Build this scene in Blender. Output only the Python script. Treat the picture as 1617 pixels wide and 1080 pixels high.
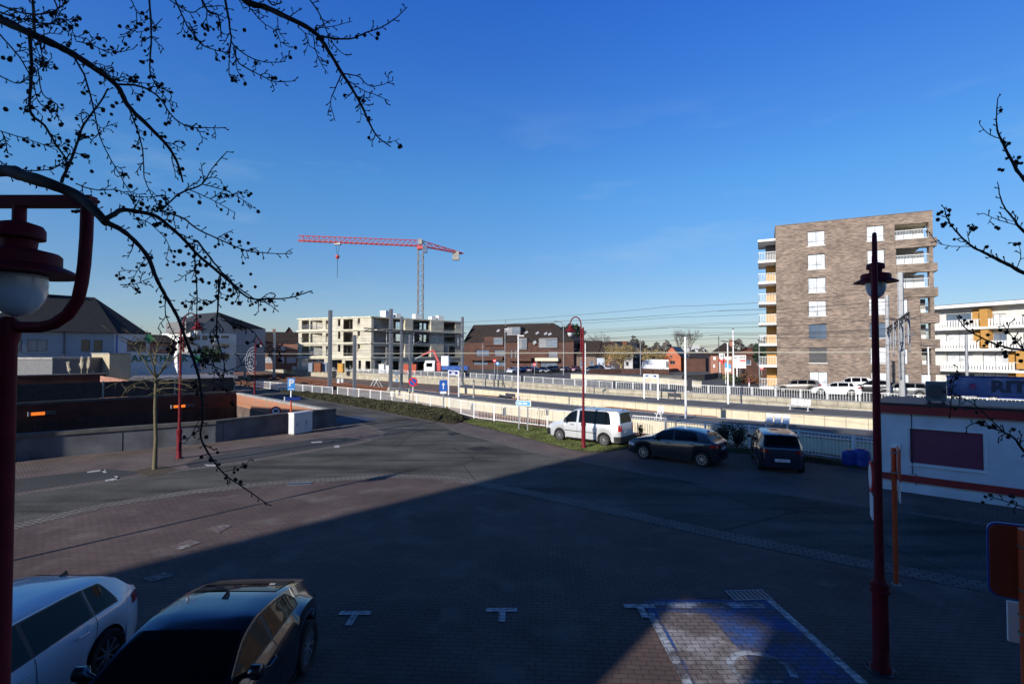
import bpy, bmesh, math, random
import numpy as np
from mathutils import Vector, Matrix
from mathutils.geometry import tessellate_polygon
R = math.radians
random.seed(7)
for o in list(bpy.data.objects): bpy.data.objects.remove(o)
SC = bpy.context.scene
COL = SC.collection
# ------------------------------------------------------------------ camera
CAMZ = 4.6; FPX = 808.0; W_, H_ = 1617.0, 1080.0; PITCH = math.atan(20 / 808.0)
cd = bpy.data.cameras.new('camera'); cam = bpy.data.objects.new('camera', cd); COL.objects.link(cam)
cd.sensor_width = 36; cd.lens = 36 * FPX / W_; cd.clip_end = 8000; cd.clip_start = .05
cam.location = (0, 0, CAMZ); cam.rotation_euler = (math.pi / 2 + PITCH, 0, 0)
SC.camera = cam
# ------------------------------------------------------------------ light
SUN_AZ = 38.0; SUN_EL = 20.0          # direction the light travels to (from +Y towards +X) and its elevation
Ld = Vector((math.sin(R(SUN_AZ)) * math.cos(R(SUN_EL)), math.cos(R(SUN_AZ)) * math.cos(R(SUN_EL)), -math.sin(R(SUN_EL))))
sl = bpy.data.lights.new('sun', 'SUN'); sl.energy = 5.0; sl.angle = R(.55); sl.color = (1, .93, .83)
so = bpy.data.objects.new('sun', sl); COL.objects.link(so); so.rotation_euler = Ld.to_track_quat('-Z', 'Y').to_euler()
wd = bpy.data.worlds.new('World'); SC.world = wd; wd.use_nodes = True
nt = wd.node_tree; nt.nodes.clear()
wo = nt.nodes.new('ShaderNodeOutputWorld'); bg = nt.nodes.new('ShaderNodeBackground'); sk = nt.nodes.new('ShaderNodeTexSky')
sk.sky_type = 'NISHITA'; sk.sun_disc = False; sk.sun_elevation = R(SUN_EL); sk.sun_rotation = R(SUN_AZ + 180)
sk.air_density = 1.0; sk.dust_density = .35; sk.ozone_density = 2.0
bg.inputs[1].default_value = .064
# thin cirrus, part of the sky itself
tc = nt.nodes.new('ShaderNodeTexCoord'); mp = nt.nodes.new('ShaderNodeMapping'); mp.inputs['Scale'].default_value = (2.2, 2.2, 9)
mp.inputs['Rotation'].default_value = (.25, .2, 0)
nz = nt.nodes.new('ShaderNodeTexNoise'); nz.inputs['Scale'].default_value = 1.6; nz.inputs['Detail'].default_value = 7; nz.inputs['Roughness'].default_value = .55
rp = nt.nodes.new('ShaderNodeValToRGB'); rp.color_ramp.elements[0].position = .57; rp.color_ramp.elements[1].position = .85
rp.color_ramp.elements[1].color = (.30, .30, .30, 1)
mx = nt.nodes.new('ShaderNodeMixRGB'); mx.inputs[2].default_value = (6.5, 8.6, 10.5, 1)
nt.links.new(tc.outputs['Generated'], mp.inputs[0]); nt.links.new(mp.outputs[0], nz.inputs['Vector']); nt.links.new(nz.outputs[0], rp.inputs[0])
sx = nt.nodes.new('ShaderNodeSeparateXYZ'); nt.links.new(tc.outputs['Generated'], sx.inputs[0])
ad = nt.nodes.new('ShaderNodeValToRGB'); nt.links.new(sx.outputs[2], ad.inputs[0]); EL = ad.color_ramp.elements
for p_, c_ in ((0.0, (1.0, 1.06, 1.38)), (.136, (.86, 1.15, 1.54)), (.306, (.70, 1.42, 2.08)), (.60, (.38, 1.22, 2.95)), (.67, (.06, .16, .42)), (1.0, (.02, .05, .13))):
    e_ = EL.new(p_) if p_ not in (0.0, 1.0) else EL[0 if p_ == 0 else len(EL) - 1]; e_.color = c_ + (1,)
ml = nt.nodes.new('ShaderNodeMixRGB'); ml.blend_type = 'MULTIPLY'; ml.inputs[0].default_value = 1
az = nt.nodes.new('ShaderNodeMath'); az.operation = 'MULTIPLY_ADD'; az.inputs[1].default_value = -.28; az.inputs[2].default_value = 1.0; nt.links.new(sx.outputs[0], az.inputs[0])
az2 = nt.nodes.new('ShaderNodeMath'); az2.operation = 'MAXIMUM'; az2.inputs[1].default_value = 1.0; nt.links.new(az.outputs[0], az2.inputs[0])
ml2 = nt.nodes.new('ShaderNodeMixRGB'); ml2.blend_type = 'MULTIPLY'; ml2.inputs[0].default_value = 1; nt.links.new(sk.outputs[0], ml2.inputs[1]); nt.links.new(az2.outputs[0], ml2.inputs[2])
nt.links.new(ml2.outputs[0], ml.inputs[1]); nt.links.new(ad.outputs[0], ml.inputs[2]); nt.links.new(ml.outputs[0], mx.inputs[1])
cm = nt.nodes.new('ShaderNodeValToRGB'); cm.color_ramp.elements[0].position = .30; cm.color_ramp.elements[0].color = (1, 1, 1, 1); cm.color_ramp.elements[1].position = .46; cm.color_ramp.elements[1].color = (0, 0, 0, 1); nt.links.new(sx.outputs[2], cm.inputs[0])
cx_ = nt.nodes.new('ShaderNodeMixRGB'); cx_.blend_type = 'MULTIPLY'; cx_.inputs[0].default_value = 1; nt.links.new(rp.outputs[0], cx_.inputs[1]); nt.links.new(cm.outputs[0], cx_.inputs[2]); nt.links.new(cx_.outputs[0], mx.inputs[0])
nt.links.new(mx.outputs[0], bg.inputs[0]); nt.links.new(bg.outputs[0], wo.inputs[0])
SC.view_settings.view_transform = 'Standard'; SC.view_settings.look = 'None'; SC.view_settings.exposure = 0.2; SC.view_settings.gamma = 1
SC.view_settings.use_curve_mapping = False
# ------------------------------------------------------------------ pixel helpers (survey of the photograph -> metres)
def ray(px, py):
    dx, dz = (px - 808.5) / FPX, -(py - 540) / FPX
    c, s = math.cos(PITCH), math.sin(PITCH)
    return Vector((dx, c - dz * s, s + dz * c))
def G(px, py, z=0.0):
    r = ray(px, py); t = (z - CAMZ) / r.z
    return Vector((r.x * t, r.y * t, z))
def D(px, py, d):
    r = ray(px, py); t = d / r.y
    return Vector((r.x * t, d, CAMZ + r.z * t))
# ------------------------------------------------------------------ materials
MATS = {}
def newmat(name):
    m = bpy.data.materials.new(name); m.use_nodes = True
    return m, m.node_tree, m.node_tree.nodes['Principled BSDF']
def mat(name, col, rough=.7, metal=0., var=.12, scale=3., bump=0., coat=0., spec=None, emit=None, coord='Object', detail=5):
    if name in MATS: return MATS[name]
    m, t, b = newmat(name)
    b.inputs['Roughness'].default_value = rough; b.inputs['Metallic'].default_value = metal
    if coat: b.inputs['Coat Weight'].default_value = coat; b.inputs['Coat Roughness'].default_value = .04
    if spec is not None: b.inputs['Specular IOR Level'].default_value = spec
    c = t.nodes.new('ShaderNodeTexCoord'); n = t.nodes.new('ShaderNodeTexNoise'); n.inputs['Scale'].default_value = scale; n.inputs['Detail'].default_value = detail
    t.links.new(c.outputs[coord], n.inputs['Vector'])
    r = t.nodes.new('ShaderNodeValToRGB'); r.color_ramp.elements[0].position = .3; r.color_ramp.elements[1].position = .7
    r.color_ramp.elements[0].color = tuple(x * (1 - var) for x in col) + (1,)
    r.color_ramp.elements[1].color = tuple(min(1, x * (1 + var)) for x in col) + (1,)
    t.links.new(n.outputs[0], r.inputs[0]); t.links.new(r.outputs[0], b.inputs['Base Color'])
    if bump:
        bp = t.nodes.new('ShaderNodeBump'); bp.inputs['Strength'].default_value = bump; bp.inputs['Distance'].default_value = .02
        t.links.new(n.outputs[0], bp.inputs['Height']); t.links.new(bp.outputs[0], b.inputs['Normal'])
    if emit: b.inputs['Emission Color'].default_value = emit[0] + (1,); b.inputs['Emission Strength'].default_value = emit[1]
    MATS[name] = m; return m
def brickmat(name, c1, c2, mortar, bw=.22, bh=.065, ms=.012, plane='wall', rough=.85, rot=0., big=.18, bscale=.4, offset=.5, stain=None):
    """bricks or pavers; plane 'wall' uses object x/z, 'ground' uses world x/y"""
    if name in MATS: return MATS[name]
    m, t, b = newmat(name); b.inputs['Roughness'].default_value = rough; b.inputs['Specular IOR Level'].default_value = .3
    if plane in ('wall','wallm'):
        c = t.nodes.new('ShaderNodeTexCoord'); s = t.nodes.new('ShaderNodeSeparateXYZ'); t.links.new(c.outputs['Object'], s.inputs[0])
        a = t.nodes.new('ShaderNodeMath'); a.operation = 'ADD' if plane == 'wall' else 'SUBTRACT'; t.links.new(s.outputs[0], a.inputs[0]); t.links.new(s.outputs[1], a.inputs[1])
        k = t.nodes.new('ShaderNodeCombineXYZ'); t.links.new(a.outputs[0], k.inputs[0]); t.links.new(s.outputs[2], k.inputs[1]); vec = k.outputs[0]
    else:
        g = t.nodes.new('ShaderNodeNewGeometry'); k = t.nodes.new('ShaderNodeMapping'); k.inputs['Rotation'].default_value = (0, 0, rot)
        t.links.new(g.outputs['Position'], k.inputs[0]); vec = k.outputs[0]
    br = t.nodes.new('ShaderNodeTexBrick'); t.links.new(vec, br.inputs['Vector']); br.offset = offset
    br.inputs['Scale'].default_value = 1; br.inputs['Brick Width'].default_value = bw; br.inputs['Row Height'].default_value = bh
    br.inputs['Mortar Size'].default_value = ms; br.inputs['Mortar Smooth'].default_value = .2; br.inputs['Bias'].default_value = 0
    br.inputs['Color1'].default_value = c1 + (1,); br.inputs['Color2'].default_value = c2 + (1,); br.inputs['Mortar'].default_value = mortar + (1,)
    n = t.nodes.new('ShaderNodeTexNoise'); n.inputs['Scale'].default_value = bscale; n.inputs['Detail'].default_value = 8; n.inputs['Roughness'].default_value = .62; t.links.new(vec, n.inputs['Vector'])
    r = t.nodes.new('ShaderNodeValToRGB'); r.color_ramp.elements[0].position = .3; r.color_ramp.elements[1].position = .7
    r.color_ramp.elements[0].color = (1 - big,) * 3 + (1,); r.color_ramp.elements[1].color = (1 + big,) * 3 + (1,)
    x = t.nodes.new('ShaderNodeMixRGB'); x.blend_type = 'MULTIPLY'; x.inputs[0].default_value = 1
    t.links.new(n.outputs[0], r.inputs[0]); t.links.new(br.outputs[0], x.inputs[1]); t.links.new(r.outputs[0], x.inputs[2])
    out = x.outputs[0]
    if stain:
        n2 = t.nodes.new('ShaderNodeTexNoise'); n2.inputs['Scale'].default_value = stain[1]; n2.inputs['Detail'].default_value = 6; t.links.new(vec, n2.inputs['Vector'])
        r2 = t.nodes.new('ShaderNodeValToRGB'); r2.color_ramp.elements[0].position = stain[2]; r2.color_ramp.elements[1].position = stain[3]
        x2 = t.nodes.new('ShaderNodeMixRGB'); x2.inputs[2].default_value = stain[0] + (1,)
        t.links.new(n2.outputs[0], r2.inputs[0]); t.links.new(r2.outputs[0], x2.inputs[0]); t.links.new(out, x2.inputs[1]); out = x2.outputs[0]
    t.links.new(out, b.inputs['Base Color'])
    bp = t.nodes.new('ShaderNodeBump'); bp.inputs['Strength'].default_value = .35; bp.inputs['Distance'].default_value = .01
    t.links.new(br.outputs['Fac'], bp.inputs['Height']); bp.invert = True; t.links.new(bp.outputs[0], b.inputs['Normal'])
    MATS[name] = m; return m
def groundmat(name, col, var, fine, rough=.9, patch=None, streak=None):
    """asphalt-like: large patches plus fine aggregate speckle, world coordinates"""
    if name in MATS: return MATS[name]
    m, t, b = newmat(name); b.inputs['Roughness'].default_value = rough; b.inputs['Specular IOR Level'].default_value = .25
    g = t.nodes.new('ShaderNodeNewGeometry')
    def noise(s, d): n = t.nodes.new('ShaderNodeTexNoise'); n.inputs['Scale'].default_value = s; n.inputs['Detail'].default_value = d; n.inputs['Roughness'].default_value = .6; t.links.new(g.outputs['Position'], n.inputs['Vector']); return n
    n1, n2 = noise(.35, 6), noise(fine, 3)
    r1 = t.nodes.new('ShaderNodeValToRGB'); r1.color_ramp.elements[0].position = .32; r1.color_ramp.elements[1].position = .68
    r1.color_ramp.elements[0].color = tuple(x * (1 - var) for x in col) + (1,); r1.color_ramp.elements[1].color = tuple(x * (1 + var) for x in (patch or col)) + (1,)
    r2 = t.nodes.new('ShaderNodeValToRGB'); r2.color_ramp.elements[0].position = .35; r2.color_ramp.elements[1].position = .68
    r2.color_ramp.elements[0].color = (.55, .55, .55, 1); r2.color_ramp.elements[1].color = (1.45, 1.45, 1.45, 1)
    x = t.nodes.new('ShaderNodeMixRGB'); x.blend_type = 'MULTIPLY'; x.inputs[0].default_value = 1
    t.links.new(n1.outputs[0], r1.inputs[0]); t.links.new(n2.outputs[0], r2.inputs[0]); t.links.new(r1.outputs[0], x.inputs[1]); t.links.new(r2.outputs[0], x.inputs[2]); out = x.outputs[0]
    if streak:   # darker tyre lines and pale scuffs drawn out along the road, cracks
        mp_ = t.nodes.new('ShaderNodeMapping'); mp_.inputs['Rotation'].default_value = (0, 0, streak[0]); mp_.inputs['Scale'].default_value = (.16, 1.5, 1); t.links.new(g.outputs['Position'], mp_.inputs[0])
        n3 = t.nodes.new('ShaderNodeTexNoise'); n3.inputs['Scale'].default_value = 1; n3.inputs['Detail'].default_value = 7; t.links.new(mp_.outputs[0], n3.inputs['Vector'])
        r3 = t.nodes.new('ShaderNodeValToRGB'); e3 = r3.color_ramp.elements; e3[0].position = .33; e3[0].color = (streak[1],) * 3 + (1,); e3[1].position = .66; e3[1].color = (1.3, 1.28, 1.2, 1); k3 = e3.new(.47); k3.color = (1, 1, 1, 1)
        x3 = t.nodes.new('ShaderNodeMixRGB'); x3.blend_type = 'MULTIPLY'; x3.inputs[0].default_value = 1; t.links.new(n3.outputs[0], r3.inputs[0]); t.links.new(out, x3.inputs[1]); t.links.new(r3.outputs[0], x3.inputs[2])
        vo = t.nodes.new('ShaderNodeTexVoronoi'); vo.feature = 'DISTANCE_TO_EDGE'; vo.inputs['Scale'].default_value = .22; wv = t.nodes.new('ShaderNodeMixRGB'); wv.inputs[0].default_value = .18; t.links.new(g.outputs['Position'], wv.inputs[1]); t.links.new(n1.outputs['Color'], wv.inputs[2]); t.links.new(wv.outputs[0], vo.inputs['Vector'])
        r4 = t.nodes.new('ShaderNodeValToRGB'); r4.color_ramp.elements[0].position = .0; r4.color_ramp.elements[0].color = (.35, .35, .35, 1); r4.color_ramp.elements[1].position = .006; t.links.new(vo.outputs['Distance'], r4.inputs[0])
        x4 = t.nodes.new('ShaderNodeMixRGB'); x4.blend_type = 'MULTIPLY'; x4.inputs[0].default_value = .8; t.links.new(x3.outputs[0], x4.inputs[1]); t.links.new(r4.outputs[0], x4.inputs[2]); out = x4.outputs[0]
    t.links.new(out, b.inputs['Base Color'])
    bp = t.nodes.new('ShaderNodeBump'); bp.inputs['Strength'].default_value = .4; bp.inputs['Distance'].default_value = .01; t.links.new(n2.outputs[0], bp.inputs['Height']); t.links.new(bp.outputs[0], b.inputs['Normal'])
    MATS[name] = m; return m
def wornmat(name, col, under, lo=.42, hi=.6, scale=2.5):
    """paint worn through to the paving underneath"""
    if name in MATS: return MATS[name]
    m, t, b = newmat(name); b.inputs['Roughness'].default_value = .8
    g = t.nodes.new('ShaderNodeNewGeometry'); n = t.nodes.new('ShaderNodeTexNoise'); n.inputs['Scale'].default_value = scale; n.inputs['Detail'].default_value = 8; n.inputs['Roughness'].default_value = .65
    t.links.new(g.outputs['Position'], n.inputs['Vector'])
    br = t.nodes.new('ShaderNodeTexBrick'); t.links.new(g.outputs['Position'], br.inputs['Vector']); br.inputs['Scale'].default_value = 1; br.inputs['Brick Width'].default_value = .22; br.inputs['Row Height'].default_value = .11
    br.inputs['Mortar Size'].default_value = .008; br.inputs['Color1'].default_value = (1, 1, 1, 1); br.inputs['Color2'].default_value = (.78, .78, .78, 1); br.inputs['Mortar'].default_value = (.2, .2, .2, 1)
    r = t.nodes.new('ShaderNodeValToRGB'); r.color_ramp.elements[0].position = lo; r.color_ramp.elements[1].position = hi; r.color_ramp.elements[0].color = under + (1,); r.color_ramp.elements[1].color = col + (1,)
    x = t.nodes.new('ShaderNodeMixRGB'); x.blend_type = 'MULTIPLY'; x.inputs[0].default_value = 1
    t.links.new(n.outputs[0], r.inputs[0]); t.links.new(r.outputs[0], x.inputs[1]); t.links.new(br.outputs[0], x.inputs[2]); t.links.new(x.outputs[0], b.inputs['Base Color'])
    MATS[name] = m; return m
M_pave = brickmat('plaza_pavers', (.132, .096, .088), (.112, .082, .076), (.060, .042, .036), .22, .11, .008, 'ground', rot=.06, big=.3, bscale=.5, stain=((.19, .165, .15), .9, .55, .8))
M_side = brickmat('pink_pavers', (.17, .135, .122), (.145, .115, .105), (.07, .05, .045), .22, .11, .007, 'ground', rot=.75, big=.3, bscale=.6)
M_asph = groundmat('asphalt', (.076, .070, .060), .30, 26, patch=(.092, .09, .083), streak=(.9, .55))
M_asph2 = groundmat('bay_asphalt', (.065, .065, .066), .2, 38)
M_kerb = brickmat('kerb_stone', (.205, .19, .172), (.165, .155, .14), (.075, .066, .06), .24, .13, .02, 'ground', rot=.4, big=.2, bscale=1.)
M_soil = groundmat('soil', (.10, .08, .055), .3, 14)
M_far = groundmat('far_asphalt', (.11, .11, .115), .2, 20)
M_ball = groundmat('ballast', (.17, .145, .125), .35, 9, patch=(.19, .13, .10))
M_grassb = groundmat('grass_base', (.07, .085, .03), .35, 16, patch=(.12, .10, .05))
M_plat = groundmat('platform_asphalt', (.15, .15, .155), .15, 22)
M_white = mat('white_paint', (.78, .78, .76), .6, var=.08, scale=6)
M_mark = wornmat('worn_white_marking', (.62, .62, .62), (.2, .17, .16), .35, .5, 6)
M_blue = wornmat('worn_blue_paint', (.03, .10, .34), (.12, .10, .105), .42, .58, 1.1)
M_pale = wornmat('worn_pale_paint', (.50, .56, .64), (.13, .12, .13), .42, .58, 2.6)
M_cream = mat('cream_concrete', (.60, .54, .41), .85, var=.12, scale=1.2)
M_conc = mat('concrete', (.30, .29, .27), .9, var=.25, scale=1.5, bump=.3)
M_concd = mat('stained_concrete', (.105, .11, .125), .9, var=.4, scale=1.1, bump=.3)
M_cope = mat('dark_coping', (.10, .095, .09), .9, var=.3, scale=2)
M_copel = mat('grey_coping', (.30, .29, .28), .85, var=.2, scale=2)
M_steel = mat('galvanised_steel', (.30, .31, .33), .55, .35, var=.12, scale=5)
M_steeld = mat('dark_steel', (.07, .07, .08), .5, .4, var=.2, scale=5)
M_red = mat('red_lamp_paint', (.135, .007, .015), .6, var=.22, scale=7, spec=.2)
M_orange = mat('orange_post_paint', (.55, .075, .018), .5, var=.1, scale=4)
M_redrust = mat('rust', (.22, .075, .03), .8, var=.3, scale=6)
M_black = mat('black_plastic', (.015, .015, .017), .5, var=.2)
M_rubber = mat('rubber', (.016, .016, .017), .85, var=.2)
M_glass = mat('window_glass', (.02, .027, .035), .06, 0, var=.2, spec=.8)
M_cglass = mat('car_glass', (.004, .005, .007), .04, 0, var=.1, spec=.18)
M_alloy = mat('alloy', (.62, .62, .64), .3, .8, var=.05)
M_wood = mat('fence_boards', (.045, .04, .038), .85, var=.3, scale=4)
M_bark = mat('bark', (.055, .042, .032), .9, var=.3, scale=14, bump=.6)
M_barkl = mat('pale_bark', (.115, .10, .055), .9, var=.3, scale=14, bump=.5)
M_twig = mat('twig_bark', (.022, .016, .013), .8, var=.25, scale=20)
M_ball2 = mat('seed_ball', (.016, .011, .009), .9, var=.3, scale=30)
M_signb = mat('sign_blue', (.02, .10, .42), .4, var=.03)
M_signl = mat('sign_light_blue', (.06, .32, .80), .4, var=.03)
M_signr = mat('sign_red', (.65, .03, .03), .4, var=.03)
M_signw = mat('sign_white', (.82, .82, .82), .45, var=.02)
M_signk = mat('sign_black', (.012, .012, .014), .5, var=.05)
M_navy = mat('sign_navy', (.015, .04, .22), .4, var=.03)
M_bowl = mat('lamp_bowl', (.62, .66, .70), .25, var=.05, coat=.5)
# ------------------------------------------------------------------ mesh builder
def frame(d):
    d = d.normalized(); a = Vector((0, 0, 1)) if abs(d.z) < .95 else Vector((1, 0, 0))
    x = d.cross(a).normalized(); return x, x.cross(d).normalized()
class MB:
    def __init__(s): s.v = []; s.f = []
    def add(s, vs, fs):
        b = len(s.v); s.v += [Vector(v) for v in vs]; s.f += [tuple(b + i for i in f) for f in fs]; return s
    def box(s, x0, x1, y0, y1, z0, z1):
        return s.add([(x0, y0, z0), (x1, y0, z0), (x1, y1, z0), (x0, y1, z0), (x0, y0, z1), (x1, y0, z1), (x1, y1, z1), (x0, y1, z1)],
                     [(0, 3, 2, 1), (4, 5, 6, 7), (0, 1, 5, 4), (1, 2, 6, 5), (2, 3, 7, 6), (3, 0, 4, 7)])
    def beam(s, p, q, w, h):
        p, q = Vector(p), Vector(q); x, y = frame(q - p); vs = []
        for c in (p, q):
            for a, b in ((-1, -1), (1, -1), (1, 1), (-1, 1)): vs.append(c + x * a * w / 2 + y * b * h / 2)
        return s.add(vs, [(0, 1, 2, 3), (7, 6, 5, 4), (0, 4, 5, 1), (1, 5, 6, 2), (2, 6, 7, 3), (3, 7, 4, 0)])
    def tube(s, pts, rs, n=8, cap=True):
        pts = [Vector(p) for p in pts]; k = len(pts)
        if not hasattr(rs, '__len__'): rs = [rs] * k
        base = len(s.v); x = None
        for i, p in enumerate(pts):
            d = (pts[min(i + 1, k - 1)] - pts[max(i - 1, 0)])
            if d.length < 1e-7: d = Vector((0, 0, 1))
            d.normalize()
            if x is None: x, _ = frame(d)
            x = (x - d * x.dot(d))
            if x.length < 1e-4: x, _ = frame(d)
            x.normalize(); y = d.cross(x)
            for j in range(n):
                a = 2 * math.pi * j / n; s.v.append(p + (x * math.cos(a) + y * math.sin(a)) * rs[i])
        for i in range(k - 1):
            for j in range(n):
                a, b = base + i * n + j, base + i * n + (j + 1) % n; s.f.append((a, b, b + n, a + n))
        if cap and n > 2: s.f.append(tuple(base + j for j in range(n))[::-1]); s.f.append(tuple(base + (k - 1) * n + j for j in range(n)))
        return s
    def lathe(s, prof, c, n=20):
        c = Vector(c); base = len(s.v); k = len(prof)
        for r, z in prof:
            for j in range(n): a = 2 * math.pi * j / n; s.v.append(c + Vector((r * math.cos(a), r * math.sin(a), z)))
        for i in range(k - 1):
            for j in range(n): a, b = base + i * n + j, base + i * n + (j + 1) % n; s.f.append((a, b, b + n, a + n))
        s.f.append(tuple(base + j for j in range(n))[::-1]); s.f.append(tuple(base + (k - 1) * n + j for j in range(n)))
        return s
    def ball(s, c, r, spikes=0, seg=6):
        c = Vector(c); prof = []; n = seg; m = seg // 2 + 1
        base = len(s.v)
        for i in range(1, m):
            th = math.pi * i / m
            for j in range(n): a = 2 * math.pi * j / n; s.v.append(c + Vector((math.sin(th) * math.cos(a), math.sin(th) * math.sin(a), math.cos(th))) * r)
        s.v.append(c + Vector((0, 0, r))); s.v.append(c - Vector((0, 0, r))); T = len(s.v) - 2
        for i in range(m - 2):
            for j in range(n): a, b = base + i * n + j, base + i * n + (j + 1) % n; s.f.append((a, a + n, b + n, b))
        for j in range(n): s.f.append((T, base + j, base + (j + 1) % n)); s.f.append((T + 1, base + (m - 2) * n + (j + 1) % n, base + (m - 2) * n + j))
        for _ in range(spikes):
            d = Vector((random.gauss(0, 1), random.gauss(0, 1), random.gauss(0, 1))).normalized(); x, y = frame(d)
            s.add([c + d * r * 1.45, c + x * r * .3, c - x * r * .15 + y * r * .26, c - x * r * .15 - y * r * .26], [(0, 1, 2), (0, 2, 3), (0, 3, 1)])
        return s
    def prism(s, pts, z0, z1):
        n = len(pts); b = len(s.v)
        s.v += [Vector((p[0], p[1], z0)) for p in pts] + [Vector((p[0], p[1], z1)) for p in pts]
        tr = tessellate_polygon([[Vector((p[0], p[1], 0)) for p in pts]])
        for t in tr:
            a, c, d = t
            v1 = pts[c][0] - pts[a][0], pts[c][1] - pts[a][1]; v2 = pts[d][0] - pts[a][0], pts[d][1] - pts[a][1]
            if v1[0] * v2[1] - v1[1] * v2[0] < 0: c, d = d, c
            s.f.append((b + n + a, b + n + c, b + n + d)); s.f.append((b + a, b + d, b + c))
        ar = sum(pts[i][0] * pts[(i + 1) % n][1] - pts[(i + 1) % n][0] * pts[i][1] for i in range(n))
        for i in range(n):
            j = (i + 1) % n
            s.f.append((b + i, b + j, b + n + j, b + n + i) if ar > 0 else (b + j, b + i, b + n + i, b + n + j))
        return s
    def quad(s, *p): return s.add(p, [tuple(range(len(p)))])
    def disc(s, c, nrm, r, t, n=24):
        nrm = Vector(nrm).normalized(); return s.tube([Vector(c), Vector(c) + nrm * t], r, n)
    def holes(s, u0, u1, z0, z1, hs, v0, v1):
        """upright wall slab with rectangular openings and reveals"""
        us = sorted({u0, u1} | {min(max(x, u0), u1) for h in hs for x in (h[0], h[1])}); zs = sorted({z0, z1} | {min(max(x, z0), z1) for h in hs for x in (h[2], h[3])})
        nu, nz_ = len(us) - 1, len(zs) - 1
        def solid(i, j):
            if i < 0 or j < 0 or i >= nu or j >= nz_: return False
            u, z = (us[i] + us[i + 1]) / 2, (zs[j] + zs[j + 1]) / 2
            return not any(h[0] < u < h[1] and h[2] < z < h[3] for h in hs)
        for i in range(nu):
            for j in range(nz_):
                if us[i + 1] - us[i] < 1e-5 or zs[j + 1] - zs[j] < 1e-5 or not solid(i, j): continue
                a, b, c, d = us[i], us[i + 1], zs[j], zs[j + 1]
                s.quad((a, v0, c), (b, v0, c), (b, v0, d), (a, v0, d)); s.quad((b, v1, c), (a, v1, c), (a, v1, d), (b, v1, d))
                if not solid(i - 1, j): s.quad((a, v1, c), (a, v0, c), (a, v0, d), (a, v1, d))
                if not solid(i + 1, j): s.quad((b, v0, c), (b, v1, c), (b, v1, d), (b, v0, d))
                if not solid(i, j - 1): s.quad((a, v1, c), (b, v1, c), (b, v0, c), (a, v0, c))
                if not solid(i, j + 1): s.quad((a, v0, d), (b, v0, d), (b, v1, d), (a, v1, d))
        return s
    def build(s, name, m, parent=None, world=False, smooth=None, kind=None):
        vs = s.v
        if parent is not None and world:
            inv = WM[parent.name].inverted(); vs = [inv @ v for v in vs]
        me = bpy.data.meshes.new(name); me.from_pydata([tuple(v) for v in vs], [], s.f); me.update()
        me.materials.append(m)
        if smooth is not None:
            me.shade_smooth()
            if smooth < 180: me.set_sharp_from_angle(angle=R(smooth))
        o = bpy.data.objects.new(name, me); COL.objects.link(o)
        if parent is not None: o.parent = parent; WM[o.name] = WM[parent.name]
        else: WM[o.name] = Matrix()
        if kind: o['kind'] = kind
        return o
WM = {}
def thing(name, label, cat, loc=(0, 0, 0), rz=0., group=None):
    o = bpy.data.objects.new(name, None); COL.objects.link(o); o.location = loc; o.rotation_euler = (0, 0, rz); o.empty_display_size = .3
    o['label'] = label; o['category'] = cat
    if group: o['group'] = group
    WM[o.name] = Matrix.Translation(Vector(loc)) @ Matrix.Rotation(rz, 4, 'Z'); return o
def tag(o, label, cat, group=None):
    o['label'] = label; o['category'] = cat
    if group: o['group'] = group
    return o
def copy_tree(o, loc=None, rz=None, label=None, parent=None):
    c = o.copy(); COL.objects.link(c)
    if parent is not None: c.parent = parent
    if loc is not None: c.location = loc
    if rz is not None: c.rotation_euler = (0, 0, rz)
    if label: c['label'] = label
    WM[c.name] = Matrix.Translation(c.location) @ Matrix.Rotation(c.rotation_euler[2], 4, 'Z') if parent is None else WM[parent.name]
    for ch in list(o.children): copy_tree(ch, parent=c)
    return c
_txt = {}
def text_mesh(txt, size, name, m, parent, mtx, align='CENTER', ext=.004, xs=1., bold=0.):
    """letters as thin raised mesh; mtx places the text's own x/y plane"""
    cu = bpy.data.curves.new('letters', 'FONT'); cu.body = txt; cu.size = size; cu.align_x = align; cu.align_y = 'CENTER'; cu.extrude = ext; cu.offset = bold; cu.resolution_u = 3
    to = bpy.data.objects.new('letters', cu); COL.objects.link(to); dg = bpy.context.evaluated_depsgraph_get(); dg.update()
    me = bpy.data.meshes.new_from_object(to.evaluated_get(dg)); bpy.data.objects.remove(to)
    me.transform(mtx @ Matrix.Diagonal((xs, 1, 1, 1))); me.materials.clear(); me.materials.append(m)
    o = bpy.data.objects.new(name, me); COL.objects.link(o); o.parent = parent; WM[o.name] = WM[parent.name]; return o
UPR = Matrix.Rotation(math.pi / 2, 4, 'X')   # text standing up, facing -y
def facemtx(x, y, z): return Matrix.Translation((x, y, z)) @ UPR
def face_cam(p): return math.atan2(-p[0], p[1]) * 1.0      # rz so local -y points to the camera
def pxpoly(pts, z=0.): return [G(x, y, z) for x, y in pts]
def lerp(a, b, t): return a + (b - a) * t
def resample(pts, step):
    out = [Vector(pts[0])]
    for a, b in zip(pts[:-1], pts[1:]):
        a, b = Vector(a), Vector(b); n = max(1, int((b - a).length / step))
        for i in range(1, n + 1): out.append(a.lerp(b, i / n))
    return out
def catmull(pts, k=4):
    pts = [Vector(p) for p in pts]; out = []
    for i in range(len(pts) - 1):
        p0, p1, p2, p3 = pts[max(i - 1, 0)], pts[i], pts[i + 1], pts[min(i + 2, len(pts) - 1)]
        for j in range(k):
            t = j / k; out.append(.5 * ((2 * p1) + (p2 - p0) * t + (2 * p0 - 5 * p1 + 4 * p2 - p3) * t * t + (3 * p1 - p0 - 3 * p2 + p3) * t ** 3))
    out.append(pts[-1]); return out
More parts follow.
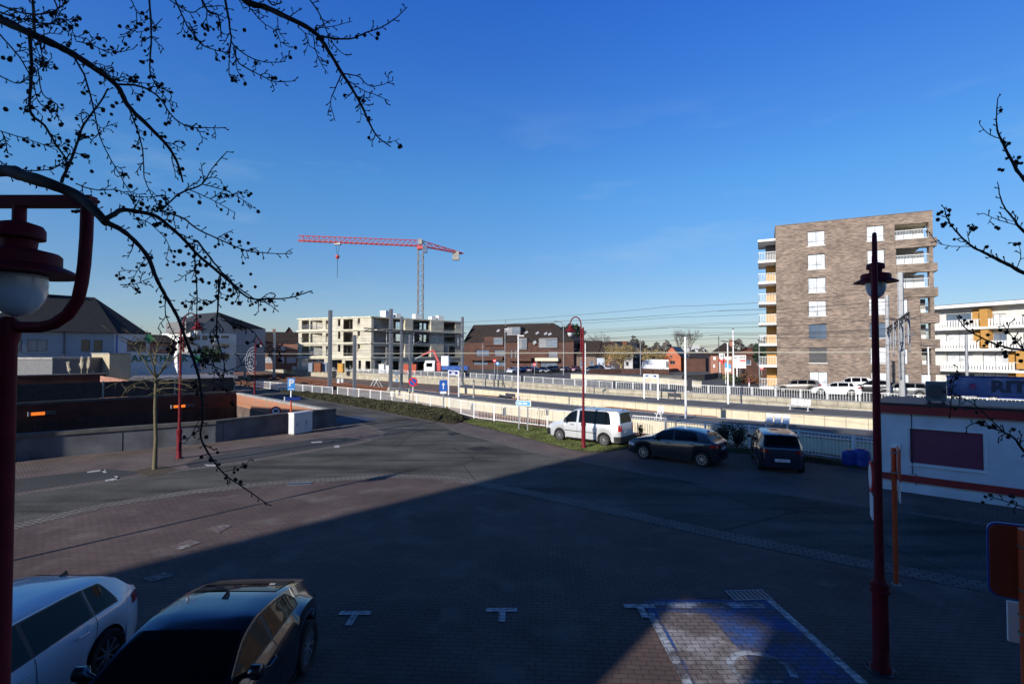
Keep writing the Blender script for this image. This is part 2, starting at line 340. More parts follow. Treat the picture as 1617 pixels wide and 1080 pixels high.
# ================================================================== GROUND
def sheet(name, loops, z, m, skirt=None, kind='structure', mskirt=None):
    if not isinstance(loops[0][0], (list, tuple, Vector)): loops = [loops]
    L3 = [[Vector((p[0], p[1], 0)) for p in lp] for lp in loops]; flat = [p for lp in L3 for p in lp]
    b = MB(); b.v = [Vector((p.x, p.y, z)) for p in flat]
    for t in tessellate_polygon(L3):
        a, c, d = t; v1 = flat[c] - flat[a]; v2 = flat[d] - flat[a]
        b.f.append((a, c, d) if v1.x * v2.y - v1.y * v2.x > 0 else (a, d, c))
    if skirt is not None:
        for lp in L3:
            n = len(lp)
            for i in range(n):
                p, q = lp[i], lp[(i + 1) % n]; b.quad((p.x, p.y, z), (p.x, p.y, skirt), (q.x, q.y, skirt), (q.x, q.y, z))
    return b.build(name, m, kind=kind)
def ribbon(name, pts, w, z, m, kind='structure', step=1.0):
    pts = resample([Vector((p[0], p[1], 0)) for p in pts], step); b = MB(); n = len(pts)
    for i, p in enumerate(pts):
        d = (pts[min(i + 1, n - 1)] - pts[max(i - 1, 0)]).normalized(); s = Vector((-d.y, d.x, 0)) * w / 2
        b.v += [p + s + Vector((0, 0, z)), p - s + Vector((0, 0, z))]
    for i in range(n - 1): b.f.append((2 * i, 2 * i + 1, 2 * i + 3, 2 * i + 2))
    return b.build(name, m, kind=kind)
def offset(pts, d):
    out = []; n = len(pts)
    for i, p in enumerate(pts):
        t = (pts[min(i + 1, n - 1)] - pts[max(i - 1, 0)]); t = Vector((t.x, t.y, 0)).normalized(); out.append(Vector((p[0] - t.y * d, p[1] + t.x * d, 0)))
    return out
FB = pxpoly([(405, 612.5), (440, 616.5), (525, 625.5), (583, 632), (640, 640), (703, 649), (756, 662), (865, 675), (1018, 688), (1177, 707), (1295, 722), (1384, 735)])
FBR = FB[-1] + Vector((.70, -.715, 0)) * 90; FBL = FB[0] + Vector((-.72, .69, 0)) * 160
FW = pxpoly([(466, 584), (600, 590.5), (735, 597.3), (850, 606), (965, 615), (1100, 621.8), (1210, 627.8), (1378, 637.5), (1500, 646)], .42)
FWR = FW[-1] + Vector((.72, -.69, 0)) * 80; FWL = FW[0] + Vector((-.55, .835, 0)) * 120
NW0 = G(23, 728); NW1 = G(340, 699); NW2 = G(440, 684.5); NW3 = G(530, 673); NWX = NW0 - Vector((.79, .61, 0)) * 22
LW0 = G(524, 649, 1.1); LW1 = G(373.5, 621, 1.1); LW0.z = LW1.z = 0
DW1 = Vector((-36.6, 30.8, 0)); DW2 = Vector((-66, 8, 0))
wall_line = [NWX, NW0, NW1, NW2, NW3]
sheet('terrain', [(-4000, -400), (4000, -400), (4000, 6000), (-4000, 6000)], -1.35, M_soil)
sheet('track_bed', [FBR, FWR] + FW[::-1] + [FWL, FBL] + FB, -1.0, M_ball)
hole = offset(wall_line, .25) + [LW0 + Vector((-.3, -.2, 0)), LW1, DW1, DW2]
near = [FBL] + offset(FB, .2) + [FBR, Vector((90, -120, 0)), Vector((-300, -120, 0)), Vector((-300, 190, 0))]
sheet('plaza', [near, hole], 0.0, M_pave, skirt=-1.35)
sheet('underpass_floor', hole, -1.3, M_asph2)
sheet('far_ground', [FWR] + FW[::-1] + [FWL, Vector((-4000, 3500, 0)), Vector((-4000, 6000, 0)), Vector((4000, 6000, 0)), Vector((4000, -60, 0))], .42, M_far, skirt=-1.35)
lwd = (LW1 - LW0).normalized(); lwn = Vector((lwd.y, -lwd.x, 0))  # outward, to the street
if lwn.x < 0: lwn = -lwn
K_near = [(-60, 850), (20, 832), (160, 799), (300, 777), (420, 764), (540, 756), (620, 751.5), (700, 754), (760, 764), (850, 781), (1000, 814), (1150, 847), (1300, 877), (1568, 929), (1720, 960)]
K_far = [(1800, 868), (1617, 838), (1570, 830), (1300, 789), (1039, 751), (920, 728), (840, 713), (780, 697), (720, 681), (690, 667), (650, 660), (600, 650), (505, 632.5), (470, 626), (430, 616.5), (404, 611)]
K_left = [(548, 663), (571, 669.5), (594, 677.5), (604, 684), (601, 690), (580, 697.5), (536, 705), (380, 731), (265, 745.5), (20, 782.5), (-60, 797)]
road = pxpoly(K_near) + pxpoly(K_far) + [LW1 + lwn * .3 + Vector((-3, 3, 0)), LW1 + lwn * .35, LW0 + lwn * .5] + pxpoly(K_left)
sheet('road', road, .004, M_asph)
sheet('sidewalk', pxpoly([(548, 663), (571, 669.5), (594, 677.5), (604, 684), (601, 690), (580, 697.5), (536, 705), (380, 731), (265, 745.5), (20, 782.5), (-60, 797)]) + [NWX + Vector((-3, -4, 0)), NWX] + [NW0, NW1, NW2, NW3], .003, M_side)
sheet('parking_lane', pxpoly([(-60, 776), (21, 757), (168, 740.5), (228, 745.5), (195, 753), (20, 779), (-60, 792)]), .0065, M_asph2)
sheet('parking_lane', pxpoly([(318, 722.5), (400, 709), (500, 693.5), (548, 690), (572, 695), (534, 702.5), (380, 728), (300, 739), (292, 733)]), .0065, M_asph2)
sheet('pavement', pxpoly([(712, 664), (760, 676), (820, 690), (870, 703), (905, 712), (960, 715), (1010, 705), (1100, 716), (1180, 723), (1290, 738), (1390, 752), (1700, 800)] + K_far[:10]), .003, M_side)
ribbon('kerb', pxpoly(K_near), .62, .008, M_kerb)
ribbon('kerb', pxpoly(K_far[1:]), .32, .008, M_kerb)
ribbon('kerb', pxpoly(K_left), .30, .008, M_kerb)
# gullies set in the paving
def drain(px0, px1, py, label, w=.4):
    a, b_ = G(px0, py[0]), G(px1, py[1]); t = thing('drain_grate', label, 'drain', a, math.atan2(b_.y - a.y, b_.x - a.x)); l = (b_ - a).length
    MB().box(0, l, -w / 2, w / 2, .008, .011).build('recess', M_signk, t)
    m = MB(); m.box(0, l, -w / 2, -w / 2 + .03, .0115, .018); m.box(0, l, w / 2 - .03, w / 2, .0115, .018)
    k = int(l / .09)
    for i in range(k + 1): x = lerp(.0, l - .035, i / k); m.box(x, x + .022, -w / 2 + .0305, w / 2 - .0305, .0115, .017)
    m.build('grate', M_steel, t)
drain(1152, 1212, (941, 939), 'iron grating at the top corner of the blue accessible bay')
drain(455, 492, (765, 763), 'iron grating in the pale kerb strip at the road bend')
# painted marks
def mark(name, quads, m, z=.013, kind='structure'):
    b = MB()
    for q in quads:
        pts = [G(x, y, z) for x, y in q]; b.quad(*pts)
        v = (pts[1] - pts[0]).cross(pts[2] - pts[1])
        if v.z < 0: b.f[-1] = b.f[-1][::-1]
    return b.build(name, m, kind=kind)
def tmark(x, y, s=1., dx=0):
    p = G(x, y, 0); q = []
    for a, c, d, e in ((-.29, .27, -.07, .06), (-.06, .06, -.42, -.07)):
        b.quad((p.x + a, p.y + d, .013), (p.x + c, p.y + d, .013), (p.x + c + dx * 0, p.y + e, .013), (p.x + a, p.y + e, .013))
b = MB(); tmark(562, 968); tmark(793, 963); tmark(1010, 957); b.build('bay_marking', M_mark, kind='structure')
mark('bay_marking', [((137, 744.5), (166, 740.5), (167, 742.5), (138, 746.5)), ((158, 741.5), (163, 741), (169, 745.5), (164, 746.5)), ((166, 757.5), (188, 753.5), (190, 756), (167, 760)), ((180, 751.5), (184, 750.8), (190, 755.5), (186, 756.5)),
                     ((491, 697.5), (508, 696.5), (509, 698.3), (492, 699.5)), ((527, 703.5), (535, 702.8), (537, 706), (528, 707)), ((322, 733), (345, 733.5), (346, 736), (326, 736))], M_mark)
mark('street_marking', [((498, 663.5), (560, 656), (600, 662), (545, 668.5))], wornmat('worn_blue_symbol', (.05, .09, .22), (.06, .06, .07), .45, .55, 3), .011)
# accessible bay
a0, a1 = G(1018, 955), G(1213, 946)
bay = [a0, Vector((a0.x + .05, 2, 0)), Vector((a1.x - .0, 2, 0)) + Vector((0.55, 0, 0)), a1]
BX0, BX1, BY1 = a0.x, a1.x, a1.y
sheet('blue_bay', [(BX0, BY1 - .02), (BX0, 2), (BX1 + .35, 2), (BX1, BY1 - .02)], .009, M_blue)
b = MB(); b.quad((BX0, BY1 - .34, .0115), (BX1 - .2, BY1 - .34, .0115), (BX1 - .2, BY1 - .14, .0115), (BX0, BY1 - .14, .0115))
b.quad((BX0 - .05, 2.5, .0115), (BX0 + .09, 2.5, .0115), (BX0 + .09, BY1 - .5, .0115), (BX0 - .05, BY1 - .5, .0115))
b.build('bay_line', M_pale, kind='structure')
sheet('worn_bay_paint', [(BX0 + .15, BY1 - .45), (BX0 + .1, 3.5), (BX0 + 1.15, 3.5), (BX0 + 1.25, 6.6), (BX0 + 1.0, BY1 - .55)], .0105, wornmat('pale_scuffed_paving', (.46, .45, .47), (.17, .14, .13), .46, .64, 1.3))
b = MB(); b.quad((BX1 + .18, 2.5, .0115), (BX1 + .34, 2.5, .0115), (BX1 + .07, BY1, .0115), (BX1 - .06, BY1, .0115)); b.build('bay_line', M_mark, kind='structure')
# wheelchair symbol, traced on the ground: ring of the wheel, seat, back, leg
b = MB(); c = G(1200, 1048); c = Vector((c.x - .05, c.y - .15, 0))
def arc(cx, cy, r, w, a0_, a1_, n=22):
    for i in range(n):
        p, q = R(lerp(a0_, a1_, i / n)), R(lerp(a0_, a1_, (i + 1) / n))
        b.quad(*[(cx + rr * math.cos(t), cy + rr * math.sin(t), .0128) for rr, t in ((r - w, p), (r + w, p), (r + w, q), (r - w, q))])
arc(c.x, c.y, .42, .055, -25, 215)
for q in (((-.36, -.30), (-.24, -.36), (.16, -.36), (.16, -.26), (-.22, -.24)), ((.16, -.36), (.28, -.36), (.62, -1.05), (.50, -1.05)), ((-.1, -.40), (.2, -.40), (.2, -.5), (-.1, -.5)), ((-.02, -.5), (.1, -.5), (.1, -1.0), (-.02, -1.0))):
    b.quad(*[(c.x + x, c.y + y, .0128) for x, y in q])
    n_ = b.f[-1]; v = [b.v[i] for i in n_]
    if (v[1] - v[0]).cross(v[2] - v[1]).z < 0: b.f[-1] = n_[::-1]
b.build('wheelchair_symbol', M_pale, kind='structure')
mark('road_patch', [((735, 707), (760, 704), (778, 708), (750, 712)), ((705, 683), (722, 681.5), (731, 685), (712, 688))], groundmat('tar_patch', (.03, .03, .03), .2, 30), .0075)
mark('chalk_stain', [((325, 835), (350, 826), (366, 830), (345, 841)), ((268, 862), (300, 852), (318, 856), (285, 868)), ((225, 912), (262, 903), (275, 908), (238, 918))], wornmat('chalk', (.36, .36, .36), (.19, .14, .13), .5, .62, 3.5), .011)

# ================================================================== UNDERPASS WALLS
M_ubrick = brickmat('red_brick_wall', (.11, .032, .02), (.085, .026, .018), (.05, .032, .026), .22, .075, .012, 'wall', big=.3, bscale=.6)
def wallrun(name, label, pts, th, z0, z1, m, cope_m, cope_h=.16, over=.06, side=1, joint=True):
    """upright wall following a line, coping as its own part"""
    pts = [Vector((p[0], p[1], 0)) for p in pts]; o = pts[0]; t = thing(name, label, 'wall', (o.x, o.y, 0))
    for (a, bb, zz0, zz1, mm, nm) in ((0, th, z0, z1, m, 'wall_face'), (-over, th + over, z1 + .002, z1 + cope_h, cope_m, 'coping')):
        p1, p2 = offset(pts, side * a), offset(pts, side * bb); q = MB(); n = len(pts)
        for i in range(n - 1):
            A, B, C, E = p1[i], p1[i + 1], p2[i + 1], p2[i]; k = len(q.v)
            q.v += [Vector((v.x, v.y, z)) for z in (zz0, zz1) for v in (A, B, C, E)]
            fs = [(0, 1, 5, 4), (2, 3, 7, 6), (4, 5, 6, 7), (3, 2, 1, 0)]
            if i == 0: fs.append((3, 0, 4, 7))
            if i == n - 2: fs.append((1, 2, 6, 5))
            q.f += [tuple(k + j for j in (f if side > 0 else f[::-1])) for f in fs]
        q.build(nm, mm, t, world=True)
    if joint:
        q = MB(); L = 0; rs = resample(pts, .2); last = -9
        for i in range(1, len(rs) - 1):
            L += (rs[i] - rs[i - 1]).length
            if L - last > 4.2:
                last = L; d = (rs[i + 1] - rs[i]).normalized(); nn = Vector((-d.y, d.x, 0)) * side
                p = rs[i] - nn * .003; q.beam((p.x, p.y, z0), (p.x, p.y, z1), .02, .02)
        q.build('joint', M_signk, t, world=True)
    return t
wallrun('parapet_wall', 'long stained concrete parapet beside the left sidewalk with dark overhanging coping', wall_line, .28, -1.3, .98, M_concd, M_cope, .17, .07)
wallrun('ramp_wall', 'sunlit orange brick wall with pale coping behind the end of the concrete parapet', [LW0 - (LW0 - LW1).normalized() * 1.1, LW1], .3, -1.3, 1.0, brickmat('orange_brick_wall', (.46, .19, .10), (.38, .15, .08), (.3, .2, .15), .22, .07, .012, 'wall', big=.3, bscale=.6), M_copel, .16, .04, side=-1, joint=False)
M_brd = mat('dark_concrete', (.09, .085, .08), .9, var=.3, scale=2)
dwt = thing('retaining_wall', 'dark red brick retaining wall of the underpass carrying two orange lamps', 'wall', LW1, math.atan2(DW1.y - LW1.y, DW1.x - LW1.x))
dl = (DW1 - LW1).length
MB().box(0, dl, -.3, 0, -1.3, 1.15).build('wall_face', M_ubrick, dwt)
MB().box(-.02, dl, -.36, .05, 1.153, 1.32).build('coping', M_brd, dwt)
d2 = (DW2 - DW1).length; t2 = thing('retaining_wall', 'far left continuation of the dark brick underpass wall', 'wall', DW1, math.atan2(DW2.y - DW1.y, DW2.x - DW1.x))
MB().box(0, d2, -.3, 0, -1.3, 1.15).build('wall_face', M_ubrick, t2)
MB().box(0, d2, -.36, .05, 1.153, 1.32).build('coping', M_brd, t2)
M_lampo = mat('orange_glow', (.9, .25, .03), .4, emit=((1, .20, .02), .9), var=.05)
for (px, py, lab) in ((64, 652.5, 'orange wall lamp low on the dark brick underpass wall beside the near lamp post'), (286, 641, 'orange wall lamp behind the pink lamp post on the brick underpass wall')):
    r = ray(px, py); u = (DW1 - LW1).normalized(); n = Vector((-u.y, u.x, 0)); tt = (LW1 - Vector((0, 0, 0))).dot(n) / Vector((r.x, r.y, 0)).dot(n); p = Vector((r.x * tt, r.y * tt, CAMZ + r.z * tt))
    s = p.y / 808
    t = thing('wall_lamp', lab, 'wall lamp', p, dwt.rotation_euler[2] + math.pi, 'orange lamps on the underpass wall')
    MB().box(-14 * s, 18 * s, -.22, -.03, -.02 - .1, .13).build('housing', M_steeld, t)
    MB().box(-12 * s, 4 * s, -.27, -.2205, -.10, .11).build('lens', M_lampo, t)
    MB().box(-15.5 * s, -14.05 * s, -.28, -.03, -.14, .15).build('end_cap', M_steel, t)
# board fence on the dark wall
ft = thing('board_fence', 'dark horizontal board fence with concrete posts above the brick underpass wall', 'fence', LW1 + Vector((0, 0, 1.32)), dwt.rotation_euler[2])
for i in range(8):
    b = MB()
    if i % 1 == 0: b.box(.1, dl, -.24 + (.03 if i % 2 else 0), -.215 + (.03 if i % 2 else 0), .02 + i * .15, .18 + i * .15); b.build('board', M_wood, ft)
for i in range(5):
    x = .1 + i * dl / 4.05; MB().box(x - .06, x + .06, -.30, -.16, 0, 1.27).build('post', M_conc, ft)

# ================================================================== PLATFORMS AND TRACKS
M_pwall = brickmat('platform_wall_panels', (.62, .55, .40), (.58, .51, .37), (.25, .21, .15), 1.9, 3.0, .03, 'wallm', big=.10, bscale=1.2)
M_fwall = brickmat('far_wall_panels', (.42, .38, .29), (.38, .34, .26), (.16, .14, .11), 2.4, 3.0, .035, 'wallm', big=.3, bscale=.9)
PA = pxpoly([(616, 614), (660, 621), (720, 629), (860, 644.5), (990, 659.4), (1100, 669.5), (1210, 681), (1385, 699)])
PB = pxpoly([(616, 612), (680, 618.5), (740, 624), (860, 635.5), (990, 648), (1100, 657), (1210, 666), (1385, 680)])
PC = pxpoly([(725, 611.5), (871, 624), (1023, 636), (1100, 642), (1210, 650.5), (1385, 661)])
PD = pxpoly([(728, 607), (871, 617.5), (1023, 627.5), (1100, 632.5), (1210, 640), (1385, 650)])
def ext(l, k=60): return l + [l[-1] + (l[-1] - l[-2]).normalized() * k]
PA, PB, PC, PD = map(ext, (PA, PB, PC, PD))
def platform(name, A, B):
    pg = A + B[::-1]; sheet(name, pg, 0, M_pwall, skirt=-1.02)
    sheet(name.split('_')[0] + '_platform_surface', pg, .006, M_plat)
    for l in (A, B): ribbon('platform_edge_line', offset(l, .25 if l is B else -.25) if False else l, .35, .012, M_white)
platform('near_platform', PA, PB); platform('island_platform', PC, PD)
fw = [FWR] + FW[::-1] + [FWL]
wallrun('retaining_wall', 'weathered cream retaining wall under the white fence across the tracks', fw, .12, -1.0, .48, M_fwall, M_copel, .1, .05, side=1, joint=False)
def track(t, label, A, B, z=-1.0):
    n = 60; cl = []
    for i in range(n + 1): cl.append(i / n)
    def at(l, s):
        tot = sum((l[i + 1] - l[i]).length for i in range(len(l) - 1)); d = s * tot
        for i in range(len(l) - 1):
            k = (l[i + 1] - l[i]).length
            if d <= k or i == len(l) - 2: return l[i].lerp(l[i + 1], d / k)
            d -= k
    c = [at(A, s).lerp(at(B, s), t) for s in cl]; o = c[0]
    th = thing('railway_track', label, 'railway track', (o.x, o.y, z))
    for s in (-.75, .75):
        q = MB(); q.tube([p + Vector((0, 0, z + .25)) for p in offset(c, s)], .07, 4); q.build('rail', M_redrust, th, world=True)
    q = MB(); rs = resample(c, .65)
    for i in range(len(rs) - 1):
        d = (rs[i + 1] - rs[i]).normalized(); nn = Vector((-d.y, d.x, 0)); p = rs[i]
        if p.length > 150: continue
        q.beam(p + nn * 1.25 + Vector((0, 0, z + .1)), p - nn * 1.25 + Vector((0, 0, z + .1)), .26, .16)
    q.build('sleepers', mat('sleeper', (.11, .07, .05), .9, var=.3), th, world=True)
FBx = [FBL] + FB + [FBR]; FWx = [FWL] + FW + [FWR]
bl = FB[0] + Vector((-.62, .78, 0)) * 110
far_l = [FWL] + FW + [FWR]
def resn(l, s): return l
base_l = [bl] + FB + [FBR]
PAx = [FWL.lerp(bl, .62), G(470, 600), *PA]; PCx = [FWL.lerp(bl, .3), G(480, 592), *PC]
trk = []
def offl(d):  # line parallel to the fence, straightened to the survey of the platforms
    return offset([bl] + FB + [FBR], d)
for d, lab in ((4.6, 'rusty railway track between the white fence and the near platform'), (14.2, 'railway track beside the near platform'), (18.0, 'railway track beside the island platform'), (-99, '')):
    if d < 0: continue
    c = offset([bl, FB[0], FB[2], FB[4], FB[7], FB[9], FB[11], FBR], -d if offset([bl, FB[0]], 1)[0].y < bl.y else d)
    track(0, lab, c, c)
# ================================================================== WHITE FENCES
def fence(name, label, pts, h=1.0, z=0., step=.145, post=2.3, w=.022, group=None, rail=.05, m=None):
    m = m or M_white
    pts = [Vector((p[0], p[1], 0)) for p in pts]; o = pts[0]; t = thing(name, label, 'fence', (o.x, o.y, z), 0, group)
    for zz in (h - .03, .10):
        q = MB(); q.tube([p + Vector((0, 0, z + zz)) for p in pts], rail * .6, 4); q.build('rail', m, t, world=True)
    L = sum((b - a).length for a, b in zip(pts[:-1], pts[1:])); n = max(1, round(L / post)); cs = []
    def at(d):
        for a, b in zip(pts[:-1], pts[1:]):
            k = (b - a).length
            if d <= k + 1e-6: return a.lerp(b, d / k)
            d -= k
        return pts[-1]
    for i in range(n + 1):
        p = at(L * i / n); q = MB(); q.box(p.x - .04, p.x + .04, p.y - .04, p.y + .04, z, z + h + .03); q.build('post', m, t, world=True)
    q = MB(); k = int(L / step)
    for i in range(k): p = at(i * step + step / 2); q.tube([(p.x, p.y, z + .10), (p.x, p.y, z + h - .03)], w * .6, 4, cap=False)
    q.build('pickets', m, t, world=True); return t
g = 'white fences along the near side of the tracks'
fence('white_fence', 'white picket railing along the hedge at the far left, left of the gap', FB[:3] , 1.0, 0, group=g)
fence('white_fence', 'white picket railing behind the hedge and the round no parking sign', [G(533, 626.5), FB[3], FB[4], FB[5]], 1.08, 0, group=g)
fence('white_fence', 'white picket railing behind the grass strip and the silver van', [FB[5] + Vector((.4, -.6, 0)), FB[6], FB[7], G(975, 684)], 1.12, 0, group=g)
fence('white_fence', 'white picket railing behind the two dark parked cars and the blue barrels', [G(993, 686), FB[8], FB[9], FB[10], FB[11], FB[11] + (FB[11] - FB[10]).normalized() * 8], 1.12, 0, group=g)
g = 'white fences across the tracks'; FWo = FW
fo = offset(FW, .25) if offset(FW, .25)[0].y > FW[0].y else offset(FW, -.25)
def cut(l, px0, px1):
    """piece of the line whose bearing from the camera lies between two picture columns"""
    out = []; rs = resample(l, .25)
    for p in rs:
        px = 808.5 + FPX * p.x / p.y
        if px0 <= px <= px1: out.append(p)
    return [out[0]] + out[8:-8:8] + [out[-1]] if len(out) > 20 else out
for a, bb, lab in ((300, 488, 'white railing across the tracks in front of the left end of the unfinished building'), (497, 735, 'white railing across the tracks in front of the crane lorry and unfinished building'), (742, 822, 'white railing across the tracks in front of the dark apartment block'), (826, 967, 'white railing across the tracks behind the tall pink lamp'), (972, 1352, 'long white railing across the tracks below the brick tower'), (1355, 1760, 'white railing across the tracks seen behind the snack kiosk roof')):
    l = resample([FWL] + fo + [FWR], .25)
    fence('white_fence', lab, cut([FWL] + fo + [FWR], a, bb), .95, .58 - .16, step=.22, post=2.2, w=.03, group=g, rail=.055)
# ================================================================== BUILDINGS
class Fac:
    def __init__(s, pa, da, pb, db):
        A, B = D(pa, 560, da), D(pb, 560, db); s.o = Vector((A.x, A.y, 0)); d = Vector((B.x - A.x, B.y - A.y, 0)); s.L = d.length; s.d = d.normalized()
        s.n = Vector((-s.d.y, s.d.x, 0)); s.rz = math.atan2(s.d.y, s.d.x)
    def uz(s, px, py):
        r = ray(px, py); t = s.o.dot(s.n) / Vector((r.x, r.y, 0)).dot(s.n); p = r * t
        return (Vector((p.x, p.y, 0)) - s.o).dot(s.d), CAMZ + p.z
    def rect(s, x0, y0, x1, y1):
        """picture rectangle -> u0,u1,z0,z1 on the facade"""
        xm, ym = (x0 + x1) / 2, (y0 + y1) / 2
        return s.uz(x0, ym)[0], s.uz(x1, ym)[0], s.uz(xm, y1)[1], s.uz(xm, y0)[1]
    def thing(s, name, label, cat, z=0., group=None): return thing(name, label, cat, (s.o.x, s.o.y, 0), s.rz, group)
M_win = mat('pale_glass', (.60, .62, .66), .15, var=.28, scale=1.6, coat=.6)  # pale base colour paints in the reflected sky; variation reads as curtains
M_winb = mat('blue_glass', (.10, .14, .20), .08, var=.3, scale=.5, spec=.9)
M_dark = mat('dark_interior', (.012, .012, .013), .9, var=.2)
M_shut = mat('dark_shutter', (.045, .045, .05), .6, var=.1)
M_frame = mat('grey_frame', (.10, .10, .11), .5, var=.05)
M_framew = mat('white_frame', (.72, .72, .70), .5, var=.05)
M_slate = mat('slate_roof', (.022, .023, .028), .75, var=.4, scale=6)
M_brown = brickmat('brown_roof_tiles', (.045, .03, .026), (.035, .025, .022), (.015, .012, .01), .3, .3, .03, 'wall', big=.3, bscale=1)
M_redt = brickmat('red_roof_tiles', (.25, .085, .045), (.20, .07, .04), (.06, .03, .02), .3, .3, .03, 'wall', big=.25, bscale=1)
def window(parent, r, v=.12, fm=None, pm=None, mull=(.5,), bars=(), fw=.05, name='window', sill=None):
    u0, u1, z0, z1 = r; fm = fm or M_frame; pm = pm or M_win
    b = MB(); b.box(u0, u1, v, v + .06, z0, z0 + fw).box(u0, u1, v, v + .06, z1 - fw, z1).box(u0, u0 + fw, v, v + .06, z0 + fw, z1 - fw).box(u1 - fw, u1, v, v + .06, z0 + fw, z1 - fw)
    for m in mull: x = lerp(u0, u1, m); b.box(x - fw * .5, x + fw * .5, v - .002, v + .058, z0 + fw, z1 - fw)
    for m in bars: z = lerp(z0, z1, m); b.box(u0 + fw, u1 - fw, v - .004, v + .056, z - fw * .4, z + fw * .4)
    f = b.build(name, fm, parent)
    MB().box(u0 + .01, u1 - .01, v + .03, v + .05, z0 + .01, z1 - .01).build('pane', pm, f)
    if sill: MB().box(u0 - .05, u1 + .05, -.05, v, z0 - .07, z0 - .002).build('sill', sill, f)
    return f
def railing(parent, u0, u1, v0, v1, z, h=1.0, m=None, step=.13, sides=True, bw=.03, name='railing'):
    m = m or M_white; b = MB()
    segs = [((u0, v0), (u1, v0))] + ([((u0, v0), (u0, v1)), ((u1, v0), (u1, v1))] if sides else [])
    for p, q in segs:
        b.beam((p[0], p[1], z + h), (q[0], q[1], z + h), .05, .05); b.beam((p[0], p[1], z + .06), (q[0], q[1], z + .06), .04, .04)
        n = max(1, int(math.dist(p, q) / step))
        for i in range(n + 1): x, y = lerp(p[0], q[0], i / n), lerp(p[1], q[1], i / n); b.box(x - bw / 2, x + bw / 2, y - bw / 2, y + bw / 2, z + .06, z + h)
    return b.build(name, m, parent)
# ---- brick tower
M_tbrick = brickmat('tower_brick', (.33, .25, .195), (.13, .095, .08), (.17, .145, .12), .42, .085, .010, 'wall', big=.28, bscale=.5, offset=.37)
M_ochre = mat('ochre_panel', (.46, .24, .06), .7, var=.12, scale=3)
F = Fac(1227, 61.7, 1477, 55.0)
T = F.thing('apartment_tower', 'seven storey brown brick apartment tower with white windows and balconies on its left side', 'apartment tower')
ztop = F.uz(1227, 357)[1]; ys = [(365, 388), (401.5, 425), (438.5, 462), (475, 499), (512, 535), (549, 573), (587, 611)]
left = [F.rect(1275 + i * .55, y0, 1302.5 + i * .75, y1) for i, (y0, y1) in enumerate(ys)]
ys2 = [(357, 382), (395, 420), (432, 457), (472, 496), (511, 535), (550, 575), (590, 614)]
right = [F.rect(1368.5 + i * 1.2, y0, 1396 + i * 1.0, y1) for i, (y0, y1) in enumerate(ys2)]
zl = [(a[2], a[3]) for a in left]
right = [(r[0], r[1], zl[i][0], zl[i][1]) for i, r in enumerate(right)]
logi = [F.rect(1413, 353, 1473, 377), F.rect(1415, 392, 1476, 416.5), F.rect(1417, 430.5, 1478, 454.5)]
logs = [F.rect(1453, 470, 1476.4, 494), F.rect(1454, 511, 1476.4, 535), F.rect(1455.5, 551, 1476.4, 576)]
gw = [F.rect(1420, 591, 1436, 613), F.rect(1455, 591, 1471, 613), F.rect(1427, 472, 1434, 497), F.rect(1427, 551, 1434, 575)]
L = F.L; hs = left + right + [(a, min(b_, L - .35), c, d) for a, b_, c, d in logi] + [(a, min(b_, L - .35), c, d) for a, b_, c, d in logs] + gw
MB().holes(0, L, .42, ztop, hs, 0, .32).build('front_wall', M_tbrick, T)
b = MB(); b.box(0.003, .32, .323, 14, .42, ztop); b.box(.32, L, 13.7, 14, .42, ztop)
b.box(L - .35, L, .323, .9, .42, ztop)
for i in range(7):
    z = .42 + i * (ztop - .42) / 7
b.build('side_wall', M_tbrick, T)
b = MB()
zz = [logi[0][3] + .02] + [logi[i][2] - .2 for i in range(3)] + [logs[i][2] - .2 for i in range(3)]
for z in zz: b.box(.33, L - .003, .325, 13.69, z, z + .19)
b.box(.33, L - .36, .325, 13.69, ztop - .4, ztop - .2)
b.build('floor_slab', M_cream, T)
MB().box(-.04, L + .04, -.04, .4, ztop + .003, ztop + .06).box(-.04, .4, .41, 14.04, ztop + .003, ztop + .06).build('coping', M_frame, T)
# brick bands that step out in front of the loggias
bands = [(1413, 377.5, 1479, 391), (1415, 417, 1480, 430), (1417, 455, 1481, 469), (1453, 495, 1483, 510), (1454, 536, 1484, 550), (1455, 577, 1484, 590)]
for x0, y0, x1, y1 in bands:
    r = F.rect(x0, y0, x1, y1); b = MB(); b.add([(r[0], -.18, r[2]), (r[1], -.18, r[2]), (r[1], 1.6, r[2]), (L + .003, 1.6, r[2]), (L + .003, -.003, r[2]), (r[0], -.003, r[2])] + [(r[0], -.18, r[3]), (r[1], -.18, r[3]), (r[1], 1.6, r[3]), (L + .003, 1.6, r[3]), (L + .003, -.003, r[3]), (r[0], -.003, r[3])], [(5, 4, 3, 2, 1, 0), (6, 7, 8, 9, 10, 11)] + [(i, (i + 1) % 6, (i + 1) % 6 + 6, i + 6) for i in range(6)])
    b.build('loggia_parapet', M_tbrick, T)
for i, r in enumerate(left):
    pm = M_win if i < 4 else (M_winb if i == 4 else (M_shut if i == 5 else M_win))
    window(T, r, .14, pm=pm, mull=(.5,) if i != 5 else (), bars=(.3,), sill=M_white if i != 4 else M_frame)
for i, r in enumerate(right): window(T, r, .14, pm=M_winb if i == 4 else M_win, mull=(.5,), bars=(.3,), sill=M_white)
for r in gw: window(T, r, .14, pm=M_win, mull=(), bars=())
for i, r in enumerate(logi):
    a, b_, c, d = r; b_ = min(b_, L - .35)
    MB().box(a - .5, L - .36, 2.1, 2.25, c - .02, d + .0).build('loggia_wall', M_white, T)
    window(T, (a + .3, b_ - 1.0, c + .1, d - .18), 2.0, pm=M_win, mull=(.52,), name='sliding_door')
    railing(T, a + .02, b_ - .02, .12, 1, c, 1.0, sides=False, bw=.02, m=M_framew, name='railing')
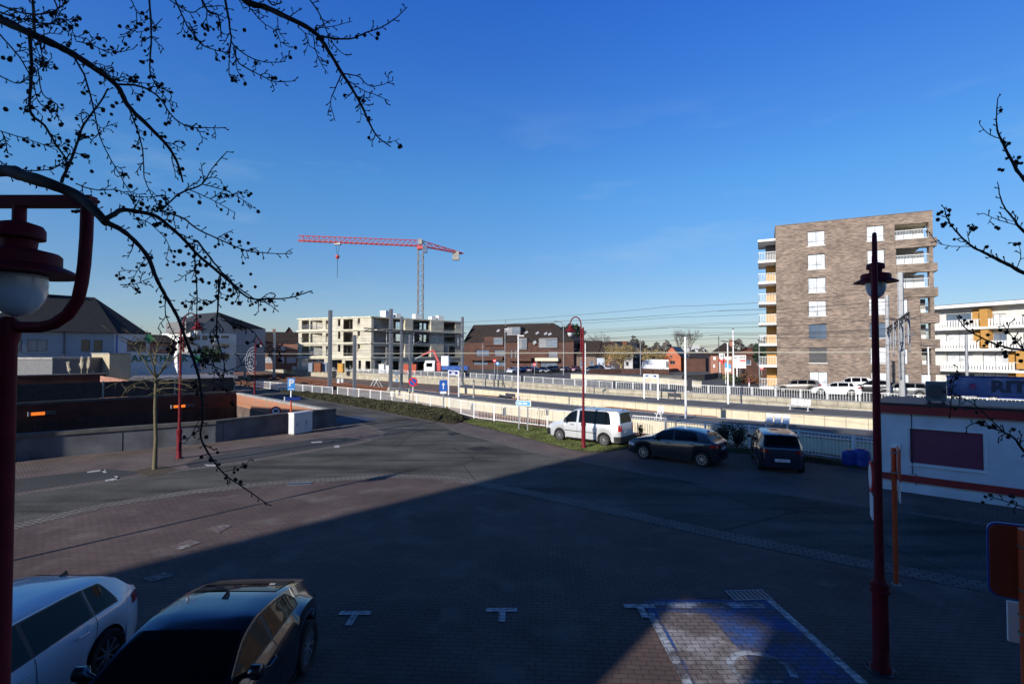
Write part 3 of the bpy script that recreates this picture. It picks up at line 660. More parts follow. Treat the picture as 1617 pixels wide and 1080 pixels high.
for i, r in enumerate(logs):
    a, b_, c, d = r; b_ = min(b_, L - .35)
    MB().box(a - .3, L - .36, 1.8, 1.95, c - .02, d).build('loggia_wall', M_conc, T)
    railing(T, a + .02, b_ - .02, .12, 1, c, 1.0, sides=False, bw=.02, m=M_frame)
    MB().box(a + .15, b_ - .3, .5, .9, c, c + .45).build('garden_table', M_white, T)
# balconies on the left flank
yb = [404, 438, 470.5, 503.5, 537, 571, 606]
for i, y in enumerate(yb):
    zf = F.uz(1226, y + 6)[1]
    MB().box(-1.95, -.01, .3, 5.6, zf - .22, zf).build('balcony_slab', M_white, T)
    railing(T, -1.92, -.03, .34, 5.5, zf, 1.05, step=.16, bw=.035, name='balcony_railing')
    MB().box(-1.1, -.02, 3.2, 5.5, zf, zf + 2.3).build('balcony_screen', M_ochre if i else M_frame, T)
zf = F.uz(1226, 379)[1]; MB().box(-1.95, -.01, .3, 5.6, zf, zf + .25).build('balcony_roof', M_white, T)
MB().lathe([(0.01, .0), (.75, 0), (.75, .25), (.4, .55), (.01, .62)], (6.1, 4, ztop - .15), 16).build('roof_dome', M_white, T)
MB().tube([(3.4, 3, ztop - .2), (3.4, 3, ztop + .8)], .03, 6).build('roof_vent', M_steel, T)
# ---- white apartments at the right edge
F = Fac(1462, 74, 1700, 60)
T = F.thing('apartment_block', 'low white apartment block with slatted balconies and ochre panels right of the tower', 'apartment block')
zt = F.uz(1500, 487)[1]; fl = [F.uz(1500, 518)[1], F.uz(1500, 551)[1], F.uz(1500, 583)[1], .42]
openings = []
def rowop(xs, y0, y1): return [F.rect(a, y0, c, y1) for a, c in xs]
o1 = rowop([(1485, 1525), (1559, 1580), (1605, 1640)], 495, 514); o2 = rowop([(1485, 1526), (1560, 1581), (1607, 1640)], 526, 546); o3 = rowop([(1486, 1527), (1543, 1582), (1625, 1650)], 557, 579); o4 = rowop([(1491, 1530), (1543, 1583)], 590, 606)
MB().holes(0, F.L, .42, zt, o1 + o2 + o3 + o4, 1.4, 1.7).build('front_wall', mat('white_render', (.60, .60, .58), .85, var=.1, scale=1), T)
for k, rr in enumerate((o1, o2, o3, o4)):
    for j, r in enumerate(rr): window(T, r, 1.52, pm=[M_winb, M_winb, M_win, M_winb][k] if (j + k) % 3 != 1 else M_win, mull=(.5,))
for k, z in enumerate(fl[:3]):
    MB().box(0, F.L, 0, 1.397, z - .3, z).build('balcony_slab', M_white, T)
    r = F.rect(1480, 500, 1548 if k < 2 else 1608, 510)
    for (xa, xb) in (((1484, 1547), (1560, 1700)) if k < 2 else ((1485, 1606),)):
        ra = F.rect(xa, 500, xb, 510); b = MB(); n = int((ra[1] - ra[0]) / .32)
        for i in range(n): u = ra[0] + i * .32; b.box(u, u + .21, .03, .06, z + .05, z + 1.05)
        b.box(ra[0], ra[1], .065, .09, z, z + .05).box(ra[0], ra[1], .065, .09, z + 1.0, z + 1.05); b.build('balustrade', M_white, T)
MB().box(-.2, F.L, -.25, 9, zt, zt + .45).build('roof_edge', M_white, T); MB().box(-.25, F.L, -.3, 9, zt + .453, zt + .5).build('roof_trim', M_frame, T)
for k, (x0, x1, y0, y1) in enumerate(((1528, 1546, 488, 515), (1546, 1559, 488, 518), (1530, 1548, 521, 548), (1548, 1560, 521, 549), (1585, 1604, 553, 580), (1604, 1640, 553, 583), (1585, 1604, 586, 612), (1604, 1640, 586, 612))):
    r = F.rect(x0, y0, x1, y1); dd = .1 if k % 2 else 1.2
    MB().box(r[0], r[1], dd, 1.395, r[2], r[3]).build('ochre_panel', M_ochre, T)
MB().box(0, .3, 1.71, 9, .42, zt - .005).build('side_wall', M_white, T)
# ---- the unfinished building
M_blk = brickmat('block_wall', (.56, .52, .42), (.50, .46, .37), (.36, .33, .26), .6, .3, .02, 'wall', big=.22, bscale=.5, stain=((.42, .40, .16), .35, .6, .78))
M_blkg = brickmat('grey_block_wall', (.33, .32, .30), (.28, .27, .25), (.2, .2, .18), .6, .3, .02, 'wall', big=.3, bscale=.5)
M_slab = mat('slab_edge', (.62, .58, .45), .85, var=.25, scale=1.5)
def shell(name, label, F, slabs, holes_, back, th=11, cols=()):
    T = F.thing(name, label, 'building site', group=None)
    zt = slabs[0]; g = .42
    MB().holes(0, F.L, g, zt, holes_, 0, .3).build('front_wall', M_blk, T)
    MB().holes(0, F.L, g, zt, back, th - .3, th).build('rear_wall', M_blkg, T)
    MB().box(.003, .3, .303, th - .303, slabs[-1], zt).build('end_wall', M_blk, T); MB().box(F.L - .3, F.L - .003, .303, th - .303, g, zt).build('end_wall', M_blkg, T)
    for z in slabs: MB().box(-.35, F.L + .25, -.35 if z != zt else -.2, th + .2, z, z + .32).build('floor_slab', M_slab, T)
    return T
F1 = Fac(471, 137, 586, 129); F2 = Fac(586, 129, 731, 150)
sl = [F1.uz(530, 503)[1], F1.uz(530, 523)[1], F1.uz(530, 543.3)[1], F1.uz(530, 565.5)[1]]
h1 = []
for (y0, y1) in ((506, 520), (526, 540.5), (546.5, 562)):
    h1 += [F1.rect(476.5, y0, 488, y1), F1.rect(490, y0, 509, y1), F1.rect(514.5, y0, 521, y1), F1.rect(533.5, y0 - 2, 537.5, y0 + 9), F1.rect(542, y0 - 2, 557, y1), F1.rect(564.5, y0 - 3, 568.5, y0 + 8.5)]
h1 += [F1.rect(475, 567, 512, 582), F1.rect(524, 568, 540, 584), F1.rect(545, 569, 558, 584), F1.rect(566, 569, 570, 584), F1.rect(577, 570, 585, 584)]
b1 = [F1.rect(481, 527, 487, 541)]
T1 = shell('unfinished_building', 'left wing of the unfinished pale block apartment shell, with open bays and slim window slots', F1, sl, h1, b1)
for k, (y0, y1) in enumerate(((506, 520), (526, 540.5), (546.5, 562))):
    r = F1.rect(490, y0, 509, y1); MB().add([(r[0] - .4, .35, r[2]), (r[1] + .2, 2.4, r[2]), (r[1] + .2, 2.6, r[2]), (r[0] - .4, .55, r[2]), (r[0] - .4, .35, r[3]), (r[1] + .2, 2.4, r[3]), (r[1] + .2, 2.6, r[3]), (r[0] - .4, .55, r[3])],
        [(0, 3, 2, 1), (4, 5, 6, 7), (0, 1, 5, 4), (1, 2, 6, 5), (2, 3, 7, 6), (3, 0, 4, 7)]).build('bay_wall', M_blk if k < 2 else M_blkg, T1)
    q = F1.rect(475, y0, 510, y1); b = MB()
    for zz in (.5, 1.0): b.beam((q[0], -.2, q[2] + zz), (q[1] if k != 1 else q[0] + 1, -.2, q[2] + zz + .1), .08, .08)
    b.build('guard_rail', M_steel, T1)
    q = F1.rect(542, y0, 557, y1); MB().box(q[0], q[1], 3.2, 3.4, q[2], q[3] + .3).build('bay_wall', M_ubrick if k == 0 else M_blkg, T1)
h2 = []
for k, (y0, y1, dy) in enumerate(((501, 519, 2.2), (524, 541, 1.2), (546.5, 564, .4))):
    for (x0, x1) in ((590, 618), (621, 638), (653, 678), (701, 719)):
        s = dy * (x0 - 590) / 60; h2.append(F2.rect(x0, y0 + s, x1, y1 + s * .6))
h2 += [F2.rect(592, 569, 603, 585), F2.rect(617, 570, 630, 585), F2.rect(652, 571, 685, 586), F2.rect(700, 572, 725, 586)]
b2 = []
for k, (y0, y1) in enumerate(((507, 519), (527, 538))):
    for (x0, x1) in ((600, 605.5), (609.5, 615), (624.5, 633.5), (662, 673), (711, 718)):
        s = (x0 - 600) / 60 * 1.5; FB_ = F2
        r = ray((x0 + x1) / 2, y0)
        # rear wall is 11 m further in: survey on the parallel plane
        P = F2.o + F2.n * 10.9
        def uzb(px, py):
            r = ray(px, py); t = P.dot(F2.n) / Vector((r.x, r.y, 0)).dot(F2.n); p = r * t; return (Vector((p.x, p.y, 0)) - F2.o).dot(F2.d), CAMZ + p.z
        b2.append((uzb(x0, y0)[0], uzb(x1, y0)[0], uzb(x0, y1 + s)[1], uzb(x0, y0 + s)[1]))
T2 = shell('unfinished_building', 'right wing of the unfinished concrete apartment shell, with wide dark bays showing sky through', F2, [z for z in sl], h2, b2)
for (x0, y0, x1, y1, m) in ((679, 507, 699, 564, M_blk), (638, 505, 650, 564, M_blk), (697, 547, 708, 590, M_blkg), (609, 548, 617, 586, M_blkg)):
    r = F2.rect(x0, y0, x1, y1); MB().box(r[0], r[1], -.5 if m is M_blk else -.3, -.005, r[2], r[3]).build('pier', m, T2)
b = MB(); r = F2.rect(590, 517, 728, 520); b.box(r[0], F2.L, -1.6, -.36, sl[1] + .02, sl[1] + .3); b.build('balcony_slab', M_slab, T2)
for (x, y, w_, h_, TT, FF) in ((590, 498, 9, 10, T1, F1), (628, 497, 7, 10, T2, F2), (642.5, 500, 7.5, 8, T2, F2), (673.5, 502, 9, 9, T2, F2), (698.5, 504, 7, 7, T2, F2), (710, 505, 8.5, 8.5, T2, F2)):
    r = FF.rect(x - w_ / 2, y - h_, x + w_ / 2, y); z0 = sl[0] + .33; v = 4
    MB().box(r[0], r[1], v, v + 1.6, z0, z0 + (r[3] - r[2]) * 1.05).build('shaft_cap', M_white, TT)
q = MB(); rnd_ = random.Random(4)
for T_, F_, sl_ in ((T1, F1, sl), (T2, F2, sl)):
    q = MB()
    for k in range(4):
        zt_, zb_ = ([.42] + sl_[::-1])[k + 1] , ([.42] + [z + .32 for z in sl_[::-1]])[k]
        for _ in range(16): u = rnd_.uniform(.5, F_.L - .5); v = rnd_.uniform(.7, 5); q.tube([(u, v, zb_), (u, v, zt_)], .05, 4)
    q.build('props', M_steel, T_)
# clutter of the building site in front of the shell
def site_box(name, label, cat, px0, y0, px1, y1, d, m, parts=1, g='site clutter behind the far fence'):
    A, B_ = D(px0, y1, d), D(px1, y0, d); w = B_.x - A.x; h = B_.z - .42; t = thing(name, label, cat, (A.x, A.y, .42), 0, g)
    MB().box(0, w, 0, 1.5, .12, h - .1).build('body', m, t); MB().box(-.05, w + .05, -.05, 1.55, h - .098, h).build('lid', m, t)
    b = MB()
    for x in (0.1, w - .3): b.box(x, x + .2, .1, 1.4, 0, .118)
    b.build('skid', M_steeld, t); return t
site_box('site_skip', 'orange red skip behind the fence left of the crane lorry', 'skip', 637, 575, 657, 584, 112, mat('skip_red', (.42, .07, .03), .6))
site_box('block_pallet', 'white wrapped pallet of blocks left of the tall grey masts', 'pallet', 598, 575, 606, 588, 112, M_white)
site_box('block_pallet', 'second pale wrapped pallet standing close to the thick grey mast', 'pallet', 609, 577, 615, 588, 112, M_signw)
site_box('timber_stack', 'yellow orange stack of timber in front of the left wing', 'timber', 533, 574, 541, 578, 118, mat('timber_yellow', (.6, .3, .04), .7))
site_box('site_cabin', 'grey blue panel stack in front of the lower left bay', 'panels', 487, 573, 493, 580, 122, mat('grey_blue', (.22, .27, .35), .6))
site_box('site_cabin', 'mottled grey blue panels beside the tallest left mast', 'panels', 509, 573, 516, 582, 122, mat('grey_blue', (.22, .27, .35), .6))
site_box('site_skip', 'small rusty red skip low in the second open bay', 'skip', 496, 573, 506, 580, 121, M_redrust)
# ---- generic house
def house(label, F, ye, th, wall, roof, roofkind, zr=None, wins=(), name='house', cat='house', base=.42, over=.3, group=None, chim=(), wm=None, fm=None, pxe=None, hipu=None):
    T = F.thing(name, label, cat, group=group); ze = F.uz(pxe if pxe else 808.5 + 0 * 1, ye)[1] if pxe else F.uz(808.5 + FPX * F.o.x / F.o.y, ye)[1]
    hs = [F.rect(*w[:4]) for w in wins]; hs = [(max(a, .05), min(b_, F.L - .05), c, min(d, ze - .05)) for a, b_, c, d in hs]
    b = MB(); b.holes(0, F.L, base, ze, hs, 0, .3); b.build('front_wall', wall, T)
    b = MB(); b.box(.003, .3, .303, th, base, ze); b.box(F.L - .3, F.L - .003, .303, th, base, ze); b.box(.303, F.L - .303, th - .3, th - .003, base, ze)
    L = F.L; o = over
    if roofkind == 'gable_v': b.add([(0, .001, ze), (L, .001, ze), (L / 2, .001, zr)], [(0, 1, 2)]); b.add([(0, th, ze), (L, th, ze), (L / 2, th, zr)], [(0, 2, 1)])
    if roofkind == 'gable_u': b.add([(.001, 0, ze), (.001, th, ze), (.001, th / 2, zr)], [(0, 2, 1)]); b.add([(L - .001, 0, ze), (L - .001, th, ze), (L - .001, th / 2, zr)], [(0, 1, 2)])
    b.build('wall', wall, T)
    b = MB(); e = ze - .05
    def slab(p): # closed roof panel with thickness
        n = len(p); vs = [Vector(x) for x in p] + [Vector(x) + Vector((0, 0, -.16)) for x in p]
        b.add(vs, [tuple(range(n)), tuple(range(2 * n - 1, n - 1, -1))] + [(i, i + n, (i + 1) % n + n, (i + 1) % n) for i in range(n)])
    zr_ = zr or ze
    if roofkind == 'gable_u': slab([(-o, -o, e + .1), (L + o, -o, e + .1), (L + o, th / 2, zr_ + .15), (-o, th / 2, zr_ + .15)]); slab([(-o, th / 2, zr_ + .152), (L + o, th / 2, zr_ + .152), (L + o, th + o, e + .1), (-o, th + o, e + .1)])
    elif roofkind == 'gable_v': slab([(-o, th + o, e + .1), (-o, -o, e + .1), (L / 2, -o, zr_ + .15), (L / 2, th + o, zr_ + .15)]); slab([(L / 2, th + o, zr_ + .152), (L / 2, -o, zr_ + .152), (L + o, -o, e + .1), (L + o, th + o, e + .1)])
    elif roofkind == 'hip':
        h0, h1_ = hipu or (th / 2, th / 2); r0, r1 = (h0, th / 2, zr_), (L - h1_, th / 2, zr_)
        A, B_, C, E = (-o, -o, e), (L + o, -o, e), (L + o, th + o, e), (-o, th + o, e)
        b.add([A, B_, C, E, r0, r1], [(0, 1, 5, 4), (1, 2, 5), (2, 3, 4, 5), (3, 0, 4), (3, 2, 1, 0)])
    else: b.box(-o, L + o, -o, th + o, ze, ze + .25)
    rf = b.build('roof', roof, T)
    for (u, v, w_, h_) in chim:
        MB().box(u - w_ / 2, u + w_ / 2, v - w_ / 2, v + w_ / 2, zr_ - 1.2, zr_ + h_).build('chimney', wm or wall, rf)
        MB().box(u - w_ / 2 - .06, u + w_ / 2 + .06, v - w_ / 2 - .06, v + w_ / 2 + .06, zr_ + h_ + .002, zr_ + h_ + .12).build('chimney_cap', M_conc, rf)
    for w_, h in zip(wins, hs):
        window(T, h, .12, fm=fm or M_framew, pm=w_[4] if len(w_) > 4 else M_winb, mull=(.5,) if (h[1] - h[0]) > 1.2 else (), sill=M_conc, name='door' if len(w_) > 5 else 'window')
    return T
M_rbrick = brickmat('pale_red_brick', (.38, .15, .09), (.32, .12, .08), (.25, .18, .14), .24, .08, .012, 'wall', big=.25, bscale=.6)
M_dbrick = brickmat('dark_brick', (.105, .042, .028), (.08, .034, .024), (.06, .045, .04), .24, .08, .012, 'wall', big=.3, bscale=.6)
M_gbrick = brickmat('grey_brown_brick', (.22, .15, .12), (.18, .12, .10), (.14, .12, .1), .24, .08, .012, 'wall', big=.3, bscale=.6)
M_obrick = brickmat('bright_orange_brick', (.52, .14, .06), (.46, .12, .05), (.3, .14, .1), .24, .08, .012, 'wall', big=.15, bscale=.6)
M_bluew = brickmat('blue_grey_boards', (.25, .30, .36), (.23, .28, .34), (.18, .21, .25), 40, .14, .012, 'wall', big=.12, bscale=.3)
M_grey = mat('grey_render', (.15, .15, .155), .85, var=.1)
# left blue grey house with the big dark roof
F = Fac(-40, 48.4, 178.5, 56.5)
H = house('long blue grey boarded house with a big dark hipped roof and brick chimney', F, 525, 9.5, M_bluew, M_slate, 'hip', zr=11.2, base=0, pxe=178, over=.35, hipu=(5, .8),
      wins=((27.5, 536, 35, 555), (43, 536.5, 75, 555), (128, 536, 142.5, 554.5, M_glass), (148, 537, 162, 554.5, M_glass), (37, 578, 50, 592), (57, 578, 76, 592), (88, 580, 100, 592)), fm=M_frame, chim=())
HM = H; HML = F.L
u = F.uz(73, 470)[0]; MB().box(u - .75, u + .75, 4.2, 5.6, 9.8, 12.1).build('chimney', brickmat('chimney_brick', (.14, .09, .06), (.11, .07, .05), (.08, .06, .05), .24, .08, .012), H)
MB().box(u - .83, u + .83, 4.12, 5.68, 12.103, 12.22).build('chimney_cap', M_conc, H)
MB().tube([F.uz(101, 525) and (F.uz(101, 560)[0], -.08, 1.0), (F.uz(101, 560)[0], -.08, 6.9)], .06, 6).build('drainpipe', M_steeld, H)
MB().tube([(0, -.42, F.uz(178, 525.6)[1]), (F.L, -.42, F.uz(178, 525.6)[1])], .08, 6).build('gutter', M_steeld, H)
F = Fac(179, 56.6, 236, 60); M_wbw = brickmat('white_boards', (.50, .54, .60), (.47, .51, .57), (.36, .4, .45), 40, .14, .012, 'wall', big=.08, bscale=.3)
H = house('white boarded house end with one wide window right of the blue grey house', F, 526.5, 7, M_wbw, M_slate, 'flat', base=0, over=.1, wins=((200.5, 539, 231, 554.5, M_glass),), fm=M_frame)
MB().tube([(.3, -.08, .5), (.3, -.08, 6.8)], .06, 6).build('drainpipe', M_signb, H)
rp_ = WM[HM.name] @ Vector((HML - .8, 4.75, 11.2)); e1_ = D(178, 526, 56.2); e2_ = D(237, 528.5, 60); e3_ = D(232, 528, 70); e4_ = D(170, 528, 70)
b = MB(); b.add([e1_, e2_, e3_, e4_, rp_], [(0, 1, 4), (1, 2, 4), (2, 3, 4), (3, 0, 4), (3, 2, 1, 0)]); b.build('end_roof', M_slate, H, world=True)
FG = Fac(14, 38.5, 168, 43); T = FG.thing('garden_wall', 'dark brown garden wall behind the board fence below the blue grey house', 'wall'); z = FG.uz(100, 592)[1]
MB().box(0, FG.L, 0, .25, 0, z).build('wall_face', M_ubrick, T); MB().box(-.03, FG.L + .03, -.04, .29, z + .002, z + .07).build('coping', M_conc, T)
# pharmacy cross on the right corner
def cross(name, label, p, s, rz):
    t = thing(name, label, 'sign', p, rz); m = mat('green_cross', (.01, .13, .04), .4, var=.05)
    MB().box(-s, s, -.06, .06, -s * .33, s * .33).build('cross_bar', m, t); MB().box(-s * .33, s * .33, -.065, .065, -s, s).build('cross_upright', m, t); return t
cross('pharmacy_cross', 'green pharmacy cross on the corner of the white boarded house', D(236, 535, 59.5), .55, .5)
# flat roofed annexes in front of it
F = Fac(83, 45, 178, 50.5)
T = F.thing('garage', 'low flat roofed grey annex below the blue grey house', 'annex'); z = F.uz(120, 567)[1]
MB().box(0, F.L, 0, 5, 0, z).build('wall', M_grey, T); MB().box(-.1, F.L + .1, -.1, 5.1, z + .003, z + .16).build('roof', M_conc, T)
F = Fac(173, 48.5, 207, 50); T = F.thing('brick_annex', 'small cream brick annex with a sunlit parapet beside the pharmacy wall', 'annex'); z = F.uz(180, 559)[1]
MB().box(0, F.L, 0, 4, 0, z).build('wall', brickmat('cream_brick', (.50, .42, .28), (.44, .37, .25), (.3, .26, .2), .24, .08, .012), T); MB().box(-.06, F.L + .06, -.06, 4.06, z + .002, z + .1).build('coping', M_conc, T)
# pharmacy wall with its letters
F = Fac(207, 50.5, 316, 56.5); T = F.thing('pharmacy', 'flat white pharmacy parapet with green lettering left of the spiral lamp', 'pharmacy'); z = F.uz(207, 560)[1]
MB().box(0, F.L, 0, 5, 0, z).build('wall', mat('bluish_white', (.50, .56, .62), .8, var=.08), T); MB().box(-.06, F.L + .06, -.06, 5.06, z + .002, z + .1).build('coping', M_framew, T)
M_gr = mat('green_letters', (.01, .13, .07), .5, var=.05)
for ch, px in zip('APOTHEEK', (213, 224, 235.5, 246.5, 257.5, 268.5, 280, 292)):
    u, zz = F.uz(px, 566.5); text_mesh(ch, .92, 'letter', M_gr, T, facemtx(u, -.03, zz), ext=.02, bold=.03)
u, zz = F.uz(310, 575); MB().box(u - .3, u + .3, -.05, -.003, zz - .3, zz + .3).build('blue_plate', M_signb, T)
cross('pharmacy_cross', 'small green pharmacy cross at the right end of the lettering', D(312, 567, 55.6), .38, .5)
# shed roof beyond the board fence, lit gable
F = Fac(160, 42, 372, 47.5); T = F.thing('flat_roof_shed', 'long low shed with a pale flat roof behind the board fence', 'shed'); z = F.uz(372, 597)[1]
MB().box(1.9, F.L, 0, 8, 0, z).build('wall', M_gbrick, T); MB().box(1.8, F.L + .2, -.25, 8.2, z + .003, z + .14).build('roof', mat('felt_roof', (.22, .22, .24), .7, var=.2), T)
MB().add([(0, -.6, 0), (1.85, -1.3, 0), (1.85, -1.0, 0), (0, -.3, 0), (0, -.6, z + .45), (1.85, -1.3, z + .1), (1.85, -1.0, z + .1), (0, -.3, z + .45)], [(0, 3, 2, 1), (4, 5, 6, 7), (0, 1, 5, 4), (1, 2, 6, 5), (2, 3, 7, 6), (3, 0, 4, 7)]).build('gable_wall', mat('pink_brick', (.55, .28, .20), .9, var=.15, scale=5), T)
b = MB()
for i in range(4): b.box(.35 + i * .36, .45 + i * .36, -1.36 + (-.0), -1.2, z - 1.0, z - .25)
b.box(.3, 1.6, -1.38, -1.18, z - .45, z - .36); b.build('railing', M_white, T)
# white apartment house with the pitched roof
F = Fac(300, 112, 373, 121); T = F.thing('apartment_house', 'white apartment house with balconies under a dark pitched roof behind the spiral lamp', 'apartment house')
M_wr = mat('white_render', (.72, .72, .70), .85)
ztw = F.uz(300, 525)[1]; op = [F.rect(309, 546, 316, 553), F.rect(319, 546, 328, 553), F.rect(309, 530, 316, 537), F.rect(335, 530, 347, 539), F.rect(349, 530, 362, 539), F.rect(335, 546, 347, 554), F.rect(350, 545, 362, 554), F.rect(319, 530, 328, 537), F.rect(335, 559, 362, 568)]
MB().holes(0, F.L, .42, ztw, op, 0, .3).build('front_wall', M_wr, T); MB().box(.003, .3, .303, 12, .42, ztw).box(F.L - .3, F.L, .303, 12, .42, ztw).build('side_wall', M_wr, T)
for r in op: window(T, r, .12, pm=M_glass, mull=(.5,))
for y in (541, 556): z = F.uz(350, y)[1]; r = F.rect(334, y, 364, y + 2); MB().box(r[0], r[1], -1.3, -.003, z - .25, z).build('balcony_slab', M_wr, T); MB().box(r[0], r[1], -1.3, -1.22, z + .003, z + 1.0).build('balcony_front', M_wr, T)
r = F.rect(325, 494, 370, 525); zr = F.uz(346, 494)[1]; ze = F.uz(325, 512)[1]
u0, um, u1 = F.uz(322, 520)[0], F.uz(347, 500)[0], F.uz(371, 520)[0]
MB().add([(u0, .8, ztw), (u1, .8, ztw), (u1, .8, ze - .3), (um, .8, zr), (u0, .8, ze - .5), (u0, 15, ztw), (u1, 15, ztw), (u1, 15, ze - .3), (um, 15, zr), (u0, 15, ze - .5)], [(0, 1, 2, 3, 4), (1, 6, 7, 2), (0, 4, 9, 5), (9, 8, 7, 6, 5)]).build('gable_wall', mat('grey_beige', (.36, .33, .29), .9, var=.1), T)
u3 = F.uz(432, 520)[0]; MB().add([(u0 - .3, .5, ze - .6), (um, .5, zr + .15), (u3 - 6, 8, zr - 2.0), (u3, 3, ze - .3), (u1 + .2, .5, ze - .3), (u0 - .3, 16, ze - .6), (u3, 16, ze - .3), (um, 10, zr + .14)], [(1, 4, 3, 2), (0, 1, 7, 5), (1, 2, 7), (2, 3, 6), (2, 6, 5, 7)]).build('roof', M_slate, T)
F3 = Fac(372, 119, 436, 132); r = F.rect
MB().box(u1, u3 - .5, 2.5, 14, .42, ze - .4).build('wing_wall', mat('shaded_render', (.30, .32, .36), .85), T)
MB().box(u0 - 3.5, u0, .6, 9, ztw, ztw + 2.4).build('penthouse', M_grey, T)
railing(T, .1, u0 + 1, .1, 1, ztw, 1.0, m=M_steel, sides=False, step=.5)
# terrace of small houses left of the unfinished building
house('pale red brick cottage pair with a brown pitched roof left of the unfinished building', Fac(411, 142, 470, 146), 541, 9, M_rbrick, M_brown, 'gable_u', zr=11.0, chim=((3.4, 4.5, .8, .9),),
      wins=((415.5, 547, 421, 553, M_win), (444, 547, 449.5, 553, M_win), (416, 563, 430, 573, M_win), (443, 563, 448.5, 573, M_signw), (452.5, 564, 467, 573, M_win)))
house('distant dark roofed house peeping over the cottage pair', Fac(444, 170, 468, 172), 534, 9, M_dbrick, M_slate, 'gable_v', zr=13.8)
house('small orange brick house far off behind the green cross', Fac(236, 92, 278, 96), 541, 8, M_rbrick, M_brown, 'gable_u', zr=8.2, wins=((244, 545, 268, 550, M_glass),))
house('low white house between the pharmacy lettering and the white apartments', Fac(276, 104, 300, 105), 543, 8, M_wr, M_slate, 'hip', zr=8.4, hipu=(3, 3), wins=((283, 548, 290, 554, M_glass),))
# dark roofed apartment row, middle distance
F = Fac(733, 150, 906, 137); T = F.thing('apartment_block', 'long brick apartment block with a tall dark pitched roof and zinc dormers in the centre', 'apartment block')
ze = F.uz(800, 553)[1] + 0; zr = F.uz(800, 509.5)[1]; L = F.L; zr2 = F.uz(860, 516)[1]
hs = [F.rect(*w) for w in ((752, 553, 772, 562), (781, 553, 796, 562), (806, 553, 809, 574), (812, 553, 815, 574), (866, 555, 880, 564), (748, 567, 770, 576), (784, 568, 797, 578), (854, 571, 880, 580), (838, 572, 848, 585))]
MB().holes(0, L, .42, ze + 2.2, hs, 0, .3).build('front_wall', M_dbrick, T)
for r in hs: window(T, r, .15, pm=M_winb, mull=(.33, .66), fm=M_frame)
MB().box(.003, .3, .303, 12, .42, ze + 2).box(L - .3, L, .303, 12, .42, ze + 2).build('side_wall', M_dbrick, T)
uR = F.uz(862, 516)[0]; MB().add([(-.3, -.35, ze + 2.3), (L + .4, -.35, ze + 2.3), (uR, 6.5, zr), (-.3, 6.5, zr), (-.3, 13, ze + 2.3), (L + .4, 13, ze + 2.3)], [(0, 1, 2, 3), (1, 5, 2), (5, 4, 3, 2), (4, 0, 3), (0, 4, 5, 1)]).build('roof', M_brown, T)
M_zinc = mat('zinc', (.15, .155, .17), .5, .3, var=.12)
for (x0, y0, x1, y1, dark) in ((797, 516, 818, 529, 0), (820, 534, 833, 552, 0), (852, 534, 881, 549, 0), (766, 532, 796, 546, 1)):
    r = F.rect(x0, y0, x1, y1); v = -.5 if y0 > 530 else 1.6
    MB().box(r[0], r[1], v, v + 4.0, r[2], r[3]).build('dormer', M_zinc if not dark else M_dbrick, T)
    window(T, (lerp(r[0], r[1], .4 if not dark else .5), r[1] - .15, r[2] + .3, r[3] - .25), v - .07, pm=M_winb, mull=(.5,), fm=M_frame, name='dormer_window')
for (x0, x1, y) in ((745, 797, 565), (848, 884, 566), (805, 842, 566)): r = F.rect(x0, y - 1, x1, y + 4); MB().box(r[0], r[1], -1.6, -.01, r[2], r[3]).build('balcony', M_dbrick if x0 != 848 else M_cream, T)
for px, py in ((777, 522), (790, 523), (824, 525), (842, 526), (856, 527), (863, 528), (844, 541)):
    u, z_ = F.uz(px, py); k = (z_ - (ze + 2.3)) / (zr - ze - 2.3) * 6.85 - .35
    MB().beam((u, k - .35, z_ - .28), (u + .6, k + .2, z_ + .28), .12, .8).build('roof_light', M_win, T)
for px in (785, 856): u, z_ = F.uz(px, 510 + (px - 785) * .09); MB().tube([(u, 6, z_ - 1), (u, 6, z_ + 1.2)], .12, 6).build('flue', M_steel, T)
# terrace right of it
g = 'terraced houses behind the car park'
house('grey brick terraced house with a low brown tiled roof right of the dark apartment block', Fac(893, 139, 914, 138), 562, 9, M_gbrick, M_brown, 'gable_u', zr=8.2, group=g, wins=((896, 570, 899, 580), (903, 570, 906, 580)))
house('brown brick terraced house with narrow windows directly left of the pink lamp', Fac(914.5, 138, 942, 136), 562, 9, M_gbrick, M_brown, 'gable_u', zr=8.3, group=g, wins=((916, 570, 920, 580), (932, 570, 937, 579)))
house('pale blue grey terraced house with two small windows', Fac(942.5, 136, 955, 135), 564, 9, mat('pale_blue_render', (.42, .46, .54), .85, var=.06), M_brown, 'gable_u', zr=7.9, group=g, wins=((944.5, 573, 948, 578), (951.5, 573, 954, 578)))
house('red brick terraced house behind the golden tree', Fac(955.5, 136, 985, 134), 561, 9, M_rbrick, M_redt, 'gable_u', zr=8.1, group=g, wins=((962, 570, 966, 579), (974, 570, 979, 579)))
house('pale grey rendered house front with one dark window by the golden tree', Fac(985.5, 133, 999, 132), 556, 9, mat('pale_grey_render', (.46, .45, .44), .85, var=.06), M_slate, 'gable_u', zr=7.7, group=g, wins=((988, 571, 993, 578, M_glass),))
house('dark brick house with a black slate roof behind the white lorry', Fac(999.5, 132, 1020, 140), 565, 10, mat('black_brick', (.045, .035, .035), .85, var=.2), M_slate, 'gable_u', zr=8.0, group=g, wins=((1002, 570, 1007, 574),))
house('low dark house half hidden by the second golden tree', Fac(1018, 150, 1048, 150), 568, 9, M_dbrick, M_slate, 'gable_u', zr=6.2, wins=((1024, 570, 1030, 576, M_win), (1036, 571, 1041, 576, M_win)))
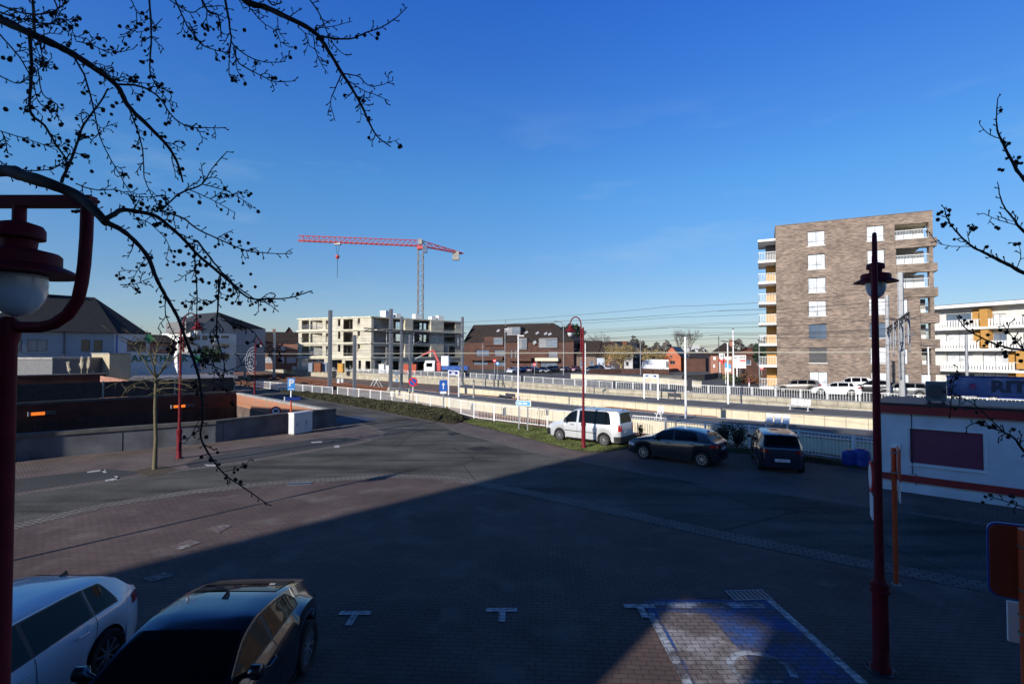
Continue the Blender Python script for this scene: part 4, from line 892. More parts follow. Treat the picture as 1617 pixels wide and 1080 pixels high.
# bright gabled brick house
F = Fac(1047, 128, 1075, 126); T = F.thing('brick_house', 'bright orange brick house with a steep blue black roof beyond the ramp', 'house')
ze = F.uz(1060, 564)[1]; zr = F.uz(1060, 547.5)[1]; L = F.L; hs = [F.rect(1058, 561, 1062, 564.5), F.rect(1058, 570, 1066, 575)]
MB().holes(0, L, .42, ze, hs[1:], 0, .3).build('front_wall', M_obrick, T)
b = MB(); b.add([(0, 0, ze), (L, 0, ze), (L / 2, 0, zr), (0, .3, ze), (L, .3, ze), (L / 2, .3, zr)], [(0, 1, 2), (3, 5, 4), (0, 2, 5, 3), (2, 1, 4, 5)]); b.box(.003, .3, .303, 9, .42, ze).box(L - .3, L - .003, .303, 9, .42, ze); b.build('gable_wall', M_obrick, T)
for r in hs: window(T, r, .1 if r is hs[1] else -.06, pm=M_glass, mull=(.5,), fm=M_frame)
b = MB(); b.add([(L + .4, -.2, ze - .2), (L / 2, -.2, zr + .1), (L / 2, 12, zr + .1), (L + .4, 12, ze - .2), (-.3, -.2, ze - .2), (-.3, 12, ze - .2)], [(0, 3, 2, 1), (1, 2, 5, 4)]); b.build('roof', mat('blue_slate', (.025, .03, .05), .55, var=.3), T)
MB().box(L, L + 5.5, 2, 9, .42, 3.6).build('lean_to', M_dbrick, T); MB().add([(L, 1.6, 5.2), (L + 5.8, 1.6, 3.7), (L + 5.8, 9.4, 3.7), (L, 9.4, 5.2)], [(0, 1, 2, 3)]).build('lean_to_roof', M_slate, T)
house('hip roofed brick house with a chimney behind the lion signboards', Fac(1122, 112, 1172, 110), 560.5, 8, M_rbrick, M_brown, 'hip', zr=7.3, hipu=(3.2, 3.2), chim=((4.6, 4, .9, .7),), wins=((1126, 563, 1130, 568, M_signw), (1145, 563, 1155, 568, M_signw), (1126, 575, 1129, 580, M_signw)))
house('dark brick house with an orange tiled hip roof beside the tower', Fac(1170, 104, 1212, 103), 560.5, 9, M_dbrick, M_redt, 'hip', zr=6.0, hipu=(3, 3), chim=((3.6, 4, .5, .5),), wins=((1178, 568, 1186, 576), (1196, 568, 1204, 576)))
house('low grey roofed bungalow between the orange gable and the signboards', Fac(1090, 140, 1122, 138), 567, 8, M_gbrick, M_brown, 'gable_u', zr=5.0, wins=((1098, 570, 1104, 575),))
F = Fac(1094, 420, 1112, 420); T = F.thing('apartment_block', 'distant white flat roofed block above the trees on the horizon', 'apartment block'); z = F.uz(1100, 545)[1]
MB().box(0, F.L * .6, 0, 14, .42, z).build('wall', M_wr, T); MB().box(F.L * .6 + .01, F.L, 0, 14, .42, z - 3).build('lower_wing', M_wr, T)
for i in range(4): window(T, (1 + i * 1.3, 1.9 + i * 1.3, z - 4, z - 2.6), -.07, pm=M_winb, mull=())
# distant strip of houses closing the horizon behind everything, each its own
rnd = random.Random(11)
for i, px in enumerate((1190, 1040, 1075, 905, 290, 245)):
    pass
# ---- building behind the photographer shading the foreground, with an added gap and shade block
def bigblock(name, label, pts, z0, z1, m, floors, windows=True):
    o = pts[0]; T = thing(name, label, 'building', (o[0], o[1], 0)); MB().prism([(p[0] - o[0], p[1] - o[1]) for p in pts], z0, z1).build('wall', m, T)
    n = len(pts); ar = sum(pts[i][0] * pts[(i + 1) % n][1] - pts[(i + 1) % n][0] * pts[i][1] for i in range(n))
    if windows:
        for e in range(n):
            a, c = Vector((*pts[e], 0)), Vector((*pts[(e + 1) % n], 0)); d = (c - a); l = d.length; d.normalize(); nn = Vector((d.y, -d.x, 0)) * (1 if ar > 0 else -1)
            b = MB(); k = int(l / 4)
            if l < 8: continue
            for f in range(floors):
                zz = z0 + 1.1 + f * (z1 - z0) / floors
                for j in range(k): p = a + d * (2 + j * 4) - Vector((*o, 0)) + nn * .01; b.beam(p + Vector((0, 0, zz)) , p + d * 1.5 + Vector((0, 0, zz)), .05, .05); b.quad(p + nn * .03 + Vector((0, 0, zz)), p + nn * .03 + d * 1.5 + Vector((0, 0, zz)), p + nn * .03 + d * 1.5 + Vector((0, 0, zz + 1.4)), p + nn * .03 + Vector((0, 0, zz + 1.4)))
            b.build('window_row', M_winb, T)
    return T
HB = 18.3; Q = Vector((-16, -4, 0)); e1 = Vector((.787, -.617, 0)); e2 = Vector((-.69, -.724, 0)); nb = Vector((-e1.y * -1, 0, 0))
inn = Vector((-.617, -.787, 0))   # into the building
lh = Vector((math.sin(R(SUN_AZ)), math.cos(R(SUN_AZ)), 0))
def P2(a, b_): v = Q + e1 * a + inn * b_; return (v.x, v.y)
g0, g1 = 6.65, 8.2        # added opening along e1, shaped to throw a sun patch on the bay
bigblock('apartment_building', 'tall pale brick apartment building behind the camera, left half', [P2(0, 0), P2(0, 6), P2(g0, 6), P2(g0, 0)], 0, HB, M_gbrick, 6)
bigblock('apartment_building', 'tall pale brick apartment building behind the camera, right half', [P2(g1, 0), P2(g1, 6), P2(76, 6), P2(76, 0)], 0, HB, M_gbrick, 6)
bigblock('sun_gap_block', 'added upper block framing the sun gap in the building behind the camera', [P2(g0, .5), P2(g0, 5.5), P2(g1, 5.5), P2(g1, .5)], 10.2, HB - .5, M_grey, 2, False)  # added filler above and below the gap, limits the sun patch length
bigblock('sun_gap_block', 'added lower block framing the sun gap in the building behind the camera', [P2(g0, .5), P2(g0, 5.5), P2(g1, 5.5), P2(g1, .5)], 0, 6.1, M_grey, 2, False)
w0 = Q + e2 * 60; wi = Vector((.724, -.69, 0))
bigblock('apartment_wing', 'long wing running back from the corner behind the camera', [(w0.x, w0.y), ((w0 + wi * 6).x, (w0 + wi * 6).y), ((Q + wi * 6 + e2 * 7).x, (Q + wi * 6 + e2 * 7).y), ((Q + e2 * .05).x, (Q + e2 * .05).y)], 0, HB + .02, M_gbrick, 6)
nb0 = NW0 + Vector((.25, -.35, 0)) - lh * 5.5; npd = Vector((-lh.y, lh.x, 0))
pts = [nb0, nb0 - lh * 7, nb0 - lh * 7 + npd * 14, nb0 + npd * 14]
bigblock('added_shade_block', 'added brick block outside the view on the left, shading the parapet', [(p.x, p.y) for p in pts], 0, 8.2, M_dbrick, 2)  # unseen block added to keep the sun off the parapet
# ================================================================== CARS
def pchip(xs, ys):
    xs, ys = np.array(xs, float), np.array(ys, float); h = np.diff(xs); d = np.diff(ys) / h; m = np.zeros(len(xs))
    for i in range(1, len(xs) - 1):
        if d[i - 1] * d[i] > 0: w1, w2 = 2 * h[i] + h[i - 1], h[i] + 2 * h[i - 1]; m[i] = (w1 + w2) / (w1 / d[i - 1] + w2 / d[i])
    m[0], m[-1] = d[0], d[-1]
    def f(x):
        i = int(min(max(np.searchsorted(xs, x) - 1, 0), len(h) - 1)); t = min(max((x - xs[i]) / h[i], 0), 1); hh = h[i]
        return float((2 * t ** 3 - 3 * t ** 2 + 1) * ys[i] + (t ** 3 - 2 * t ** 2 + t) * hh * m[i] + (-2 * t ** 3 + 3 * t ** 2) * ys[i + 1] + (t ** 3 - t ** 2) * hh * m[i + 1])
    return f
SPEC = {
 'hatch': dict(L=4.30, W=1.80, H=1.43, wb=2.62, fo=.86, r=.33, top=[(0, .50), (.012, .66), (.05, .76), (.14, .88), (.26, .97), (.30, 1.01), (.44, 1.35), (.54, 1.425), (.68, 1.42), (.84, 1.36), (.885, 1.31), (.955, 1.04), (.985, .98), (1, .62)],
    belt=[(0, .60), (.1, .76), (.26, .90), (.5, .935), (.8, .98), (1, .92)], ws=(.30, .445), rw=(.885, .953), win=[(.335, .535), (.55, .745), (.765, .85)], tum=.52),
 'coupe': dict(L=4.72, W=1.88, H=1.37, wb=2.84, fo=.84, r=.35, top=[(0, .48), (.015, .62), (.06, .72), (.15, .83), (.29, .93), (.33, .97), (.49, 1.32), (.56, 1.37), (.64, 1.355), (.74, 1.29), (.83, 1.19), (.90, 1.09), (.95, .99), (.98, .89), (.993, .80), (1, .70)],
    belt=[(0, .58), (.1, .74), (.3, .92), (.5, .98), (.74, 1.02), (.84, .96), (.92, .86), (1, .62)], ws=(.335, .49), rw=(.70, .85), win=[(.37, .56), (.575, .74)], tum=.52),
 'van': dict(L=4.42, W=1.80, H=1.82, wb=2.68, fo=.87, r=.32, top=[(0, .50), (.01, .72), (.035, .84), (.10, .97), (.19, 1.08), (.225, 1.13), (.36, 1.66), (.42, 1.765), (.55, 1.80), (.8, 1.81), (.93, 1.79), (.962, 1.72), (.985, 1.15), (.995, .95), (1, .45)],
    belt=[(0, .62), (.1, .84), (.2, .98), (.5, 1.07), (.9, 1.07), (1, .98)], ws=(.23, .37), rw=(.966, .984), win=[(.265, .43), (.475, .88)], tum=.22),
 'small': dict(L=3.97, W=1.74, H=1.46, wb=2.54, fo=.80, r=.31, top=[(0, .50), (.012, .66), (.05, .80), (.13, .92), (.24, 1.00), (.28, 1.04), (.43, 1.37), (.53, 1.455), (.67, 1.45), (.82, 1.38), (.87, 1.32), (.955, 1.03), (.985, .97), (1, .62)],
    belt=[(0, .62), (.1, .80), (.26, .92), (.5, .96), (.8, 1.0), (1, .94)], ws=(.28, .435), rw=(.868, .95), win=[(.32, .535), (.555, .80)], tum=.46),
 'mini': dict(L=3.76, W=1.68, H=1.51, wb=2.43, fo=.72, r=.30, top=[(0, .50), (.012, .68), (.05, .84), (.13, .95), (.21, 1.03), (.25, 1.07), (.38, 1.41), (.48, 1.50), (.7, 1.50), (.87, 1.45), (.905, 1.40), (.965, 1.06), (.988, .98), (1, .60)],
    belt=[(0, .64), (.1, .84), (.26, .96), (.5, 1.0), (.8, 1.03), (1, .96)], ws=(.25, .385), rw=(.905, .962), win=[(.29, .52), (.54, .81)], tum=.40),
 'wagon': dict(L=4.62, W=1.80, H=1.48, wb=2.70, fo=.90, r=.32, top=[(0, .48), (.012, .64), (.05, .76), (.14, .88), (.24, .96), (.28, 1.0), (.42, 1.38), (.52, 1.45), (.7, 1.47), (.88, 1.42), (.92, 1.37), (.965, 1.02), (.988, .94), (1, .60)],
    belt=[(0, .60), (.1, .76), (.26, .90), (.5, .94), (.8, .98), (1, .92)], ws=(.28, .425), rw=(.922, .962), win=[(.32, .50), (.52, .70), (.72, .88)], tum=.46),
 'suv': dict(L=4.45, W=1.86, H=1.67, wb=2.65, fo=.88, r=.36, top=[(0, .55), (.012, .78), (.05, .92), (.14, 1.02), (.23, 1.08), (.27, 1.12), (.40, 1.54), (.50, 1.65), (.7, 1.66), (.87, 1.60), (.91, 1.54), (.965, 1.12), (.988, 1.02), (1, .62)],
    belt=[(0, .70), (.1, .90), (.26, 1.02), (.5, 1.07), (.8, 1.12), (1, 1.04)], ws=(.27, .41), rw=(.912, .96), win=[(.31, .50), (.52, .70), (.72, .86)], tum=.42)}
def paint(name, col, metal=.0, rough=.32): return mat('paint_' + name, col, rough, metal, var=.03, coat=1.0, scale=1)
M_tail = mat('tail_lamp', (.35, .01, .01), .15, var=.05, coat=1); M_head = mat('head_lamp', (.55, .58, .62), .1, var=.1, coat=1)
M_under = mat('underbody', (.008, .008, .009), .8, var=.1); M_plate = mat('number_plate', (.75, .75, .75), .4, var=.02)
def make_car(kind, name, label, cat, loc, heading, pm, detail=True, trim=None, group=None, alloy=None, plate=None, rimspokes=9):
    """heading: compass-like angle in degrees from +Y towards +X that the nose points to"""
    S = SPEC[kind]; L, W, wb, fo, wr = S['L'], S['W'], S['wb'], S['fo'], S['r']; rz = math.pi / 2 - R(heading)
    T = thing(name, label, cat, loc, rz, group); top, belt = pchip(*zip(*S['top'])), pchip(*zip(*S['belt'])); tum = S['tum']
    X = lambda f: L / 2 - f * L
    def hw(f): t = abs(2 * f - 1); return W / 2 * (1 - .05 * t ** 2 - (.20 * t ** 8 if kind != 'coupe' else .03 * t ** 2 + .13 * t ** 4 + .26 * t ** 9))
    wx = [L / 2 - fo, L / 2 - fo - wb]; ar = wr + .055
    def zlow(f):
        x = X(f); z = .20 if .1 < f < .9 else .24 + .0 * f
        for c in wx:
            if abs(x - c) < ar: z = max(z, wr + math.sqrt(ar * ar - (x - c) ** 2))
        return z
    def sec(f):
        h = hw(f); zt = top(f); zb = min(belt(f), zt - .045); z0 = min(zlow(f), zb - .05); g_ = zt - zb; e = W * .47
        cp = kind == 'coupe'; row = [(h * .955, z0), (h * .985, lerp(z0, zb, .28)), (h, lerp(z0, zb, .6)), (h * (.965 if cp else .985), lerp(z0, zb, .86)), (h * (.87 if cp else .955), zb)]
        ge = g_ * .90; hb = h * (.865 if cp else .945); row += [(hb - tum * ge * .5, zb + ge * .5), (hb - tum * ge, zb + ge)]
        ye = row[-1][0]; row += [(ye * .86, zb + g_ * .965), (ye * .5, zt - .004), (0, zt)]
        return row
    fs = sorted({round(i / (70 if detail else 34), 4) for i in range(0, (71 if detail else 35))} | {.004, .01, .02, .03, .975, .985, .992, .997} | {round((L / 2 - c + ar * math.cos(R(a))) / L, 4) for c in wx for a in range(0, 181, 12 if detail else 30)})
    b = MB(); n = 10; rows = []
    for f in fs:
        s = sec(f); x = X(f); k = len(b.v)
        for (y, z) in s: b.v.append(Vector((x, y, z)))
        for (y, z) in s[-2::-1]: b.v.append(Vector((x, -y, z)))
        rows.append(k)
    m = 2 * n - 1
    for a, c in zip(rows[:-1], rows[1:]):
        for j in range(m - 1): b.f.append((a + j, a + j + 1, c + j + 1, c + j))
    b.f.append(tuple(range(rows[0], rows[0] + m))[::-1]); b.f.append(tuple(range(rows[-1], rows[-1] + m)))
    body = b.build('body', pm, T, smooth=38)
    u = MB(); u.box(-L / 2 + .18, L / 2 - .18, -W / 2 + .26, W / 2 - .26, .17, .72); u.build('underbody', M_under, T)
    # roof/bonnet surface panels
    def topy(f, s):  # s in 0..1 from the centre to the roof edge
        r = sec(f)[6:]; ys_ = [p[0] for p in r][::-1]; zs_ = [p[1] for p in r][::-1]; y = s * ys_[-1]; return y, float(np.interp(y, ys_, zs_))
    def toppanel(name_, f0, f1, margin, m_, nx=10, off=.008):
        q = MB(); ss = [-1, -.93, -.86, -.68, -.5, -.25, 0, .25, .5, .68, .86, .93, 1]; pts = []
        for i in range(nx + 1):
            f = lerp(f0, f1, i / nx)
            for s in ss:
                y, z = topy(f, abs(s) * margin); pts.append(Vector((X(f), math.copysign(y, s), z)))
        k = len(ss); nr = Vector((X(f0) - X(f1), 0, 0)); dz = top(f1) - top(f0); nn = Vector((dz, 0, L * (f1 - f0))).normalized()
        if nn.z < 0: nn = -nn
        q.v = [p + nn * off for p in pts]
        for i in range(nx):
            for j in range(k - 1): a = i * k + j; q.f.append((a, a + 1, a + k + 1, a + k))
        # orientation outwards
        v = (q.v[1] - q.v[0]).cross(q.v[k] - q.v[0])
        if v.dot(nn) < 0: q.f = [f_[::-1] for f_ in q.f]
        return q.build(name_, m_, T, smooth=60)
    toppanel('windscreen', S['ws'][0], S['ws'][1], .93, M_cglass); toppanel('rear_window', S['rw'][0], S['rw'][1], .86, M_cglass)
    def sidey(f, z):
        s = sec(f); zs_ = [p[1] for p in s[:7]]; ys_ = [p[0] for p in s[:7]]; return float(np.interp(z, zs_, ys_))
    def sidepatch(name_, f0, f1, zlo, zhi, m_, off=.006, nx=14, nz_=5, sides=(-1, 1), parent=None):
        out = None
        for sd in sides:
            q = MB(); ok = []
            for i in range(nx + 1):
                f = lerp(f0, f1, i / nx); a, c = zlo(f), zhi(f); c = max(c, a + .005)
                for j in range(nz_ + 1): z = lerp(a, c, j / nz_); q.v.append(Vector((X(f), sd * (sidey(f, z) + off), z)))
            k = nz_ + 1
            for i in range(nx):
                for j in range(nz_): a = i * k + j; q.f.append((a, a + k, a + k + 1, a + 1) if sd < 0 else (a, a + 1, a + k + 1, a + k))
            v = (q.v[1] - q.v[0]).cross(q.v[k] - q.v[0]); 
            if v.y * sd < 0 and (Vector(q.v[q.f[0][1]]) - q.v[q.f[0][0]]).cross(Vector(q.v[q.f[0][2]]) - q.v[q.f[0][1]]).y * sd < 0: q.f = [f_[::-1] for f_ in q.f]
            out = q.build(name_, m_, parent or T, smooth=60)
        return out
    g1 = lambda f: belt(f) + .025
    for k, (a, c) in enumerate(S['win']):
        def hi(f, a=a, c=c):
            s = sec(f); e = s[6][1] - .035
            if k == len(S['win']) - 1: e = min(e, lerp(s[6][1] - .03, belt(f) + .12, max(0, (f - (c - .035)) / .035) ** 1.5))
            return max(e, belt(f) + .03)
        if detail: sidepatch('window_trim', a - .009, c + .009, lambda f: belt(f) + .008, lambda f, hi=hi: hi(f) + .018, M_black, off=.003)
        sidepatch('side_window', a, c, g1, hi, M_cglass)
    zsill = lambda f: .21
    if detail:
        dk = M_black
        for f in [S['win'][0][0] - .02, (S['win'][0][1] + S['win'][1][0]) / 2, S['win'][1][1] + .01 if kind not in ('coupe', 'van') else None]:
            if f is None: continue
            sidepatch('door_seam', f - .0013, f + .0013, lambda f: max(zlow(f), .26) + .01, lambda f: belt(f) - .0, dk, off=.003, nx=1, nz_=8)
        hf = [S['win'][0][1] - .045] + ([S['win'][1][1] - .05] if kind not in ('coupe', 'van') else [])
        for f in hf:
            for sd in (-1, 1): y = sidey(f, belt(f) - .11); MB().tube([(X(f) - .11, sd * (y - .01), belt(f) - .115), (X(f) - .08, sd * (y + .03), belt(f) - .11), (X(f) + .08, sd * (y + .03), belt(f) - .11), (X(f) + .11, sd * (y - .01), belt(f) - .115)], .016, 8).build('door_handle', pm if kind != 'van' else dk, T)
        sidepatch('sill', (L / 2 - wx[0] + ar + .03) / L, (L / 2 - wx[1] - ar - .03) / L, lambda f: .20, lambda f: .27, trim or dk, off=.008)
        if kind == 'van': sidepatch('side_moulding', .27, .72, lambda f: .60, lambda f: .635, dk, off=.012)
    # mirrors
    for sd in (-1, 1):
        f = S['ws'][0] + .05; x = X(f) - .1; y = sidey(f, belt(f)) ; z = belt(f) + .09
        q = MB(); q.tube([(x, sd * (y - .02), z - .04), (x, sd * (y + .07), z - .01), (x - .01, sd * (y + .11), z + .01), (x - .01, sd * (y + .21), z + .01), (x - .01, sd * (y + .235), z + .01)], [.025, .04, .085, .08, .04], 10); q.build('mirror', pm if kind not in ('van',) else M_black, T, smooth=50)
    # lamps wrap round the corners
    def corner(name_, front, za, zb_, side_len, in_len, m_):
        for sd in (-1, 1):
            sg = 1 if front else -1; q = MB(); pl = []
            for i in range(8): f = (side_len * (1 - i / 7)) / L; f = f if front else 1 - f; pl.append((X(f), f))
            k = 0
            for i, (x, f) in enumerate(pl):
                for z in (za, (za + zb_) / 2, zb_): zz = min(z + (.0 if front else .0), top(f) - .03 if abs(x) < L / 2 - .001 else 9); q.v.append(Vector((x, sd * (sidey(f, min(zz, belt(f))) + .008), zz)))
            f = 0 if front else 1; h = sidey(f, (za + zb_) / 2) if True else hw(f)
            for i in (1, 2):
                for z in (za, (za + zb_) / 2, zb_): q.v.append(Vector((sg * (L / 2 + .010), sd * (h + .004 - in_len * i / 2), z)))
            n_ = len(q.v) // 3
            for i in range(n_ - 1):
                for j in range(2): a = i * 3 + j; q.f.append((a, a + 1, a + 4, a + 3))
            a = q.f[0]; v = (q.v[a[1]] - q.v[a[0]]).cross(q.v[a[2]] - q.v[a[1]])
            if v.y * sd < 0: q.f = [x_[::-1] for x_ in q.f]
            q.build(name_, m_, T, smooth=70)
    zt0 = top(.05)
    if kind == 'van': corner('taillight', False, .78, 1.10, .13, .04, M_tail); corner('headlight', True, .60, .80, .32, .30, M_head)
    else: corner('taillight', False, .80 if kind != 'coupe' else .60, .94 if kind != 'coupe' else .68, .30 if kind != 'mini' else .12, .22 if kind != 'mini' else .1, M_tail); corner('headlight', True, .56, .68, .36, .32, M_head)
    for sg, z in ((1, .42), (-1, .74 if kind not in ('coupe', 'mini') else .52)):
        MB().box(sg * (L / 2 + .006) if sg > 0 else -(L / 2 + .018), sg * (L / 2 + .018) if sg > 0 else -(L / 2 + .006), -.26, .26, z - .055, z + .055).build('number_plate', M_plate, T)
        if plate and sg < 0: text_mesh(plate, .10, 'plate_text', mat('plate_red', (.3, .02, .03), .5), T, Matrix.Translation((-(L / 2 + .02), 0, z)) @ Matrix.Rotation(-math.pi / 2, 4, 'Z') @ UPR, ext=.001)
    MB().box(L / 2 + .002, L / 2 + .012, -.5, .5, .26, .38).build('grille', M_black, T)
    if trim is not None or kind == 'van':
        q = MB(); q.box(-L / 2 - .03, -L / 2 + .05, -W / 2 + .14, W / 2 - .14, .26, .52); q.build('rear_bumper', M_black, T)
        sidepatch('rear_bumper', 1 - .075, 1., lambda f: .25, lambda f: .52, M_black, off=.01); sidepatch('front_bumper', 0., .055, lambda f: .25, lambda f: .62, M_black, off=.01)
        MB().box(L / 2 - .05, L / 2 + .025, -W / 2 + .16, W / 2 - .16, .26, .55).build('front_bumper', M_black, T)
    if detail:
        f = S['rw'][0] - .02 if kind != 'coupe' else .66
        MB().add([(X(f) + .13, -.018, top(f)), (X(f) - .05, -.022, top(f)), (X(f) - .05, .022, top(f)), (X(f) + .13, .018, top(f)), (X(f) - .035, -.003, top(f) + .065), (X(f) - .035, .003, top(f) + .065)], [(0, 1, 4), (1, 2, 5, 4), (2, 3, 5), (3, 0, 4, 5), (0, 3, 2, 1)]).build('antenna', M_black, T)
    # wheels
    for c in wx:
        for sd in (-1, 1):
            y0 = sd * (W / 2 - .235); y1 = sd * (W / 2 - .025); q = MB()
            prof = [(.62, 0), (.95, 0), (1, .14), (1, .86), (.96, 1), (.70, 1.0), (.66, .93)]
            N = 28 if detail else 16; k = len(prof)
            for r_, t in prof:
                for j in range(N): a = 2 * math.pi * j / N; q.v.append(Vector((c + wr * r_ * math.cos(a), lerp(y0, y1, t), wr + wr * r_ * math.sin(a))))
            for i in range(k - 1):
                for j in range(N): a, b_ = i * N + j, i * N + (j + 1) % N; q.f.append((a, b_, b_ + N, a + N) if sd < 0 else (a, a + N, b_ + N, b_))
            wh = q.build('wheel', M_rubber, T, smooth=50)
            q = MB(); r1 = wr * .68; yf = y1 - sd * .03
            q.tube([(c, yf - sd * .05, wr), (c, yf - sd * .045, wr)], r1 * .98, N)
            q.build('rim_back', M_under, wh)
            q = MB()
            for j in range(rimspokes):
                a = 2 * math.pi * j / rimspokes + .2; d = Vector((math.cos(a), 0, math.sin(a))); q.beam(Vector((c, yf - sd * .012, wr)) + d * .03, Vector((c, yf - sd * .005, wr)) + d * r1 * .97, .035, .02)
            for rr, w_ in ((r1, .022), (.055, .05)):
                pts = [(rr - w_, 0), (rr - w_, 1), (rr + .002, 1), (rr + .002, 0)]; kk = len(q.v)
                for (ra, t) in pts:
                    for j in range(N): a = 2 * math.pi * j / N; q.v.append(Vector((c + max(ra, .002) * math.cos(a), yf - sd * .03 + sd * t * .034, wr + max(ra, .002) * math.sin(a))))
                for i in range(3):
                    for j in range(N): a, b_ = kk + i * N + j, kk + i * N + (j + 1) % N; q.f.append((a, b_, b_ + N, a + N) if sd < 0 else (a, a + N, b_ + N, b_))
            q.build('rim', alloy or M_alloy, wh)
    return T
P_white = paint('white', (.74, .76, .80), rough=.25); P_black = paint('black', (.006, .008, .012), rough=.2); P_silver = paint('silver', (.62, .64, .66), .35, .35)
P_dgrey = paint('dark_grey', (.017, .019, .024), .2); P_navy = paint('navy', (.012, .014, .03), .1); P_grey = paint('grey', (.16, .165, .17), .4); P_blue = paint('blue', (.03, .06, .22), .2); P_taupe = paint('taupe', (.20, .18, .16), .4)
make_car('hatch', 'parked_car', 'white hatchback parked nose to the viewer at the bottom left beside the black coupe', 'car', (-6.62, 6.08, 0), 180, P_white, plate=None)
make_car('coupe', 'parked_car', 'black coupe parked nose to the viewer between the white hatchback and an empty bay', 'car', (-3.84, 6.24, 0), 179, P_black, rimspokes=10)
make_car('van', 'parked_van', 'silver passenger van on the grass strip behind the tall pink lamp post', 'van', (4.12, 27.35, 0), -50.5, P_silver, trim=M_black, rimspokes=11)
make_car('small', 'parked_car', 'dark grey hatchback parked between the silver van and the black mini car', 'car', (7.22, 22.55, 0), -51, P_dgrey, rimspokes=9)
make_car('mini', 'parked_car', 'black small car seen from behind facing the fence near the blue barrels', 'car', (11.05, 21.6, 0), 19.5, P_navy, plate='1-LFE-251')
g = 'cars parked below the brick tower'; Z = .425
def far(px, py, kind, head, p, label, det=False, grp=g, name='parked_car', z=Z, cat='car'):
    c = G(px, py, z); return make_car(kind, name, label, cat, (c.x, c.y, z), head, p, detail=det, group=grp)
far(1259, 619.5, 'wagon', -62, P_taupe, 'taupe estate car under the left window column of the tower')
far(1320, 624.5, 'hatch', -58, P_white, 'bright white hatchback in front of the white utility car')
far(1343, 617.5, 'suv', -62, paint('white2', (.7, .7, .7)), 'white utility car half hidden behind the bright white hatchback')
far(1425, 627, 'wagon', -55, P_grey, 'grey estate car right of the thick lamp post under the tower')
far(1379, 621, 'small', -55, P_dgrey, 'dark car mostly hidden by the thick lamp post')
far(1530, 629, 'small', -55, paint('silver2', (.5, .5, .52)), 'silver car seen under the snack kiosk sign')
far(1600, 634, 'wagon', -55, P_blue, 'bright blue car at the right edge behind the kiosk sign')
far(1490, 624, 'small', -55, P_grey, 'grey car hidden behind the kiosk cooling unit')
g2 = 'cars in the far car park'
i = 0
for px, py, kd, p, lb in ((811, 589.5, 'small', P_silver, 'silver car at the left end of the far car park'), (827, 588.5, 'wagon', P_blue, 'dark blue car right of the silver one in the far car park'), (842, 589, 'hatch', P_navy, 'navy car left of the first no entry sign pole in the car park'),
                          (858, 588.5, 'hatch', P_navy, 'navy hatchback right of the no entry sign in the far car park'), (871, 588.6, 'suv', P_dgrey, 'dark utility car left of the curved street light'), (893, 588, 'hatch', P_navy, 'navy car just right of the curved street light'),
                          (908, 587, 'small', paint('rose', (.25, .1, .12)), 'dull red car left of the pink lamp post'), (935, 587, 'wagon', P_dgrey, 'dark estate car right of the pink lamp post'), (946, 586, 'suv', P_blue, 'blue utility car in front of the pale blue house'),
                          (963, 586.5, 'small', P_white, 'white car in front of the golden tree'), (978, 584, 'hatch', P_navy, 'navy car under the golden tree'), (992, 584, 'wagon', P_grey, 'grey estate car in front of the pale grey house')):
    far(px, py, kd, (-150, -140, 30)[i % 3], p, lb, grp=g2); i += 1
